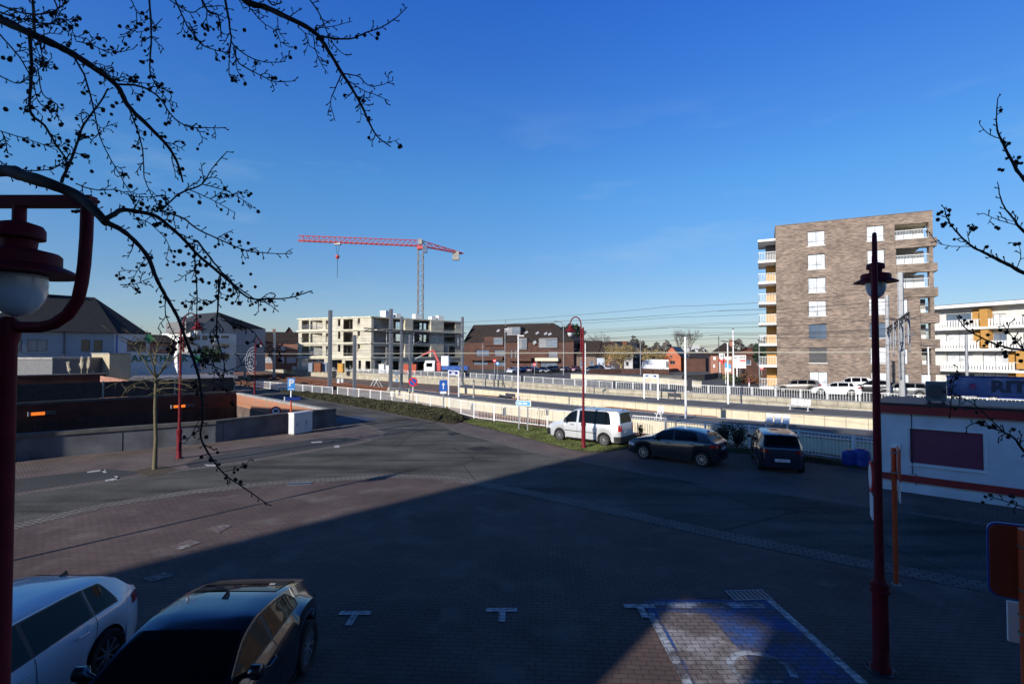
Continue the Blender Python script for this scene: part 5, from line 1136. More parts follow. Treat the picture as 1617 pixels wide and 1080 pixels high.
# ================================================================== RED LAMPS
def lantern(T, c, s=1., az=0, nseg=28):
    """bell shaped head hanging with its shade rim at c"""
    x, y, z = c
    q = MB().lathe([(.001, .30), (.05, .29), (.11, .27), (.125, .245), (.125, .19), (.09, .18), (.085, .13), (.19, .105), (.205, .09), (.205, .03), (.25, .01), (.30, -.02), (.30, -.03), (.17, -.025), (.001, -.02)][::-1], c, nseg); hd = q.build('lamp_shade', M_red, T, smooth=35)
    MB().lathe([(.14, -.031), (.142, -.10), (.128, -.17), (.10, -.225), (.06, -.265), (.02, -.283), (.001, -.285)][::-1], c, nseg).build('lamp_bowl', M_bowl, T, smooth=80)
def street_lamp(label, base, az, decoration=False, s=1.0, name='street_lamp', group='red curved neck street lamps'):
    T = thing(name, label, 'street lamp', base, 0, group); d = Vector((math.sin(R(az)), math.cos(R(az)), 0))
    MB().lathe([(.13, 0), (.13, .06), (.105, .10), (.10, 1.10), (.105, 1.12), (.135, 1.14), (.135, 1.17), (.11, 1.19), (.12, 1.22), (.12, 1.26), (.085, 1.29), (.07, 1.35)], (0, 0, 0), 20).build('base_column', M_red, T, smooth=40)
    MB().tube([(0, 0, 1.3), (0, 0, 3.4), (0, 0, 5.95)], [.062, .052, .042], 14).build('pole', M_red, T, smooth=60)
    MB().box(-.045, .045, -.112, -.10, .35, .75).build('access_door', M_red, T)
    b_ = MB(); [b_.tube([(.17 * math.cos(R(a)), .17 * math.sin(R(a)), 0), (.17 * math.cos(R(a)), .17 * math.sin(R(a)), .05)], .018, 6) for a in (45, 135, 225, 315)]; b_.lathe([(.2, .0), (.2, .018), (.13, .018)], (0, 0, 0), 16); b_.build('base_plate', M_steeld, T)
    o = d * .105; pts = [o + Vector((0, 0, 4.75)), o + Vector((0, 0, 4.80)), o + Vector((0, 0, 5.95))]; c0 = Vector((0, 0, 6.08)) + d * .37; r = .265
    pts2 = [c0 + d * (-r * math.cos(R(a))) + Vector((0, 0, r * 1.45 * math.sin(R(a)))) for a in range(0, 181, 15)]
    MB().tube([o + Vector((0, 0, 4.70)), o + Vector((0, 0, 5.5)), pts2[0]] + pts2 + [pts2[-1] - Vector((0, 0, .05))], [.045, .04, .034] + [.030] * len(pts2) + [.03], 10).build('curved_neck', M_red, T, smooth=60)
    for z in (4.95, 5.75): MB().beam(Vector((0, 0, z)), o + Vector((0, 0, z)), .05, .05).build('bracket', M_red, T)
    lantern(T, c0 + d * r + Vector((0, 0, -.31)), 1)
    return T
def lamp_at(px, py, label, az, **k): return street_lamp(label, G(px, py), az, **k)
lamp_at(921.5, 708, 'bright pink red curved neck lamp in front of the silver van', -80)
lamp_at(282.5, 724, 'pink red curved neck lamp by the left sidewalk next to the bare tree', 55)
lamp_at(402, 623, 'dark red curved neck lamp with a spiral light figure, far up the side street', 62)
lamp_at(1391.5, 1058, 'large shaded dark red lamp standing in the right foreground before the kiosk', 37)
street_lamp('red lamp just outside the left edge whose shadow crosses the road', Vector((-15.2, 6.4, 0)), 60)
# near lamp in its square frame
nl = Vector((-3.03, 3.07, 0)); T = thing('lantern_post', 'near dark red lamp post at the left edge with its lantern in a rounded frame', 'street lamp', nl)
MB().lathe([(.12, 0), (.12, .9), (.13, .95), (.09, 1.0), (.055, 1.05), (.048, 4.66), (.06, 4.70), (.066, 4.75), (.058, 4.80), (.03, 4.825), (.001, 4.83)], (0, 0, 0), 20).build('pole', M_red, T, smooth=45)
fr = [(.0, 4.765), (.20, 4.765), (.28, 4.785), (.36, 4.84), (.42, 4.93), (.44, 5.03), (.453, 5.14), (.462, 5.3), (.465, 5.52)]
MB().tube([(x, 0, z) for x, z in fr], .034, 12).build('frame_arm', M_red, T, smooth=60)
MB().box(-.62, .50, -.033, .033, 5.49, 5.555).build('frame_bar', M_red, T)
MB().tube([(-.62, 0, 5.52), (-.61, 0, 5.1), (-.55, 0, 4.9), (-.4, 0, 4.78), (0, 0, 4.765)], .034, 12).build('frame_arm', M_red, T, smooth=60)
MB().tube([(.055, 0, 5.5), (.055, 0, 5.30)], .035, 12).build('hanger', M_red, T)
lantern(T, Vector((.055, 0, 5.11)), 1, nseg=40)
# spiral light figure on the far lamp
p = G(402, 623); T = thing('light_figure', 'half moon wire light figure with a spiral fixed to the far red lamp', 'light figure', (p.x - .12, p.y, 2.3))
q = MB(); 
for rr in (1.55, 1.2, .85): q.tube([(-rr * .62 * math.sin(R(a)), 0, 1.6 + rr * math.cos(R(a))) for a in range(0, 181, 12)], .03, 4)
q.build('wire_arcs', mat('light_wire', (.5, .5, .52), .5), T)
q = MB(); q.tube([((.1 + .028 * a / 30) * math.cos(R(a * 1.)) * .9 - .45, .05, 1.3 + (.1 + .03 * a / 30) * math.sin(R(a))) for a in range(0, 900, 20)], .025, 4); q.build('wire_spiral', mat('light_wire', (.5, .5, .52), .5), T)
p = G(282.5, 724); T = thing('light_figure', 'slim white feather shaped light figure fixed to the left side of the pink lamp', 'light figure', (p.x - .09, p.y, 3.75))
pts = [(0, 1.42), (-.14, 1.15), (-.19, .75), (-.15, .35), (-.02, 0), (-.03, .4), (-.05, .8), (-.02, 1.15)]
MB().add([(x, y, z) for y in (-.02, .02) for x, z in pts], [tuple(range(8)), tuple(range(15, 7, -1))] + [(i, 8 + i, 8 + (i + 1) % 8, (i + 1) % 8) for i in range(8)]).build('feather', M_white, T)
MB().tube([(.09, 0, .2), (-.03, 0, .2)], .015, 5).build('clamp', M_steel, T)
# ================================================================== MASTS, GANTRIES, WIRES
def mast(label, px, pyt, d, z0=-1.0, w=.32, group='overhead line masts', name='catenary_mast'):
    p = D(px, 560, d); ztop = D(px, pyt, d).z; T = thing(name, label, 'mast', (p.x, p.y, z0), R(42), group); h = ztop - z0
    b = MB(); b.box(-w / 2, w / 2, -w / 2, -w / 2 + .03, .35, h).box(-w / 2, w / 2, w / 2 - .03, w / 2, .35, h).box(-.015, .015, -w / 2 + .031, w / 2 - .031, .35, h); b.build('column', M_steel, T)
    MB().add([(-w, -w, 0), (w, -w, 0), (w, w, 0), (-w, w, 0), (-w * .6, -w * .6, .5), (w * .6, -w * .6, .5), (w * .6, w * .6, .5), (-w * .6, w * .6, .5)], [(4, 5, 6, 7), (0, 1, 5, 4), (1, 2, 6, 5), (2, 3, 7, 6), (3, 0, 4, 7)]).build('foot', M_conc, T); return T
g3 = 'overhead line masts'
mast('tall grey railway mast left of centre in front of the left wing', 521, 490, 60, w=.37); mast('short grey railway mast with its top below the roofline of the shell', 560, 529, 57, w=.30)
mast('thick grey mast standing on the pointed tip of the near platform', 617, 488, 65, 0, .36); mast('slimmer grey mast just right of the thick platform mast', 634, 500, 71, w=.3)
mast('short mast right behind the round no parking sign', 647.5, 529, 63, 0, .28); mast('tall pale mast at the tip of the island platform beside the blue station sign', 730, 500.5, 77, 0, .32)
mast('grey mast behind the spiral lamp, right of the cottage wall', 433, 524, 128, w=.5); mast('pale mast left of the spiral lamp standing over the stays', 366, 521, 122, w=.6); mast('dark thin mast between the pale mast and the spiral lamp', 387, 512, 126, w=.45)
mast('tallest grey mast rising behind the kiosk roof in front of the tower', 1424, 430, 35, w=.30); mast('second grey mast between the thick lamp post and the tallest mast', 1402, 466, 44, w=.26)
def P(px, z, d): v = D(px, 560, d); return Vector((v.x, v.y, z))
def gantry(label, a, b_, h=.35):
    T = thing('gantry_beam', label, 'gantry beam', a); q = MB(); n = 16; v = b_ - a
    MB().beam((0, 0, h / 2), v + Vector((0, 0, h / 2)), .10, .10).build('top_chord', M_steeld, T); MB().beam((0, 0, -h / 2), v - Vector((0, 0, h / 2)), .10, .10).build('bottom_chord', M_steeld, T)
    for i in range(n): s = 1 if i % 2 else -1; q.beam(v * (i / n) + Vector((0, 0, s * h / 2)), v * ((i + 1) / n) - Vector((0, 0, s * h / 2)), .05, .05)
    q.build('lacing', M_steeld, T); 
    for i in (3, 7, 11, 15):
        p = v * (i / n); q = MB(); q.tube([p, p - Vector((0, 0, 1.6))], .05, 6); q.beam(p - Vector((0, 0, 1.4)), p + Vector((1.0, .8, -.9)), .05, .05); q.tube([p - Vector((0, 0, .75)), p - Vector((0, 0, 1.15))], .09, 8); q.build('dropper', M_steel, T)
    return T
gantry('lattice beam spanning the tracks in front of the unfinished building', P(574, 7.45, 58.5), P(731, 7.45, 77)); gantry('lattice beam reaching over the tracks beside the thick lamp post', P(1402, 6.7, 44), P(1438, 6.9, 29.5))
# line furniture beside the right mast
T = thing('insulator_arm', 'hanging insulator arms of the overhead line right of the tallest mast', 'insulator arm', P(1436, 6.5, 31)); 
for k in range(4):
    q = MB(); x = -.95 + k * .33; q.tube([(x, 0, .2), (x + .08, .1, -1.9 + .2 * (k % 2))], .035, 6); q.lathe([(.02, 0), (.07, .03), (.02, .06), (.07, .09), (.02, .12), (.07, .15), (.02, .18)], (x + .08, .1, -2.0 + .2 * (k % 2)), 8); q.build('insulator', M_steel, T)
MB().beam((-1.1, 0, .2), (.4, 0, .3), .08, .08).build('cross_arm', M_steeld, T)
wires = []
def wire(label, pts, sag=.0, r=.014, m=None):
    out = []
    for a, b_ in zip(pts[:-1], pts[1:]):
        for i in range(12): t = i / 12; v = a.lerp(b_, t); v.z -= sag * 4 * t * (1 - t); out.append(v)
    out.append(pts[-1]); o = out[0]; q = MB(); q.v = []; q.tube([v - o for v in out], r, 4); w_ = q.build('overhead_wire', m or M_steeld); w_.location = o; tag(w_, label, 'wire', 'overhead railway wires'); return w_
c1 = offset([bl] + FB + [FBR], -14.2 if offset([bl, FB[0]], 1)[0].y < bl.y else 14.2); c2 = offset([bl] + FB + [FBR], -18 if offset([bl, FB[0]], 1)[0].y < bl.y else 18); c0 = offset([bl] + FB + [FBR], -4.6 if offset([bl, FB[0]], 1)[0].y < bl.y else 4.6)
def online(c, idx, z): return [Vector((c[i].x, c[i].y, z)) for i in idx]
M_wirel = mat('pale_wire', (.55, .53, .45), .5)
idx = [0, 1, 5, 9, 12]; nm = ('nearest', 'middle', 'far')
for k, c in enumerate((c0, c1, c2)):
    wire('pale contact wire hanging over the %s track' % nm[k], online(c, idx, 4.75), .0, .012, M_wirel)
    wire('dark sagging messenger wire above the %s track' % nm[k], online(c, idx, 6.35), .18, .012)
    wire('thin feeder wire strung high above the %s track' % nm[k], online(c, idx, 7.7 + .35 * k), .15, .010)
    wire('upper thin wire between messenger and feeder of the %s track' % nm[k], online(c, idx, 7.0 + .1 * k), .1, .009)
    wire('lower thin wire just under the messenger of the %s track' % nm[k], online(c, idx, 5.85 + .06 * k), .12, .008)
    if k: wire('second contact wire a little above the pale one on the %s track' % nm[k], online(c, idx, 5.35), .25, .012)
def street_pole(label, px, pyt, pyb, z=0., kind='twin', r=.06, group='lamp poles', flip=1, m=None, name='platform_lamp'):
    b_ = G(px, pyb, z); h = D(px, pyt, b_.y).z - z; T = thing(name, label, 'lamp pole', b_, 0, group); m = m or M_steel
    MB().tube([(0, 0, 0), (0, 0, h * .5), (0, 0, h)], [r, r * .85, r * .7], 10).build('pole', m, T, smooth=60)
    if kind == 'twin':
        for s in (-1, 1): MB().add([(s * .05, -.13, h), (s * .62, -.16, h + .07), (s * .62, .16, h + .07), (s * .05, .13, h), (s * .05, -.13, h + .08), (s * .6, -.12, h + .13), (s * .6, .12, h + .13), (s * .05, .13, h + .08)], [(0, 3, 2, 1), (4, 5, 6, 7), (0, 1, 5, 4), (1, 2, 6, 5), (2, 3, 7, 6), (3, 0, 4, 7)]).build('lamp_head', M_steeld, T)
    elif kind == 'single': MB().box(-.1, .55, -.12, .12, h - .02, h + .1).build('lamp_head', M_signw, T)
    elif kind == 'curve':
        MB().tube([(0, 0, h)] + [(-1.3 + 1.3 * math.cos(R(a)), 0, h + .95 * math.sin(R(a))) for a in range(10, 91, 10)], r * .7, 8).build('curved_arm', m, T)
        MB().box(-1.95, -1.25, -.12, .12, h + .88, h + 1.0).build('lamp_head', M_steeld, T)
    elif kind == 'cam':
        MB().tube([(0, 0, h), (0, 0, h + .2)], .09, 8).build('cap', M_steeld, T)
    return T
street_pole('platform lamp with twin flat heads and a dark information box on the near platform', 1083, 531, 661, 0, r=.085, m=M_signw); 
street_pole('platform lamp with twin heads on the island platform by the signboards', 1150, 540, 638, 0, r=.08, m=M_signw); street_pole('tall plain white pole right of the twin head island platform lamp', 1158.5, 521, 610, .42, 'cam', .11, m=M_signw)
street_pole('pale lamp pole on the near platform behind the blue direction sign', 818.5, 531, 636, 0, 'single', .09, m=M_signw); street_pole('thin pale lamp pole left of the first platform lamp', 797.5, 520, 598, .42, 'single', .1)
street_pole('thin grey pole at the back of the island platform', 762.5, 542, 611, 0, 'cam', .07); street_pole('curved neck street light beside the far car park', 890, 515, 592, .42, 'curve', .1, m=M_steel); street_pole('slim white lamp pole directly left of the pink lamp post', 924.5, 542, 620, 0, 'cam', .08, m=M_signw)
street_pole('thin pole left of the white bus roof', 1011.5, 538, 592, .42, 'cam', .09); street_pole('short concrete stub post on the near platform edge', 748, 603, 628, 0, 'cam', .12, m=M_conc); street_pole('dark thin street pole by the signboard house', 1135.5, 533, 598, .42, 'cam', .09, m=M_steeld)
street_pole('pale street pole between the orange gable and the bungalow', 1112.5, 549, 583, .42, 'cam', .11); street_pole('grey street pole beside the left balconies of the tower', 1199.5, 540, 608, .42, 'cam', .09)
street_pole('grey pole with floodlights behind the kiosk sign', 1528, 528, 640, .42, 'twin', .13); street_pole('short lamp pole in front of the lowest loggia of the tower', 1467.5, 547, 640, .42, 'twin', .07, m=M_signw)
# ================================================================== CRANE
cr = D(663.5, 560, 152); T = thing('tower_crane', 'red tower crane with a grey lattice mast behind the unfinished building', 'crane', (cr.x, cr.y, .42))
zm = D(663.5, 394, 152).z - .42; b = MB(); w = .75
for sx in (-1, 1):
    for sy in (-1, 1): b.beam((sx * w, sy * w, 0), (sx * w, sy * w, zm), .22, .22)
k = int(zm / 1.5)
for i in range(k):
    z = i * 1.5; s = 1 if i % 2 else -1
    for (x0, y0, x1, y1) in ((-w, -w, w, -w), (w, w, -w, w), (-w, w, -w, -w), (w, -w, w, w)): b.beam((x0, y0, z if s > 0 else z + 1.5), (x1, y1, z + 1.5 if s > 0 else z), .12, .12)
b.build('mast', mat('crane_mast_grey', (.16, .165, .18), .6, .2), T)
M_cred = mat('crane_red', (.46, .05, .045), .5, var=.1); tip = D(471, 380.5, 144) - Vector((cr.x, cr.y, .42)); ctr = D(731, 401, 160) - Vector((cr.x, cr.y, .42)); hub = Vector((0, 0, zm + 1.0))
def truss(a, b_, ha, hb, wd, n, name_):
    d = (b_ - a); dn = Vector((d.x, d.y, 0)).normalized(); s = Vector((-dn.y, dn.x, 0)) * wd / 2; q = MB()
    for sg in (-1, 1): q.beam(a + s * sg, b_ + s * sg, .2, .2)
    q.beam(a + Vector((0, 0, ha)), b_ + Vector((0, 0, hb)), .22, .22)
    for i in range(n):
        t0, t1 = i / n, (i + 1) / n; tm = (t0 + t1) / 2
        T0 = a + d * t0; T1 = a + d * t1; U = a + d * t0 + Vector((0, 0, lerp(ha, hb, t0)))
        for sg in (-1, 1): q.beam(T0 + s * sg, U, .11, .11); q.beam(U, T1 + s * sg, .11, .11)
        q.beam(T0 - s, T0 + s, .09, .09)
    q.build(name_, M_cred, T)
truss(hub, tip, 1.7, 1.5, 1.2, 24, 'jib'); truss(hub, ctr, 1.7, .25, 1.1, 6, 'counter_jib')
MB().box(-1.0, .8, -.9, .9, zm, zm + .9).build('slewing_ring', M_cred, T); MB().box(-.7, .5, -.6, .6, zm + 1.5, zm + 3.0).build('tower_head', M_conc, T); MB().box(.9, 2.2, -1.7, -.6, zm - 1.2, zm + .8).build('cab', M_winb, T)
c = hub.lerp(ctr, .82); MB().box(c.x - .9, c.x + 1.1, c.y - .6, c.y + .6, c.z - 2.4, c.z + .3).build('counterweight', M_conc, T)
c = hub.lerp(tip, .69); MB().box(c.x - .9, c.x + .9, c.y - .5, c.y + .5, c.z - .7, c.z - .15).build('trolley', M_steel, T)
q = MB(); [q.tube([c + Vector((sx, 0, -.5)), c + Vector((sx * .3, 0, -3.6))], .05, 4) for sx in (-.5, .5)]; q.build('hoist_rope', M_steeld, T)
MB().lathe([(.01, -.9), (.35, -.6), (.6, -.1), (.55, .25), (.2, .4)], c + Vector((0, 0, -4.0)), 12).build('hook_block', M_cred, T); MB().tube([c + Vector((0, 0, -4.8)), c + Vector((0, 0, -10.2))], .07, 5).build('sling', M_steeld, T)
# ================================================================== CRANE LORRY AND WHITE LORRY
p0 = P(672, .42, 104); s = 104 / 808.
T = thing('crane_lorry', 'white cab lorry with a blue flatbed and a folded red loader crane behind the fence', 'lorry', p0, R(-6)); wB = paint('lorry_white', (.7, .7, .7))
MB().box(0, 2.2, -1.2, 1.2, .9, 2.2).build('cab', wB, T); MB().add([(0, -1.15, 2.2), (.3, -1.1, 3.0), (2.2, -1.1, 3.0), (2.2, -1.15, 2.2), (0, 1.15, 2.2), (.3, 1.1, 3.0), (2.2, 1.1, 3.0), (2.2, 1.15, 2.2)], [(0, 3, 2, 1), (4, 5, 6, 7), (0, 1, 5, 4), (1, 2, 6, 5), (2, 3, 7, 6)]).build('cab_roof', wB, T)
MB().box(.5, 1.7, -1.22, -1.201, 1.75, 2.5).build('side_window', M_cglass, T); MB().box(-.02, -.001, -1.0, 1.0, 1.7, 2.6).build('windscreen', M_cglass, T)
MB().box(.1, 8.6, -.5, .5, .6, .9).build('chassis', M_black, T); MB().box(3.6, 8.9, -1.22, 1.22, 1.1, 1.95).build('flatbed', paint('lorry_blue', (.02, .08, .32)), T)
for x in (4.4, 6.0, 7.6): text_mesh('- - -', .4, 'side_lettering', M_signw, T, facemtx(x, -1.23, 1.5))
for x in (1.0, 6.6, 7.8): MB().tube([(x, -1.15, .5), (x, -.85, .5)], .5, 18).tube([(x, .85, .5), (x, 1.15, .5)], .5, 18).build('axle_wheels', M_rubber, T)
MB().box(2.4, 3.3, -.7, .7, .9, 2.6).build('crane_base', M_cred, T); q = MB(); q.beam((2.8, 0, 2.4), (1.7, 0, 5.0), .35, .4); q.build('crane_boom', M_cred, T); q = MB(); q.beam((1.7, 0, 5.1), (-.7, 0, 4.1), .3, .3); q.build('crane_jib', M_cred, T); q = MB(); q.beam((-.7, 0, 4.05), (-2.2, 0, 3.3), .15, .15); q.build('crane_extension', M_steel, T)
MB().box(3.45, 4.9, -.8, .8, 1.96, 3.9).build('cargo_box', M_signw, T)
p0 = P(1012.5, .42, 122); T = thing('white_lorry', 'long white box lorry parked in front of the second golden tree', 'lorry', p0, R(-14)); 
MB().add([(0, -1.2, 1.0), (6.2, -1.2, .7), (6.2, -1.2, 3.0), (1.2, -1.2, 3.1), (.2, -1.2, 2.4), (0, 1.2, 1.0), (6.2, 1.2, .7), (6.2, 1.2, 3.0), (1.2, 1.2, 3.1), (.2, 1.2, 2.4)], [(0, 1, 2, 3, 4), (9, 8, 7, 6, 5), (0, 5, 6, 1), (1, 6, 7, 2), (2, 7, 8, 3), (3, 8, 9, 4), (4, 9, 5, 0)]).build('body', P_white, T)
MB().box(5.6, 6.22, -1.21, 1.21, 1.2, 2.6).build('rear_doors', M_grey, T); [MB().tube([(x, -1.22, .45), (x, 1.22, .45)], .45, 14).build('axle_wheels', M_rubber, T) for x in (1.2, 5.0)]
# ================================================================== KIOSK
K0, K1 = G(1389, 771.5), G(1608, 803); kd = (K1 - K0).normalized(); krz = math.atan2(kd.y, kd.x); T = thing('snack_kiosk', 'white snack kiosk with a red fascia and maroon shutter at the right edge', 'kiosk', K0, krz)
class _F(Fac):
    def __init__(s, A, B): s.o = A; s.d = (B - A).normalized(); s.L = (B - A).length; s.n = Vector((-s.d.y, s.d.x, 0)); s.rz = math.atan2(s.d.y, s.d.x)
FK = _F(K0, K1); zt = FK.uz(1389, 650)[1]; KL = FK.L + 5
M_kw = mat('kiosk_white', (.62, .64, .66), .6, var=.14, scale=1.3, bump=.1); M_kr = mat('kiosk_red', (.30, .02, .02), .5, var=.15)
r = FK.rect(1437, 676, 1553, 739); zc = FK.uz(1437, 676)[1]; zd = FK.uz(1437, 730)[1]
MB().holes(0, KL, .02, zt, [(r[0], r[1], zd, zc)], 0, .12).build('front_wall', M_kw, T); MB().box(.002, .12, .121, 3.2, .02, zt).build('side_wall', M_kw, T); MB().box(.121, KL, 3.08, 3.2, .02, zt).build('rear_wall', M_kw, T)
b = MB(); n = 22
for i in range(n): z = lerp(zd, zc, i / n); b.box(r[0] + .01, r[1] - .01, .05 + (.006 if i % 2 else 0), .07, z, z + (zc - zd) / n)
b.build('shutter', mat('maroon_shutter', (.17, .035, .075), .5, var=.06), T)
b = MB(); e = .1; b.box(r[0] - e, r[1] + e, -.02, -.001, zc, zc + .05).box(r[0] - e, r[0] - e + .04, -.02, -.001, zd, zc).box(r[1] + e - .04, r[1] + e, -.02, -.001, zd, zc).box(r[0] - e, r[1] + e, -.045, -.001, zd - .09, zd - .05); b.build('shutter_frame', M_framew, T)
MB().box(-.06, KL, -.14, .3, zt + .002, zt + .26).build('fascia', M_kr, T); MB().box(-.1, KL, -.16, 3.35, zt + .262, zt + .34).build('roof', M_black, T)
z0 = FK.uz(1389, 753)[1]; MB().box(-.02, KL, -.10, -.022, z0 - .01, z0 + .20).build('red_rail', M_kr, T); MB().box(-.01, KL, -.015, -.001, .02, .25).build('plinth', M_kw, T)
for x in (5.65,): MB().box(x, x + .03, -.02, -.001, .1, zt).build('joint', M_concd, T)
MB().tube([(5.2, -.06, .1), (5.2, -.06, zt)], .035, 8).build('drainpipe', M_concd, T); MB().tube([(.9, -.02, zt - .02), (.9, -.02, z0 + .25), (1.0, -.02, z0 + .25), (1.0, -.02, .3)], .012, 6).build('cable', M_black, T)
MB().box(.35, .6, -.05, -.001, 1.3, 1.6).build('meter_box', M_signw, T); MB().box(4.5, 4.75, -.03, -.001, zt - .45, zt - .25).build('vent', M_steeld, T)
# cooling unit and advertising board on the roof
FK2 = _F(K0 + FK.n * .7, K1 + FK.n * .7); r = FK2.rect(1461.5, 603, 1494, 641)
zr = zt + .345; t = thing('air_conditioner', 'dark grey cooling unit with a round fan grille on the kiosk roof', 'cooling unit', K0 + FK.n * .7, krz)
MB().box(r[0], r[1], 0, .5, zr + .06, r[3]).build('casing', mat('unit_grey', (.10, .11, .12), .5), t); b = MB(); cx, cz = (r[0] + r[1]) / 2, (zr + .06 + r[3]) / 2
rad = min(r[1] - r[0], r[3] - zr) * .42; b.tube([(cx + rad * math.cos(R(a)), -.01, cz + rad * math.sin(R(a))) for a in range(0, 361, 15)], .012, 5)
for i in range(-6, 7): x = i / 7 * rad; hh = math.sqrt(rad * rad - x * x); b.box(cx - hh, cx + hh, -.015, -.004, cz + x - .008, cz + x + .008)
b.build('fan_grille', M_steeld, t); MB().box(r[0] + .05, r[0] + .13, .05, .45, zr, zr + .058).build('foot', M_steeld, t); MB().box(r[1] - .13, r[1] - .05, .05, .45, zr, zr + .058).build('foot', M_steeld, t)
FK3 = _F(K0 + FK.n * 1.2, K1 + FK.n * 1.2); ra = FK3.rect(1495, 595, 1617, 625); zA = FK3.uz(1495, 595)[1]; zB = FK3.uz(1495, 622)[1]
t = thing('advertising_board', 'long blue and pink sign board with grey letters on posts above the kiosk roof', 'sign board', K0 + FK.n * 1.2, krz)
m, tt, bb = newmat('board_print'); cc = tt.nodes.new('ShaderNodeTexCoord'); nn = tt.nodes.new('ShaderNodeTexNoise'); nn.inputs['Scale'].default_value = 1.4; nn.inputs['Detail'].default_value = 2; rr_ = tt.nodes.new('ShaderNodeValToRGB'); el = rr_.color_ramp.elements
el[0].position = .3; el[0].color = (.07, .10, .26, 1); el[1].position = .72; el[1].color = (.60, .48, .58, 1); e_ = el.new(.5); e_.color = (.17, .21, .38, 1); tt.links.new(cc.outputs['Object'], nn.inputs[0]); tt.links.new(nn.outputs[0], rr_.inputs[0]); tt.links.new(rr_.outputs[0], bb.inputs['Base Color']); bb.inputs['Roughness'].default_value = .4
BL = KL - .5 - ra[0]; MB().box(ra[0], ra[0] + BL, 0, .06, zB, zA).build('board', m, t); MB().box(ra[0] - .02, ra[0] + BL, -.02, .08, zA + .002, zA + .05).box(ra[0] - .02, ra[0] + BL, -.02, .08, zB - .04, zB - .002).build('board_trim', M_navy, t)
MB().box(ra[0] + .3, ra[0] + .34, .08, .12, zr, zA).box(ra[0] + 3.2, ra[0] + 3.24, .08, .12, zr, zA).build('post', M_steeld, t)
u = FK3.uz(1564, 608)[0]; text_mesh('RITUUR', .50, 'lettering', mat('grey_letters', (.07, .065, .09), .5), t, facemtx(u, -.012, lerp(zB, zA, .5)), align='LEFT', ext=.008, bold=.022, xs=1.15)
u2 = FK3.uz(1536, 608)[0]; q = MB()
for k in range(5): a = k * 72; q.tube([(u2, -.006, lerp(zB, zA, .5)), (u2 + .09 * math.cos(R(a)), -.006, lerp(zB, zA, .5) + .09 * math.sin(R(a)))], [.01, .045], 8)
q.build('flower_print', mat('pink_print', (.45, .08, .2), .5), t)
# blue barrels
for px, py, lab in ((1341.5, 735, 'smaller blue plastic barrel, left of the pair beside the kiosk'), (1360.5, 736.5, 'larger blue plastic barrel, right of the pair beside the kiosk')):
    s_ = .27 if px < 1350 else .31; t = thing('blue_barrel', lab, 'barrel', G(px, py), 0, 'blue barrels by the kiosk'); MB().lathe([(s_ * .85, 0), (s_, .05), (s_ * 1.02, .25), (s_, .27), (s_ * 1.02, .30), (s_ * 1.02, s_ * 1.9), (s_, s_ * 2.0), (s_ * .82, s_ * 2.25), (.01, s_ * 2.27)], (0, 0, 0), 20).build('drum', mat('barrel_blue', (.01, .05, .30), .45), t, smooth=40)
    MB().lathe([(s_ * .45, s_ * 2.27 + .002), (s_ * .45, s_ * 2.27 + .04), (.01, s_ * 2.27 + .045)], (0, 0, 0), 12).build('lid', M_navy, t)
# ================================================================== SIGNS
def post(T, h, r=.035, m=None, white_from=None):
    MB().tube([(0, 0, 0), (0, 0, h)], r, 10).build('post', m or M_steel, T, smooth=60)
def sign_thing(name, label, base, rz=None, group=None, cat='road sign'): return thing(name, label, cat, base, face_cam(base) if rz is None else rz, group)
def zat(px, py, base): return D(px, py, base.y).z - base.z
# P sign
b0 = G(459, 685); T = sign_thing('parking_sign', 'blue parking sign with a white P on a post by the utility cabinet', b0); h = zat(459, 597, b0)
MB().tube([(0, 0, .12), (0, 0, zat(459, 628, b0))], .05, 10).build('orange_post', M_orange, T, smooth=60); MB().tube([(0, 0, zat(459, 628, b0) + .002), (0, 0, h - .05)], .045, 10).build('white_post', M_signw, T, smooth=60); MB().lathe([(.12, 0), (.1, .12), (.06, .18)], (0, 0, 0), 10).build('foot', M_conc, T)
w_ = .26; z1 = zat(459, 616, b0); MB().box(-w_ * .75, w_ * .75, -.07, -.05, z1, h).build('sign_plate', M_signl, T); text_mesh('P', .55, 'letter', M_signw, T, facemtx(0, -.075, (z1 + h) / 2 + .06), bold=.02); MB().box(-.15, .15, -.078, -.072, z1 + .04, z1 + .09).build('small_text_bar', M_signw, T)
MB().box(-.32, .5, -.08, -.052, zat(459, 632, b0), zat(459, 627, b0)).build('street_name_plate', M_navy, T); MB().box(-.38, -.325, -.08, -.052, zat(459, 632.5, b0), zat(459, 626, b0)).build('plate_end', M_signw, T)
# utility cabinet
b0 = G(464, 687); b1 = G(493, 681.5); rz_ = math.atan2(b1.y - b0.y, b1.x - b0.x); T = thing('utility_cabinet', 'pale grey double door utility cabinet against the concrete parapet', 'cabinet', b0, rz_); cl = (b1 - b0).length; ch = D(464, 653.5, b0.y).z
MB().box(0, cl, 0, .4, .06, ch).build('housing', mat('cabinet_grey', (.55, .57, .60), .6, var=.06), T); MB().box(-.03, cl + .03, -.03, .43, ch + .002, ch + .05).build('lid', M_signw, T); MB().box(.04, cl - .04, .04, .36, 0, .058).build('plinth', M_conc, T)
for k in range(2): MB().box(.03 + k * cl * .62, cl * (.61 if k == 0 else .98), -.012, -.001, .1, ch - .06).build('door', mat('cabinet_grey2', (.52, .54, .57), .6, var=.06), T)
for x in (.22, cl * .62 + .05): MB().box(x, x + .03, -.03, -.013, .5, .72).build('handle', M_black, T)
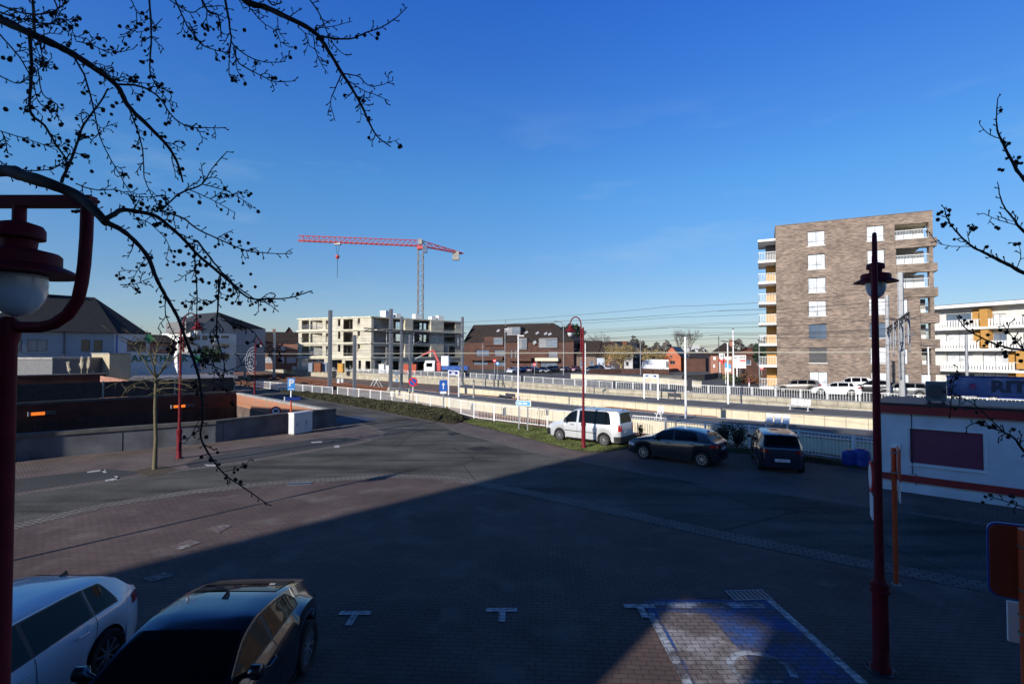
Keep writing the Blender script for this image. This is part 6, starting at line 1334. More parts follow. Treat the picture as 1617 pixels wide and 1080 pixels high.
# no parking roundel
b0 = G(652, 641.5); T = sign_thing('no_parking_sign', 'round red and blue no parking sign on an orange post above the hedge', b0); zc = zat(653, 603, b0); rd = 7.2 * b0.y / 808
MB().tube([(0, 0, 0), (0, 0, zat(652, 620, b0))], .045, 8).build('orange_post', M_orange, T); MB().tube([(0, 0, zat(652, 620, b0) + .002), (0, 0, zc)], .04, 8).build('white_post', M_signw, T)
MB().disc((0, -.06, zc), (0, -1, 0), rd, .02, 28).build('red_ring', M_signr, T); MB().disc((0, -.081, zc), (0, -1, 0), rd * .72, .006, 28).build('blue_field', M_signb, T); MB().beam((-rd * .55, -.09, zc + rd * .55), (rd * .55, -.09, zc - rd * .55), .006, rd * .24).build('red_bar', M_signr, T)
# one way arrow
b0 = G(700, 649); T = sign_thing('one_way_sign', 'square blue sign with a white upward arrow on a grey post behind the fence', b0); s_ = b0.y / 808; h = zat(700, 601, b0); z1 = zat(700, 617.5, b0)
post(T, h, .05, M_steel); MB().box(-6.3 * s_, 6.3 * s_, -.08, -.06, z1, h + .05).build('sign_plate', M_signb, T); zc = (z1 + h) / 2; q = MB(); q.box(-.7 * s_, .7 * s_, -.09, -.082, zc - 5 * s_, zc + 2 * s_); q.add([(-2.6 * s_, -.09, zc + 1.5 * s_), (2.6 * s_, -.09, zc + 1.5 * s_), (0, -.09, zc + 5.4 * s_), (-2.6 * s_, -.082, zc + 1.5 * s_), (2.6 * s_, -.082, zc + 1.5 * s_), (0, -.082, zc + 5.4 * s_)], [(0, 1, 2), (5, 4, 3), (0, 3, 4, 1), (1, 4, 5, 2), (2, 5, 3, 0)]); q.build('arrow', M_signw, T)
MB().box(-5 * s_, 4.5 * s_, -.08, -.06, zat(700, 621.5, b0), z1 - .02).build('sub_plate', M_signw, T)
# station name boards
def station(label, pa, pb, ytop, ybot, d=None):
    A, B_ = G(*pa), G(*pb); dr = B_ - A; T = thing('station_sign', label, 'station sign', A, math.atan2(dr.y, dr.x), 'station name signs'); L = dr.length; h = D(pa[0], ytop, A.y).z
    MB().box(-.07, .07, -.05, .05, 0, h).build('post', M_signw, T); MB().box(L - .07, L + .07, -.05, .05, 0, h).build('post', M_signw, T); hb = D(pa[0], ybot, A.y).z
    MB().box(.072, L - .072, -.045, .045, hb, h).build('board_frame', M_signw, T); MB().box(.16, L - .16, -.055, -.046, hb + .09, h - .09).build('name_board', M_navy, T)
    text_mesh('Lebbeke', (h - hb) * .52, 'station_name', M_signw, T, facemtx(L / 2, -.06, (h + hb) / 2 - .02), bold=.012)
station('blue station name sign on two white posts at the centre of the island platform', (1017.5, 629.5), (1039.5, 631), 590.5, 596); station('blue station name sign on two white posts beside the pale mast', (708.5, 624), (724.5, 626.5), 584.5, 591.5)
# direction sign
A, B_ = G(819.5, 679.5), G(833, 681); dr = B_ - A; T = thing('direction_sign', 'blue arrow shaped direction sign on two grey posts in the grass strip', 'road sign', A, face_cam(A) * .3 - .45); s_ = A.y / 808
h = D(820, 632, A.y).z; z1 = D(820, 640.5, A.y).z; w2 = 13.5 * s_ / .9
MB().tube([(0, 0, 0), (0, 0, h + .25)], .045, 8).build('post', M_steel, T); MB().tube([(w2, 0, 0), (w2, 0, h + .1)], .045, 8).build('post', M_steel, T)
zc = (h + z1) / 2; hh = (h - z1) / 2; pts = [(-5 * s_, 0), (-3 * s_, hh), (w2 + .25, hh), (w2 + .25, -hh), (-3 * s_, -hh)]
def plate(pts, y0, y1): n = len(pts); return MB().add([(x, y, zc + z) for y in (y0, y1) for x, z in pts], [tuple(range(n))[::-1], tuple(range(n, 2 * n))] + [(i, i + n, (i + 1) % n + n, (i + 1) % n)[::-1] for i in range(n)])
plate(pts, -.08, -.06).build('sign_plate', M_signw, T); plate([(-4 * s_, 0), (-2.6 * s_, hh * .8), (w2 + .19, hh * .8), (w2 + .19, -hh * .8), (-2.6 * s_, -hh * .8)], -.088, -.081).build('sign_field', M_signl, T)
text_mesh('Aalst  Aalst', hh * .95, 'lettering', M_signw, T, facemtx(w2 * .45, -.092, zc), xs=.9, bold=.01)
# distant road signs
def roundel(label, px, py, yb, z, kind, d=None):
    b0 = G(px, yb, z); T = sign_thing('no_entry_sign' if kind == 'ne' else 'round_sign', label, b0); zc = zat(px, py, b0); r_ = 2.9 * b0.y / 808; MB().tube([(0, 0, 0), (0, 0, zc)], .06, 6).build('post', M_steel, T)
    MB().disc((0, -.08, zc), (0, -1, 0), r_, .02, 20).build('sign_disc', M_signr if kind == 'ne' else M_signl, T)
    if kind == 'ne': MB().box(-r_ * .7, r_ * .7, -.11, -.102, zc - r_ * .18, zc + r_ * .18).build('white_bar', M_signw, T)
    else: MB().disc((0, -.101, zc), (0, -1, 0), r_ * .5, .006, 16).build('white_field', M_signw, T)
roundel('red no entry sign at the left end of the far car park', 781, 569.5, 590, .42, 'ne'); roundel('light blue round sign beside the left no entry sign', 785.5, 574, 590, .42, 'bl'); roundel('red no entry sign in the middle of the far car park', 844, 575.5, 592, .42, 'ne')
roundel('small red sign at the foot of the tower beside the street pole', 1203, 581.5, 604, .42, 'ne')
b0 = Vector((LW0.x, LW0.y, 0)).lerp(LW1, .42); bb = D(435.5, 648, b0.y - 4)
T = thing('height_limit_sign', 'round red ringed sign peeping over the parapet in front of the ramp wall', 'road sign', (bb.x, bb.y, -1.3), face_cam(bb)); zc = bb.z + 1.3 - .05; MB().tube([(0, 0, 0), (0, 0, zc)], .035, 8).build('post', M_steel, T); MB().disc((0, -.05, zc), (0, -1, 0), .33, .02, 24).build('red_ring', M_signr, T); MB().disc((0, -.071, zc), (0, -1, 0), .23, .006, 24).build('white_field', M_signw, T); MB().box(-.12, .12, -.085, -.078, zc - .04, zc + .1).build('symbol', M_signk, T)
b0 = G(626.5, 613, 0); T = sign_thing('track_sign', 'small stack of grey and round railway signs right of the thick mast', b0, cat='railway sign'); post(T, zat(626, 586, b0), .05, M_steeld); s_ = b0.y / 808
MB().box(-3 * s_, 3 * s_, -.1, -.06, zat(626, 592.5, b0), zat(626, 586.5, b0)).build('grey_plate', mat('grey_blue2', (.16, .2, .27), .6), T); MB().disc((0, -.06, zat(626, 596, b0)), (0, -1, 0), 2.1 * s_, .03, 16).build('round_plate', M_signk, T); MB().disc((0, -.091, zat(626, 596, b0)), (0, -1, 0), 1.3 * s_, .01, 16).build('round_field', M_signw, T); MB().box(-1.3 * s_, 1.3 * s_, -.1, -.06, zat(626, 603.5, b0), zat(626, 599.5, b0)).build('blue_plate', M_signl, T)
# shop totem and billboard with a black lion
def lion(T, u, z, s):
    q = MB(); pts = [(-1, .1), (-.75, .5), (-.45, .38), (.1, .36), (.75, .42), (.95, .75), (1.0, .3), (.8, -.1), (.9, -.6), (.65, -.6), (.55, -.1), (-.1, -.12), (-.3, -.6), (-.55, -.6), (-.5, -.05), (-.85, -.55), (-1.05, -.5), (-.8, -.02)]
    pts = pts[::-1]; tr = tessellate_polygon([[Vector((x, y, 0)) for x, y in pts]]); q.v = [Vector((u + x * s, -.10, z + y * s)) for x, y in pts]; q.f = [tuple(t) for t in tr]; q.build('lion_emblem', M_signk, T)
b0 = G(1137, 597, .42); T = sign_thing('shop_sign', 'tall white and red shop sign with a black lion left of the billboard', b0, cat='shop sign'); s_ = b0.y / 808; Zz = lambda y: zat(1137, y, b0)
post(T, Zz(558), .08, M_signw); MB().box(-1 * s_, 7 * s_, -.08, -.03, Zz(566.3), Zz(558)).build('white_panel', M_signw, T); MB().box(-1 * s_, 7 * s_, -.08, -.03, Zz(571.6), Zz(566.5)).build('red_panel', M_signr, T); MB().box(.8 * s_, 6 * s_, -.08, -.03, Zz(574), Zz(571.8)).build('lower_red_panel', M_signr, T); lion(T, 3 * s_, Zz(561.8), 2.4 * s_); MB().box(.3 * s_, 6 * s_, -.09, -.081, Zz(568), Zz(567)).build('text_line', M_signw, T)
b0 = G(1164, 602, .42); T = sign_thing('billboard', 'white billboard with a black lion and a red square beside the tall white pole', b0, cat='billboard'); s_ = b0.y / 808; Zz = lambda y: zat(1164, y, b0)
MB().box(-.08, .08, 0, .1, 0, Zz(581)).build('post', M_signw, T); MB().box(3 * s_, 5 * s_, 0, .1, 0, Zz(581)).build('dark_post', M_steeld, T); MB().box(-5 * s_, 13 * s_, -.08, -.01, Zz(581), Zz(561)).build('board', M_signw, T); lion(T, -1.8 * s_, Zz(565), 2.3 * s_); MB().box(4.2 * s_, 12.6 * s_, -.09, -.081, Zz(570.6), Zz(568)).build('red_panel', M_signr, T); text_mesh('EVA', 4.2 * s_, 'lettering', M_signk, T, facemtx(8.3 * s_, -.09, Zz(564.5)), bold=.02)
b0 = G(1146, 606, .42); T = sign_thing('blue_notice', 'pair of light blue and white notices on the pole below the signboards', b0, cat='notice'); s_ = b0.y / 808; post(T, zat(1146, 573, b0), .05, M_signw); [MB().box(x * s_, (x + 4.2) * s_, -.08 - k * .01, -.05, zat(1146, y1, b0), zat(1146, y0, b0)).build('notice_panel', m_, T) for k, (x, y0, y1, m_) in enumerate(((-1, 573, 580.5, M_signl), (-1, 580.7, 587, M_signw), (3.5, 575.5, 582, M_signl), (3.5, 582.2, 587, M_signw)))]
b0 = G(1183, 610, .42); T = sign_thing('red_bollard_sign', 'small maroon marker on a white post among the russet shrubs', b0, cat='marker'); s_ = b0.y / 808; post(T, zat(1183, 604, b0), .08, M_signw); MB().box(-1.1 * s_, 1.1 * s_, -.1, .1, zat(1183, 604, b0), zat(1183, 598, b0)).build('marker', mat('maroon', (.16, .01, .05), .5), T)
# ---- foreground posts on the right
b0 = G(1415, 923); T = thing('orange_sign_post', 'slim orange post with an edge on sign beside the thick lamp in the right foreground', 'sign post', b0, R(57)); h = D(1415, 707, b0.y).z
MB().tube([(0, 0, .03), (0, 0, h)], .045, 12).build('post', M_orange, T, smooth=60); MB().tube([(0, 0, 0), (0, 0, .028)], .09, 12).build('foot', M_conc, T); MB().box(-.30, .30, -.09, -.07, h - .62, h + .02).build('sign_plate', M_orange, T); MB().box(-.20, .20, -.09, -.07, h - 1.05, h - .66).build('sub_plate', M_signw, T)
for z in (h - .1, h - .5): MB().box(-.06, .06, -.069, .06, z, z + .03).build('clamp', M_steel, T)
b0 = G(1386, 918); T = thing('sign_post', 'dark grey post with an edge on round red sign directly left of the thick lamp', 'sign post', b0, R(61)); h = D(1386, 728, b0.y).z
MB().tube([(0, 0, .03), (0, 0, h)], .06, 12).build('post', M_steeld, T, smooth=60); MB().tube([(0, 0, 0), (0, 0, .028)], .09, 12).build('foot', M_conc, T); MB().disc((0, .07, h - .32), (0, 1, 0), .32, .025, 28).build('red_disc', M_signr, T); MB().disc((0, .0951, h - .32), (0, 1, 0), .24, .006, 28).build('white_field', M_signw, T); MB().box(-.2, .2, .07, .09, h - 1.15, h - .68).build('sub_plate', M_signw, T)
b0 = Vector((3.60, 3.60, 0)); T = thing('back_of_sign', 'back of a rounded sign panel on a thick orange post cut by the right edge', 'road sign', b0, R(-28)); h = 3.40
MB().tube([(0, 0, 0), (0, 0, h - .02)], .055, 14).build('post', M_orange, T, smooth=60)
def rrect(w0, w1, z0, z1, r_, y0, y1):
    pts = []
    for cx, cz, a0_ in ((w1 - r_, z1 - r_, 0), (w0 + r_, z1 - r_, 90), (w0 + r_, z0 + r_, 180), (w1 - r_, z0 + r_, 270)): pts += [(cx + r_ * math.cos(R(a0_ + k)), cz + r_ * math.sin(R(a0_ + k))) for k in range(0, 91, 15)]
    n = len(pts); return MB().add([(x, y, z) for y in (y0, y1) for x, z in pts], [tuple(range(n)), tuple(range(n, 2 * n))[::-1]] + [(i, i + n, (i + 1) % n + n, (i + 1) % n) for i in range(n)])
rrect(-.19, .42, 2.87, 3.38, .06, .06, .075).build('panel_back', mat('panel_orange', (.32, .05, .02), .5), T); rrect(-.20, .43, 2.86, 3.39, .06, .0752, .09).build('panel_edge', M_signb, T)
MB().box(-.10, .30, .06, .085, 2.56, 2.84).build('sub_plate', M_signw, T)
for z in (2.66, 2.78, 2.96, 3.26): MB().tube([(.06 * math.cos(R(a)), .06 * math.sin(R(a)), z) for a in range(0, 361, 20)], .006, 5).build('clamp', mat('clamp_brass', (.25, .2, .12), .4, .6), T)
# ================================================================== PLATFORM FURNITURE
def bench(label, pa, pb, z=0):
    A, B_ = G(*pa, z), G(*pb, z); dr = B_ - A; L = dr.length; T = thing('platform_bench', label, 'bench', A, math.atan2(dr.y, dr.x), 'white platform benches')
    MB().box(0, L, -.12, .0, .36, .42).build('seat_beam', M_white, T); n = 3
    for k in range(n): a = L * k / n + .04; c_ = L * (k + 1) / n - .04; MB().box(a, c_, -.32, .12, .425, .46).build('seat', M_signw, T); MB().add([(a, .12, .461), (c_, .12, .461), (c_, .26, .92), (a, .26, .92), (a, .15, .461), (c_, .15, .461), (c_, .29, .92), (a, .29, .92)], [(0, 1, 2, 3), (7, 6, 5, 4), (3, 2, 6, 7), (0, 3, 7, 4), (1, 5, 6, 2)]).build('backrest', M_signw, T)
    for x in (.08, L - .12): q = MB(); q.beam((x, -.06, 0), (x, -.06, .36), .05, .05); q.beam((x, -.3, .01), (x, .2, .01), .05, .03); q.build('leg', M_white, T)
bench('white three seat bench in front of the tower on the island platform', (1247, 646.5), (1279, 649.5)); bench('white three seat bench on the near platform left of the shaded end', (1208, 676), (1247, 679.5))
bench('small white bench halfway along the near platform', (1036, 661.5), (1047, 662.5))
def board(label, pa, pb, yt, z=0): 
    A, B_ = G(*pa, z), G(*pb, z); dr = B_ - A; L = dr.length; h = D(pa[0], yt, A.y).z; T = thing('notice_frame', label, 'notice frame', A, math.atan2(dr.y, dr.x), 'dark notice frames on the platforms'); MB().box(0, .06, 0, .06, 0, h).build('post', M_steeld, T); MB().box(L - .06, L, 0, .06, 0, h).build('post', M_steeld, T); MB().box(.062, L - .062, .01, .05, h * .45, h).build('panel', M_steeld, T)
board('dark notice frame at the left part of the near platform', (798, 630), (813, 631.5), 620.5); board('dark notice frame on the island platform right of the blue station sign', (1054.5, 631.5), (1075, 633), 620); 
p = G(1083, 661); T = thing('information_box', 'tall dark information box fixed on the near platform lamp', 'information box', (p.x + .14, p.y, 2.0)); MB().box(-.0, .3, -.06, .1, 0, .95).build('case', M_steeld, T); MB().box(-.005, .305, -.065, .105, .952, 1.0).build('cap', M_signk, T)
for px, py, lab in ((992 - 42, 614, 'thin dark marker post on the island platform left part'), (1129, 657, 'thin dark post casting a shadow near the signboards'), (727, 598, 'thin dark post at the far wall beside the pale mast')):
    if px == 1129: continue
    p = G(px, py); T = thing('marker_post', lab, 'post', p, 0, 'dark marker posts'); MB().tube([(0, 0, 0), (0, 0, 1.0)], .05, 6).build('post', M_steeld, T); MB().box(-.1, .1, -.06, .06, 1.002, 1.1).build('cap', M_steeld, T)
p = G(470, 609, -1.0)
for px, lab in ((532, 'left of two white relay boxes beside the tracks'), (538, 'right of two white relay boxes beside the tracks')):
    p = G(px, 606.5, -1.0); T = thing('relay_box', lab, 'relay box', p, .3, 'white relay boxes'); MB().box(0, .45, 0, .5, .08, 1.0).build('case', M_signw, T); MB().box(-.03, .48, -.03, .53, 1.002, 1.06).build('lid', M_steel, T); MB().box(.05, .4, .05, .45, 0, .078).build('foot', M_conc, T)
p = G(594, 612, -1.0); T = thing('buffer_frame', 'white tubular frame standing between the rusty tracks', 'track buffer', p, .7); q = MB(); [q.tube([(-.9, y, 0), (0, y, 1.5), (.9, y, 0)], .05, 6) for y in (-.6, .6)]; q.build('frame', M_white, T); MB().tube([(0, -.9, 1.35), (0, .9, 1.35)], .06, 6).build('cross_bar', M_white, T)
# parapets of the far ramp
def lowwall(label, pts, h, m, cm, z=.42): return wallrun('ramp_parapet', label, pxpoly(pts, z), .3, .3, z + h, m, cm, .12, .04, side=1, joint=False)
lowwall('low cream ramp parapet behind the pink lamp post across the tracks', [(1108, 612), (1060, 606.5), (1000, 602.5), (950, 599.5), (903, 597.5)], .75, M_cream, M_copel)
lowwall('dark brick ramp wall behind the cream parapet across the tracks', [(1058, 591.5), (1020, 590), (980, 590), (930, 590.8)], 1.0, M_dbrick, M_cope); lowwall('dark curved ramp wall right of the blue station sign', [(1137, 596.5), (1110, 600.5), (1075, 602.5), (1040, 601.5)], .85, M_brd, M_cope)
sheet('far_grass', pxpoly([(1122, 590), (1192, 587.5), (1196, 592), (1150, 597.5), (1128, 599)], .42), .43, M_grassb); sheet('far_road', pxpoly([(1040, 582), (1110, 579.5), (1125, 583), (1145, 588), (1195, 589), (1200, 594), (1150, 600), (1100, 606), (1070, 604), (1045, 600)], .42), .426, M_far)
# person walking past the billboard
p = G(1174, 597, .42); me = bpy.data.meshes.new('person'); o = bpy.data.objects.new('person', me); COL.objects.link(o)
V = [(0, 0, .92), (0, 0, 1.15), (0, 0, 1.38), (0, -.02, 1.52), (0, -.03, 1.64), (0, -.02, 1.76), (-.19, 0, 1.38), (-.25, -.02, 1.12), (-.2, -.16, .92), (.19, 0, 1.38), (.26, .04, 1.12), (.24, .1, .88), (-.1, 0, .88), (-.12, -.14, .48), (-.12, -.1, .08), (-.12, -.24, .04), (.1, 0, .88), (.12, .12, .48), (.12, .3, .1), (.12, .2, .04)]
E = [(0, 1), (1, 2), (2, 3), (3, 4), (4, 5), (2, 6), (6, 7), (7, 8), (2, 9), (9, 10), (10, 11), (0, 12), (12, 13), (13, 14), (14, 15), (0, 16), (16, 17), (17, 18), (18, 19)]
me.from_pydata(V, E, []); RD = [.15, .15, .17, .06, .10, .09, .07, .05, .04, .07, .05, .04, .1, .075, .05, .04, .1, .075, .05, .04]
sm = o.modifiers.new('skin', 'SKIN'); 
if not me.skin_vertices: pass
if me.skin_vertices:
    for i_, r_ in enumerate(RD): me.skin_vertices[0].data[i_].radius = (r_, r_)
    me.skin_vertices[0].data[0].use_root = True
ss_ = o.modifiers.new('smooth', 'SUBSURF'); ss_.levels = ss_.render_levels = 1; me.materials.append(mat('dark_clothes', (.012, .012, .015), .9)); o.location = p; o.scale = (1.05,) * 3; tag(o, 'person in dark clothes walking on the path behind the billboard post', 'person')
# ================================================================== TREES AND PLANTS
class Br:
    """bare foreground boughs: thick wood, twigs with spur shoots and buds, hanging seed balls"""
    def __init__(s, seed): s.r = random.Random(seed); s.twig = MB(); s.fruit = MB(); s.boughs = []
    def bough(s, pts, w0, w1, d0, d1, twigs=6, tl=45, fruit=.25, spur=9, main=False, jit=1.0):
        rnd = s.r; n = len(pts); P_ = []
        for i, (x, y) in enumerate(pts):
            t = i / (n - 1); P_.append(Vector((x, y, lerp(d0, d1, t) + rnd.uniform(-.05, .05) * (0 < i < n - 1))))
        C = catmull(P_, 5); k = len(C); W = []; rad = []
        for i, c in enumerate(C):
            t = i / (k - 1); j = .5 * (1 - main * .6) * jit
            W.append(D(c.x + rnd.uniform(-j, j), c.y + rnd.uniform(-j, j), c.z)); rad.append(lerp(w0, w1, t ** .85) / 2 * c.z / FPX * (1 + rnd.uniform(-.1, .12)))
        tgt = MB() if main else s.twig
        tgt.tube(W, rad, 8 if main else 5)
        if main: s.boughs.append(tgt)
        # spur shoots
        L = 0
        for i in range(1, k):
            L += math.hypot(C[i].x - C[i - 1].x, C[i].y - C[i - 1].y)
            if L > spur * rnd.uniform(.6, 1.5):
                L = 0; s.spur(C[i], C[i] - C[i - 1], rnd.uniform(2.5, 7.5) * (1.2 if w0 < 5 else 1), lerp(w0, w1, i / k), fruit)
        for q in range(twigs):
            i = int(rnd.uniform(.12, .97) * (k - 1)); i = max(i, 1); d = (C[i] - C[i - 1]); a = math.atan2(d.y, d.x) + rnd.choice((-1, 1)) * rnd.uniform(.4, 1.15); l = tl * rnd.uniform(.4, 1.15) * (1 - .4 * i / k)
            p = C[i].copy(); pp = [(p.x, p.y)]; seg = 4; aa = a
            for z in range(seg): aa += rnd.uniform(-.28, .28) + .10 * math.sin(math.pi / 2 - aa) ; pp.append((pp[-1][0] + math.cos(aa) * l / seg, pp[-1][1] + math.sin(aa) * l / seg))
            s.bough(pp, min(2.2, lerp(w0, w1, i / k) * .6 + .5), .9, p.z, p.z + rnd.uniform(-.25, .25), 1 if (l > 34 and rnd.random() < .6) else 0, tl * .5, fruit, 8)
    def spur(s, c, d, l, w, fruit):
        rnd = s.r; a = math.atan2(d.y, d.x) + rnd.choice((-1, 1)) * rnd.uniform(.5, 1.3); q = c.z / FPX
        tip = (c.x + math.cos(a) * (l + w / 2), c.y + math.sin(a) * (l + w / 2)); dz = rnd.uniform(-3, 3) * q
        A, B_ = D(c.x, c.y, c.z), D(*tip, c.z + dz); s.twig.tube([A, A.lerp(B_, .6), B_, B_ + (B_ - A).normalized() * 1.6 * q], [.75 * q, .6 * q, 1.15 * q, .25 * q], 5)
        if rnd.random() < .5: a2 = a + rnd.choice((-1, 1)) * .9; t2 = (tip[0] + math.cos(a2) * 3, tip[1] + math.sin(a2) * 3); s.twig.tube([B_, D(*t2, c.z + dz)], [.8 * q, .5 * q], 4)
        if rnd.random() < fruit * .32:
            m_ = rnd.choice((1, 1, 2, 3)); 
            for _ in range(m_):
                fl = rnd.uniform(5, 12); aa = rnd.uniform(.2, 2.9); e = (tip[0] + math.cos(aa) * fl, tip[1] + math.sin(aa) * fl * .8); E_ = D(*e, c.z + dz); s.twig.tube([B_, E_], [.35 * q, .35 * q], 4, cap=False); s.fruit.ball(E_, rnd.uniform(2.2, 3.3) * q, 12)
    def ball(s, x, y, d, r=3.2): q = d / FPX; s.fruit.ball(D(x, y, d), r * q, 16)
    def finish(s, T):
        for b in s.boughs: b.build('bough', M_twig, T, world=True, smooth=60)
        s.twig.build('twigs', M_twig, T, world=True); s.fruit.build('seed_balls', M_ball2, T, world=True)
def trunk(T, pts, rs, m=None): MB().tube(catmull(pts, 4), list(np.interp(np.linspace(0, 1, (len(pts) - 1) * 4 + 1), np.linspace(0, 1, len(rs)), rs)), 12).build('trunk', m or M_bark, T, smooth=60)
TL = thing('bare_tree', 'bare tree with dark twigs and round seed balls hanging in from the top left', 'tree', (-6.03, 3.6, 0)); trunk(TL, [(0, 0, 0), (.05, 0, 2), (-.05, .1, 4), (.1, 0, 6.5), (.3, -.1, 9)], [.26, .2, .17, .12, .07])
A = Br(3); dA = 4.2
A.bough([(-545, 430), (-400, 385), (-240, 330), (-120, 285), (0, 270), (40, 279), (80, 291), (120, 308), (145, 328), (168, 352)], 27, 13, 3.6, 2.85, 3, 40, .3, main=True)
A.bough([(165, 346), (178, 340), (192, 332), (215, 334), (245, 341), (268, 358), (290, 378), (312, 402), (338, 424), (362, 445), (392, 470), (425, 472), (458, 470), (493, 459)], 8.5, 1.6, 2.85, 3.3, 9, 50, .9, main=True)
A.bough([(168, 352), (190, 362), (212, 380), (233, 405), (247, 440), (262, 468), (280, 500), (295, 540), (310, 580), (318, 620), (320, 660), (317, 690), (332, 720), (354, 748), (378, 765), (424, 797)], 8, 1.5, 2.85, 3.2, 5, 34, .35, main=True)
A.bough([(168, 348), (179, 358)], 7, 1, 2.85, 2.85, 0, main=True)
A.bough([(-545, -170), (-300, -90), (-60, 5), (0, 31), (50, 54), (101, 78), (136, 99), (183, 134), (202, 167), (233, 198), (264, 230), (280, 257), (289, 288)], 18, 2.4, 3.6, 4.1, 14, 55, .5, main=True)
for pts, w0, w1, tw in (
 ([(183, 134), (218, 136), (249, 152), (272, 183), (296, 200), (331, 202), (357, 202)], 3.8, 1.2, 5), ([(112, 84), (132, 117), (144, 156), (150, 183), (156, 210), (167, 237), (191, 280), (210, 311)], 3.2, 1.2, 5),
 ([(202, 167), (218, 210), (226, 241), (228, 280), (241, 311), (257, 334)], 2.6, 1.1, 4), ([(235, -8), (239, 58), (237, 113), (253, 144), (272, 167)], 3.4, 1.2, 6), ([(46, 50), (50, 109), (48, 175), (70, 198), (89, 230), (107, 253)], 5.5, 2.6, 7),
 ([(97, 288), (117, 241), (132, 198), (155, 167), (171, 140)], 4.8, 2.2, 6), ([(-5, 206), (50, 222), (90, 237)], 1.8, 1.2, 3), ([(-5, 250), (23, 268), (78, 268), (105, 253)], 2.2, 1.6, 3), ([(253, 333), (284, 306), (319, 291), (334, 268), (358, 240)], 3.4, 1.4, 4),
 ([(319, 291), (360, 303), (397, 324)], 1.8, .9, 2), ([(300, 300), (340, 318), (371, 336)], 1.8, .9, 2), ([(253, 333), (290, 345), (311, 361), (350, 380), (389, 396), (430, 400), (460, 401)], 3.2, 1.2, 5),
 ([(311, 380), (338, 415), (358, 438), (381, 458), (405, 474), (420, 478), (440, 492)], 3.4, 1.3, 5), ([(346, 440), (344, 489), (342, 528), (354, 574), (352, 598)], 3.4, 1.5, 4), ([(307, 400), (311, 473), (309, 536)], 2.4, 1.2, 3),
 ([(262, 465), (262, 498), (281, 538), (300, 552)], 2, 1.1, 3), ([(0, 55), (30, 90), (52, 130), (60, 160), (82, 178)], 2.6, 1.2, 5), ([(0, 120), (30, 132), (60, 110), (82, 92)], 2.2, 1.2, 4), ([(60, 110), (68, 150), (90, 165), (88, 182)], 2, 1.1, 3),
 ([(0, 8), (40, 22), (80, 20), (108, 2)], 3.4, 2, 6), ([(0, 20), (50, 35), (92, 40), (112, 55), (138, 62)], 3, 1.2, 6), ([(120, 65), (150, 74), (175, 84), (210, 78)], 2, 1, 3), ([(86, 0), (96, 22), (118, 42)], 2.6, 1.2, 4), ([(130, 95), (160, 110), (190, 128), (240, 132)], 2, 1, 3),
 ([(55, 55), (52, 0)], 5, 4, 4), ([(148, 190), (160, 202), (175, 205)], 1.6, .9, 1), ([(120, 290), (150, 300), (185, 300), (210, 310), (262, 310)], 2.2, 1.1, 5), ([(210, 345), (235, 352), (262, 378), (270, 400)], 2, 1, 3), ([(190, 450), (215, 448), (240, 438)], 1.8, 1, 2), ([(350, 505), (395, 520), (415, 545), (430, 560)], 1.8, 1, 3), ([(316, 660), (300, 690), (292, 690)], 1.2, .8, 1), ([(352, 745), (380, 738), (398, 722)], 1.3, .8, 0),
 ([(240, 395), (222, 420), (210, 440), (200, 455)], 1.5, .9, 2), ([(345, 470), (330, 480), (310, 470), (300, 478)], 1.5, .9, 2), ([(290, 560), (330, 575), (360, 585), (392, 570)], 2.0, 1.2, 4), ([(330, 560), (350, 600), (372, 612), (402, 605)], 1.8, 1.1, 3)):
    A.bough(pts, w0, w1, 4.1 + A.r.uniform(-.35, .3), 3.9 + A.r.uniform(-.3, .3), tw, 34, .75)
for x, y in ((98, 166), (75, 170), (104, 27), (121, 40), (136, 51), (20, 25), (30, 30), (181, 83), (176, 75), (9, 173), (5, 92), (15, 95), (184, 163), (178, 168), (176, 181), (146, 214), (138, 247), (145, 271), (113, 283), (103, 235), (107, 223), (122, 212), (268, 300), (206, 294), (224, 322), (315, 320), (155, 319), (358, 373), (365, 378), (378, 382), (392, 384), (397, 394), (364, 384), (276, 397), (284, 397), (298, 401), (210, 443), (282, 418), (290, 417), (320, 445), (312, 430), (330, 447), (342, 468), (363, 458), (375, 455), (396, 433), (403, 453), (418, 489), (291, 690), (326, 690), (333, 727), (372, 757), (380, 761), (317, 487), (316, 500), (308, 463), (335, 505), (378, 479)): A.ball(x, y, 4.0 + A.r.uniform(-.3, .3), A.r.uniform(2.3, 3.9))
A.finish(TL)
TL2 = thing('bare_tree', 'bare tree reaching in from above with one long drooping bough left of the crane', 'tree', (-2.4, -1.6, 0)); trunk(TL2, [(0, 0, 0), (.1, .05, 3), (.2, .3, 6), (0, 2.6, 8.3), (-.78, 6.2, 8.62)], [.22, .17, .13, .07, .035])
A = Br(8)
A.bough([(250, -170), (320, -60), (386, 0), (419, 12), (456, 29), (489, 46), (506, 62), (522, 86), (539, 114), (558, 144), (572, 169), (583, 194), (596, 216), (617, 232)], 12, 1.6, 4.6, 4.3, 5, 34, .12, main=True)
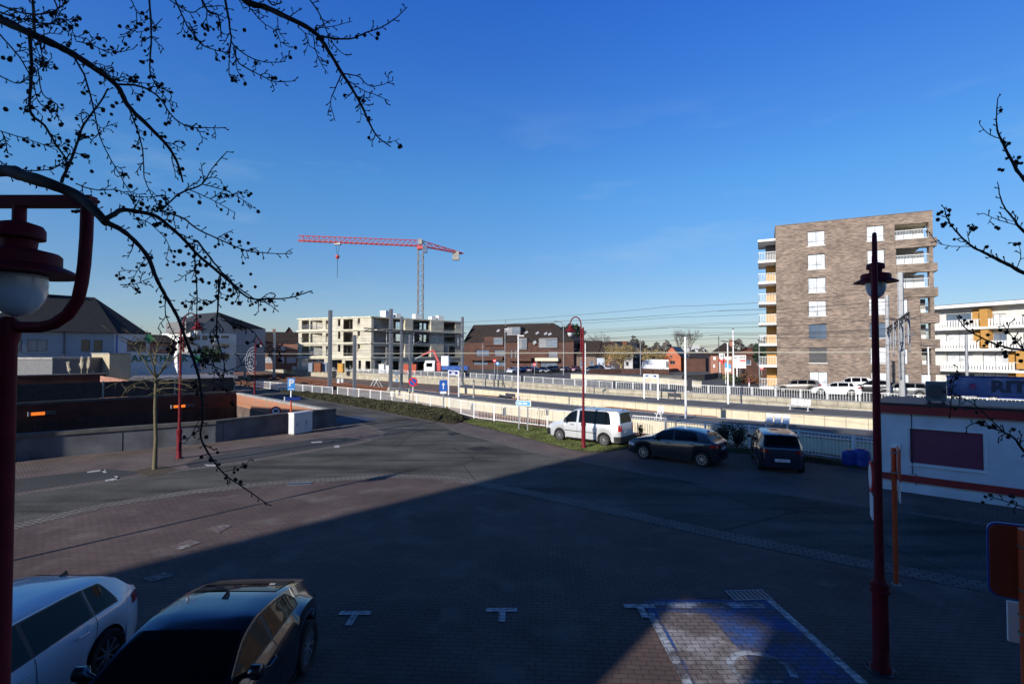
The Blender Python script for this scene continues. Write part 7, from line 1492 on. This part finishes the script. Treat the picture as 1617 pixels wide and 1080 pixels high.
for pts, w0, w1, tw in (([(506, 57), (531, 62), (556, 61), (581, 51), (603, 43), (625, 29), (643, 12)], 3.4, 1.3, 1), ([(486, -4), (506, 25), (519, 56), (533, 78), (550, 90)], 2.4, 1.1, 3), ([(542, 117), (567, 122), (581, 135), (597, 136), (620, 128)], 2.2, 1.1, 1), ([(550, 128), (572, 142), (592, 150), (616, 160)], 2, 1, 1),
 ([(539, 118), (528, 144), (522, 161), (529, 192)], 2.2, 1, 1), ([(355, -4), (361, 28), (365, 56), (369, 72), (397, 92), (422, 99), (452, 97)], 4, 1.1, 3), ([(369, 75), (378, 100), (411, 119), (433, 129), (468, 128)], 2.8, 1.1, 2), ([(365, 60), (362, 90), (362, 118), (370, 124)], 2.4, 1, 2), ([(372, 75), (374, 110), (388, 130)], 2, 1, 1),
 ([(262, -3), (300, 20), (320, 12), (352, 10)], 2, 1.4, 3), ([(300, 38), (316, 69), (345, 81), (366, 83)], 2.2, 1.3, 3), ([(275, -5), (290, 30), (300, 48), (322, 74)], 3, 1.4, 4), ([(318, -3), (330, 20), (345, 25), (350, 60)], 4, 2, 4), ([(386, 3), (402, 22), (415, 36), (437, 52), (444, 75)], 2.2, 1, 2), ([(438, 28), (441, 50), (452, 66)], 1.6, .9, 1), ([(495, 56), (500, 85), (510, 105), (518, 117)], 1.8, .9, 2), ([(470, 42), (487, 62), (480, 88)], 1.5, .8, 1),
 ([(205, -3), (215, 20), (212, 50), (187, 60)], 1.8, 1.0, 2), ([(500, 45), (525, 42), (556, 34)], 1.6, .9, 1), ([(562, 150), (570, 175), (568, 195)], 1.4, .8, 2), ([(600, 224), (617, 224), (632, 219)], 1.2, .8, 0), ([(420, -6), (430, 8), (445, 4)], 3.4, 2, 1), ([(256, 30), (240, 45), (215, 52)], 1.5, .9, 1)):
    A.bough(pts, w0, w1, 4.4 + A.r.uniform(-.3, .3), 4.4 + A.r.uniform(-.3, .3), tw, 26, .22)
for x, y in ((436, 73), (597, 54), (544, 151), (404, 100), (430, 124), (435, 124), (381, 120), (387, 133), (324, 55), (582, 190), (386, 48), (227, 63), (189, 42)): A.ball(x, y, 4.4, A.r.uniform(2.6, 3.6))
A.finish(TL2)
TR = thing('bare_tree', 'bare tree with seed balls reaching in from the right edge over the kiosk', 'tree', (8.8, 6.3, 0)); trunk(TR, [(0, 0, 0), (.0, 0, 2.5), (-.1, .1, 5), (.1, 0, 7.5), (.2, 0, 9.5)], [.2, .16, .13, .1, .05])
A = Br(21)
for pts, w0, w1, tw in (([(1937, 520), (1760, 420), (1680, 350), (1617, 284), (1597, 253), (1582, 223), (1574, 200), (1575, 156)], 9, 1.3, 1), ([(1578, 219), (1560, 211), (1547, 196)], 1.6, .9, 0), ([(1937, 600), (1760, 480), (1680, 420), (1617, 366), (1600, 345), (1582, 320), (1575, 287)], 8, 1.2, 1), ([(1608, 356), (1578, 348), (1553, 337)], 1.5, .9, 1), ([(1600, 350), (1573, 341)], 1.1, .8, 0),
 ([(1937, 570), (1800, 500), (1700, 460), (1617, 431), (1597, 420), (1572, 408), (1550, 397), (1534, 389), (1512, 368), (1497, 348), (1491, 327)], 9, 1.3, 2), ([(1534, 389), (1503, 389), (1479, 382), (1463, 360)], 1.5, .8, 0), ([(1605, 424), (1612, 405), (1609, 385)], 1.4, .8, 1), ([(1572, 408), (1564, 398)], 1.3, .9, 0), ([(1531, 386), (1527, 365)], 1.6, .9, 1),
 ([(1937, 660), (1760, 590), (1680, 560), (1617, 553), (1590, 549), (1557, 537), (1527, 520), (1510, 499)], 7, 1.2, 2), ([(1617, 553), (1598, 532), (1584, 512)], 2.2, 1, 2), ([(1937, 800), (1780, 760), (1700, 735), (1640, 722), (1617, 712), (1602, 692), (1585, 682), (1560, 674), (1540, 668), (1525, 676)], 6.5, 1.2, 4), ([(1585, 682), (1562, 660), (1540, 640), (1505, 620), (1500, 612)], 2.4, 1, 3), ([(1500, 660), (1503, 620), (1512, 580)], 2, 1, 2),
 ([(1937, 880), (1700, 830), (1640, 808), (1617, 801), (1590, 792), (1562, 783)], 4.4, 1.2, 2), ([(1608, 798), (1597, 786)], 1.2, .8, 0)):
    A.bough(pts, w0, w1, 6.3 + A.r.uniform(-.4, .3), 5.9 + A.r.uniform(-.3, .3), tw, 26, .35, 10)
for x, y in ((1583, 223), (1586, 226), (1593, 227), (1588, 231), (1609, 249), (1607, 258), (1613, 258), (1578, 268), (1583, 269), (1482, 338), (1487, 335), (1499, 332), (1498, 340), (1481, 347), (1492, 354), (1541, 360), (1558, 390), (1603, 386), (1609, 385), (1560, 529), (1558, 541), (1517, 501), (1523, 506), (1527, 511), (1534, 508), (1589, 525), (1601, 535), (1602, 541), (1545, 667), (1569, 672), (1600, 678), (1592, 690), (1556, 784), (1564, 782), (1552, 793), (1595, 783), (1600, 784), (1598, 792), (1612, 570), (1607, 560)): A.ball(x, y, 6.0, A.r.uniform(2.2, 3.2))
A.finish(TR)
# ---- generic trees
def grow(mb, p, d, l, r, lev, rnd, tips, droop=.0, spread=.6, n=4):
    q = p + d * l * .5 + Vector((rnd.gauss(0, .06), rnd.gauss(0, .06), 0)) * l; e = p + d * l + Vector((rnd.gauss(0, .1), rnd.gauss(0, .1), -droop)) * l
    mb.tube([p, q, e], [r, r * .8, r * .62], 4 if lev < 2 else 3, cap=False); tips.append(e)
    if lev <= 0: return
    for _ in range(rnd.choice((2, 3, 3)) if lev > 1 else 3):
        dd = (d + Vector((rnd.gauss(0, spread), rnd.gauss(0, spread), rnd.gauss(.12, spread * .7) - droop))).normalized(); grow(mb, e if rnd.random() < .7 else q, dd, l * rnd.uniform(.6, .85), r * .58, lev - 1, rnd, tips, droop, spread)
def leaves(mb, tips, n, s, sp, rnd):
    for _ in range(n):
        c = rnd.choice(tips) + Vector((rnd.gauss(0, sp), rnd.gauss(0, sp), rnd.gauss(0, sp * .8))); d = Vector((rnd.gauss(0, 1), rnd.gauss(0, 1), rnd.gauss(0, 1))).normalized(); x, y = frame(d); k = s * rnd.uniform(.6, 1.4)
        mb.quad(c + x * k, c + y * k * .6, c - x * k, c - y * k * .6)
def tree(label, base, h, seed, bark=None, lev=4, leafm=None, nleaf=0, leafs=.2, spread=.5, trunk_f=.3, limbs=6, r=None, cat='tree', group=None, droop=.03, name='bare_tree', up=.9):
    rnd = random.Random(seed); T = thing(name, label, cat, base, 0, group); r = r or h * .022; tf = h * trunk_f; bark = bark or M_bark
    MB().tube([(0, 0, 0), (rnd.uniform(-.02, .02) * h, 0, tf * .6), (0, 0, tf), (0, 0, tf * 1.5)], [r * 1.2, r, r * .85, r * .5], 8).build('trunk', bark, T, smooth=60)
    mb = MB(); tips = []
    for i in range(limbs):
        a = 2 * math.pi * i / limbs + rnd.uniform(-.4, .4); z = tf * rnd.uniform(.85, 1.5); d = Vector((math.cos(a) * spread * 1.5, math.sin(a) * spread * 1.5, up)).normalized(); grow(mb, Vector((0, 0, z)), d, (h - tf) * .26 * rnd.uniform(.8, 1.1), r * .5, lev, rnd, tips, droop, spread)
    mb.build('limbs', bark, T)
    if nleaf: lb = MB(); leaves(lb, tips, nleaf, leafs, h * .03, rnd); lb.build('crown', leafm, T)
    return T
M_gold = mat('golden_twigs', (.30, .22, .09), .9, var=.3, scale=1.5); M_oliv = mat('olive_leaf', (.05, .07, .03), .8, var=.45, scale=.8); M_pine = mat('pine_needles', (.018, .038, .018), .8, var=.5, scale=.8); M_brn = mat('brown_twigs', (.10, .075, .06), .9, var=.3, scale=1)
p = G(244, 741)
# pruned sidewalk tree with long arching shoots
rnd = random.Random(5); T = thing('young_street_tree', 'young bare street tree with arching shoots standing in a soil bed by the left kerb', 'tree', p); th_ = D(244, 592, p.y).z
MB().tube([(0, 0, 0), (.03, 0, 1.2), (-.02, 0, 2.4), (0, 0, th_)], [.092, .068, .06, .05], 12).build('trunk', M_barkl, T, smooth=60)
mb = MB()
def shoot(v, dd, L, r_, bend, n=8, kids=0):
    pts = [v.copy()]; 
    for k in range(n): v = v + dd * L / n; dd = (dd + Vector((rnd.gauss(0, .10), rnd.gauss(0, .10), bend + rnd.gauss(0, .06)))).normalized(); pts.append(v.copy())
    mb.tube(pts, list(np.linspace(r_, max(r_ * .22, .0035), n + 1)), 5)
    for q in range(kids):
        i = rnd.randint(2, n); a = rnd.uniform(0, 6.28); d2 = (dd * .5 + Vector((math.cos(a), math.sin(a), rnd.uniform(-.2, .9)))).normalized(); shoot(pts[i], d2, L * rnd.uniform(.25, .5), r_ * .38, rnd.choice((-.05, .04)), 5, 0 if kids < 4 else 2)
for i in range(5): a = i * 1.257 + rnd.uniform(-.3, .3); shoot(Vector((0, 0, th_ - .12)), Vector((math.cos(a) * .75, math.sin(a) * .75, 1)).normalized(), rnd.uniform(1.5, 2.3), .038, .02, 10, 9)
for i in range(10): a = i * 2.4 + rnd.uniform(-.3, .3); shoot(Vector((0, 0, th_ - rnd.uniform(.1, .7))), Vector((math.cos(a), math.sin(a), rnd.uniform(.1, .5))).normalized(), rnd.uniform(1.1, 1.9), .022, rnd.uniform(-.17, -.05), 9, 5)
mb.build('shoots', M_barkl, T)
b0, b1, b2_, b3 = G(212, 744), G(236, 753), G(282, 742), G(255, 734.5); MB().quad(*[v + Vector((0, 0, .012)) for v in (b0, b1, b2_, b3)]).build('soil_bed', M_soil, kind='structure')
g = 'trees beyond the railway'
tree('dark spreading pine standing behind the curved street light', D(905, 560, 172) * 1 - Vector((0, 0, 4.2)), 17.5, 2, lev=3, leafm=M_pine, nleaf=6500, leafs=.42, spread=.75, group=g, name='pine_tree', trunk_f=.42, up=.6)
tree('golden twigged tree in front of the red and pale grey terraced houses', D(981, 560, 116) - Vector((0, 0, 4.2)), 9.0, 4, bark=M_gold, lev=5, leafm=M_gold, nleaf=5200, leafs=.11, spread=.55, group=g, trunk_f=.2, limbs=8)
tree('smaller golden tree behind the white lorry', D(1031, 560, 127) - Vector((0, 0, 4.2)), 7.2, 9, bark=M_gold, lev=5, leafm=M_gold, nleaf=3600, leafs=.11, spread=.5, group=g, trunk_f=.2, limbs=7)
tree('bare brown tree behind the roofs right of the pink lamp', D(948, 575, 185), 14.5, 12, bark=M_brn, lev=5, spread=.5, group=g, limbs=7); tree('bare brown tree behind the golden tree', D(1000, 575, 190), 11.5, 13, bark=M_brn, lev=5, spread=.5, group=g)
tree('tall bare poplar left of the platform lamp heads', D(1073, 575, 180), 12.5, 14, bark=M_brn, lev=5, spread=.3, group=g, up=1.5); tree('tall bare poplar directly right of the platform lamp pole', D(1090, 575, 175), 12.5, 15, bark=M_brn, lev=5, spread=.28, group=g, up=1.6)
tree('small brown bare tree above the bungalow roof', D(1058, 573, 200), 8.0, 16, bark=M_brn, lev=4, group=g)
tree('dark evergreen tree pressed against the left balconies of the tower', D(1212, 590, 86), 7.0, 17, lev=3, leafm=M_pine, nleaf=2600, leafs=.3, spread=.5, group=g, name='evergreen_tree', trunk_f=.15)
tree('far tree between the cottage pair and the white apartment house', D(440, 575, 220), 14, 18, bark=M_brn, lev=4, group=g); tree('grey bare tree behind the orange house above the pharmacy', D(262, 575, 130), 9, 19, bark=M_brn, lev=4, group=g)
tree('dark round evergreen shrub beside the white apartment house', D(320, 583, 84), 5.0, 20, leafm=M_pine, nleaf=1800, leafs=.22, lev=3, group=g, name='evergreen_tree', trunk_f=.1)
def clump(mb, poly, n, h, s, rnd, z0=0., mound=True, up=.0):
    xs = [p.x for p in poly]; ys_ = [p.y for p in poly]; m = len(poly); k = 0; cen = sum(poly, Vector()) / m
    def inside(x, y):
        c = False; j = m - 1
        for i in range(m):
            if (poly[i].y > y) != (poly[j].y > y) and x < (poly[j].x - poly[i].x) * (y - poly[i].y) / (poly[j].y - poly[i].y) + poly[i].x: c = not c
            j = i
        return c
    def edge(x, y):
        e = 9
        for i in range(m):
            a, b_ = poly[i], poly[(i + 1) % m]; ab = b_ - a; t = max(0, min(1, ((x - a.x) * ab.x + (y - a.y) * ab.y) / max(ab.x ** 2 + ab.y ** 2, 1e-6))); e = min(e, math.hypot(x - a.x - ab.x * t, y - a.y - ab.y * t))
        return e
    while k < n:
        x, y = rnd.uniform(min(xs), max(xs)), rnd.uniform(min(ys_), max(ys_))
        if not inside(x, y): continue
        k += 1; e = min(1, edge(x, y) / .5) ** .5 if mound else 1
        bump = .88 + .07 * math.sin(x * 2.1 + math.sin(y * 1.7)) + .05 * math.sin(x * 5.3 + y * 4.1) ; z = z0 + h * e * bump * rnd.uniform(.35, 1.0) ** .5
        d = Vector((rnd.gauss(0, 1), rnd.gauss(0, 1), rnd.gauss(.4, 1))).normalized(); u, v = frame(d); q = s * rnd.uniform(.6, 1.4); c = Vector((x, y, z)); mb.quad(c + u * q, c + v * q * .55, c - u * q, c - v * q * .55)
rnd = random.Random(77)
hp = pxpoly([(408, 613.5), (440, 618.5), (525, 628), (583, 635), (640, 642), (703, 651.5), (725, 657), (738, 664), (715, 669.5), (690, 666.5), (650, 659), (600, 649), (505, 631.8), (470, 625.5), (430, 616.5)])
o = hp[0]; T = thing('hedge', 'long low clipped olive hedge between the side street kerb and the white railing', 'hedge', (0, 0, 0)); mb = MB(); 
ins = []
clump(mb, hp, 42000, .55, .055, rnd); mb.build('foliage', mat('hedge_leaf', (.050, .050, .022), .8, var=.5, scale=1.3), T); sheet_o = MB(); sheet_o.v = [Vector((p.x, p.y, .02)) for p in hp]; 
for t_ in tessellate_polygon([[Vector((p.x, p.y, 0)) for p in hp]]): sheet_o.f.append(tuple(t_))
sheet_o.build('hedge_soil', M_soil, T)
gp = pxpoly([(735, 660), (756, 663.5), (794, 668), (865, 676.5), (940, 683), (1010, 689), (1010, 700), (992, 707), (960, 713), (925, 713.5), (900, 709.5), (868, 701), (820, 688.5), (770, 676), (738, 668), (728, 664)])
gp2 = pxpoly([(1010, 689), (1090, 699), (1177, 709), (1295, 724), (1384, 737), (1387, 743), (1290, 731.5), (1170, 715.5), (1080, 706), (1010, 699)])
sheet('grass_strip', gp, .012, M_grassb); sheet('grass_strip', gp2, .012, M_soil)
mb = MB()
def blades(mb, poly, n, h, rnd, w=.012):
    tmp = MB(); clump(tmp, poly, n, 0, .01, rnd, mound=False)
    for i in range(0, len(tmp.v), 4): c = tmp.v[i]; a = rnd.uniform(0, 6.28); l = h * rnd.uniform(.4, 1.2); t = Vector((math.cos(a), math.sin(a), 0)); mb.add([Vector((c.x, c.y, .01)) - t * w, Vector((c.x, c.y, .01)) + t * w, Vector((c.x, c.y, .01)) + Vector((rnd.gauss(0, .3), rnd.gauss(0, .3), 1)) * l], [(0, 1, 2)])
blades(mb, gp, 30000, .085, rnd, .016); mb.build('grass', mat('grass_blades', (.10, .125, .035), .8, var=.55, scale=1.1), kind='stuff')
mb = MB(); blades(mb, gp2, 7000, .10, rnd, .016); mb.build('grass', mat('grass_blades2', (.08, .085, .035), .8, var=.4, scale=1.1), kind='stuff')
mb = MB(); fp = pxpoly([(1124, 591), (1190, 588.5), (1193, 591), (1150, 596.5), (1130, 598)], .42)
def shrub(label, base, h, w, n, m, s, seed, cat='shrub', name='shrub', group=None):
    rnd = random.Random(seed); T = thing(name, label, cat, base, 0, group); mb = MB(); st = MB()
    for _ in range(14): a = rnd.uniform(0, 6.28); e = Vector((math.cos(a) * w * rnd.uniform(.1, .5), math.sin(a) * w * rnd.uniform(.1, .5), h * rnd.uniform(.6, 1.05))); st.tube([(0, 0, 0), e * .5 + Vector((0, 0, .06)), e], [.014, .010, .004], 4); [leaves(mb, [e * rnd.uniform(.35, 1.05)], 1, s, w * .12, rnd) for _ in range(n // 14)]
    st.build('stems', M_bark, T); mb.build('foliage', m, T); return T
M_leafd = mat('dark_leaf', (.02, .032, .018), .6, var=.5, scale=3)
shrub('dark leafy shrub growing against the railing left of the black small car', G(1141, 706), 1.15, .9, 900, M_leafd, .055, 1); shrub('second dark shrub at the railing beside the black small car', G(1163, 708), 1.05, .9, 800, M_leafd, .055, 2); shrub('small scrubby plant at the railing gap behind the silver van', G(1012, 690), .7, .5, 260, M_leafd, .04, 3)
g = 'shrubs below the billboard'
for i, (px, py, m_) in enumerate(((1153, 606, mat('yellow_green', (.16, .16, .03), .8, var=.4)), (1164, 607, M_leafd), (1173, 606, mat('russet', (.17, .075, .035), .85, var=.4)), (1181, 607, mat('russet', (0, 0, 0))), (1190, 606.5, mat('russet', (0, 0, 0))), (1200, 608, mat('russet', (0, 0, 0))), (1208, 608, mat('russet', (0, 0, 0))))):
    shrub(('yellow green shrub by the white pole foot', 'dark shrub beside the yellow green one', 'leftmost russet shrub under the billboard', 'russet shrub around the maroon marker', 'russet shrub right of the maroon marker', 'russet shrub near the street pole', 'russet shrub touching the tower balcony')[i], G(px, py, .42), 1.15, 2.0, 420, m_, .10, 30 + i, group=g)
shrub('dry climbing plant hanging over the board fence', D(140, 612, 43) + Vector((0, 0, -.3)), 1.5, 1.6, 200, mat('dry_grass', (.30, .26, .15), .9, var=.3), .04, 44)
# pampas grass
g = 'pampas grass plumes'; 
for i, (px, yt, yb, lean) in enumerate(((107, 573, 607, -.35), (129, 565, 607, .0), (137, 565, 606, .18))):
    b0 = D(px + (6 if i == 0 else -1), yb, 42.5); T = thing('pampas_grass', ('leftmost leaning pampas plume above the board fence', 'middle upright pampas plume above the board fence', 'right pampas plume leaning right above the board fence')[i], 'pampas grass', b0, 0, g); h = D(px, yt, 42.5).z - b0.z; rnd = random.Random(i)
    MB().tube([(0, 0, 0), (lean * .5, 0, h * .5), (lean, 0, h * .72)], [.025, .02, .015], 5).build('stalk', mat('straw', (.45, .40, .25), .8), T); mb = MB(); 
    for _ in range(260): t = rnd.random(); c = Vector((lean * (.72 + .3 * t) + rnd.gauss(0, .05) * math.sin(math.pi * min(1, t + .1)) * 1.2, rnd.gauss(0, .05), h * (.58 + .42 * t))); mb.add([c, c + Vector((.02, 0, .0)), c + Vector((rnd.gauss(0, .05), rnd.gauss(0, .05), .15))], [(0, 1, 2)])
    mb.build('plume', mat('plume_cream', (.62, .56, .42), .9, var=.1), T)
# tree line that closes the horizon
rnd = random.Random(91); mb = MB()
for i in range(15000):
    a = rnd.uniform(-62, 62); dist = rnd.uniform(330, 430); hh = 9 + 3.5 * math.sin(a * .55) + 2.4 * math.sin(a * 1.9 + 1) + 1.6 * math.sin(a * 5.3); c = Vector((math.sin(R(a)) * dist, math.cos(R(a)) * dist, .4 + hh * rnd.uniform(0, 1) ** .7)); d = Vector((rnd.gauss(0, 1), rnd.gauss(0, 1), rnd.gauss(0, 1))).normalized(); u, v = frame(d); q = rnd.uniform(.8, 2.2); mb.quad(c + u * q, c + v * q * .7, c - u * q, c - v * q * .7)
mb.build('distant_woodland', mat('distant_leaf', (.085, .075, .065), .95, var=.35, scale=.05), kind='stuff')

# loose litter and fallen leaves on the paving
rnd = random.Random(123); mb = MB()
for _ in range(900):
    x, y = rnd.uniform(-9, 9), rnd.uniform(4, 19); a = rnd.uniform(0, 6.28); q_ = rnd.uniform(.006, .03); u = Vector((math.cos(a), math.sin(a), 0)) * q_; v = Vector((-math.sin(a), math.cos(a), rnd.uniform(-.3, .3))) * q_ * .7; c = Vector((x, y, .022)); mb.quad(c + u, c + v, c - u, c - v)
mb.build('leaf_litter', mat('leaf_litter', (.16, .12, .08), .9, var=.5, scale=2), kind='stuff')
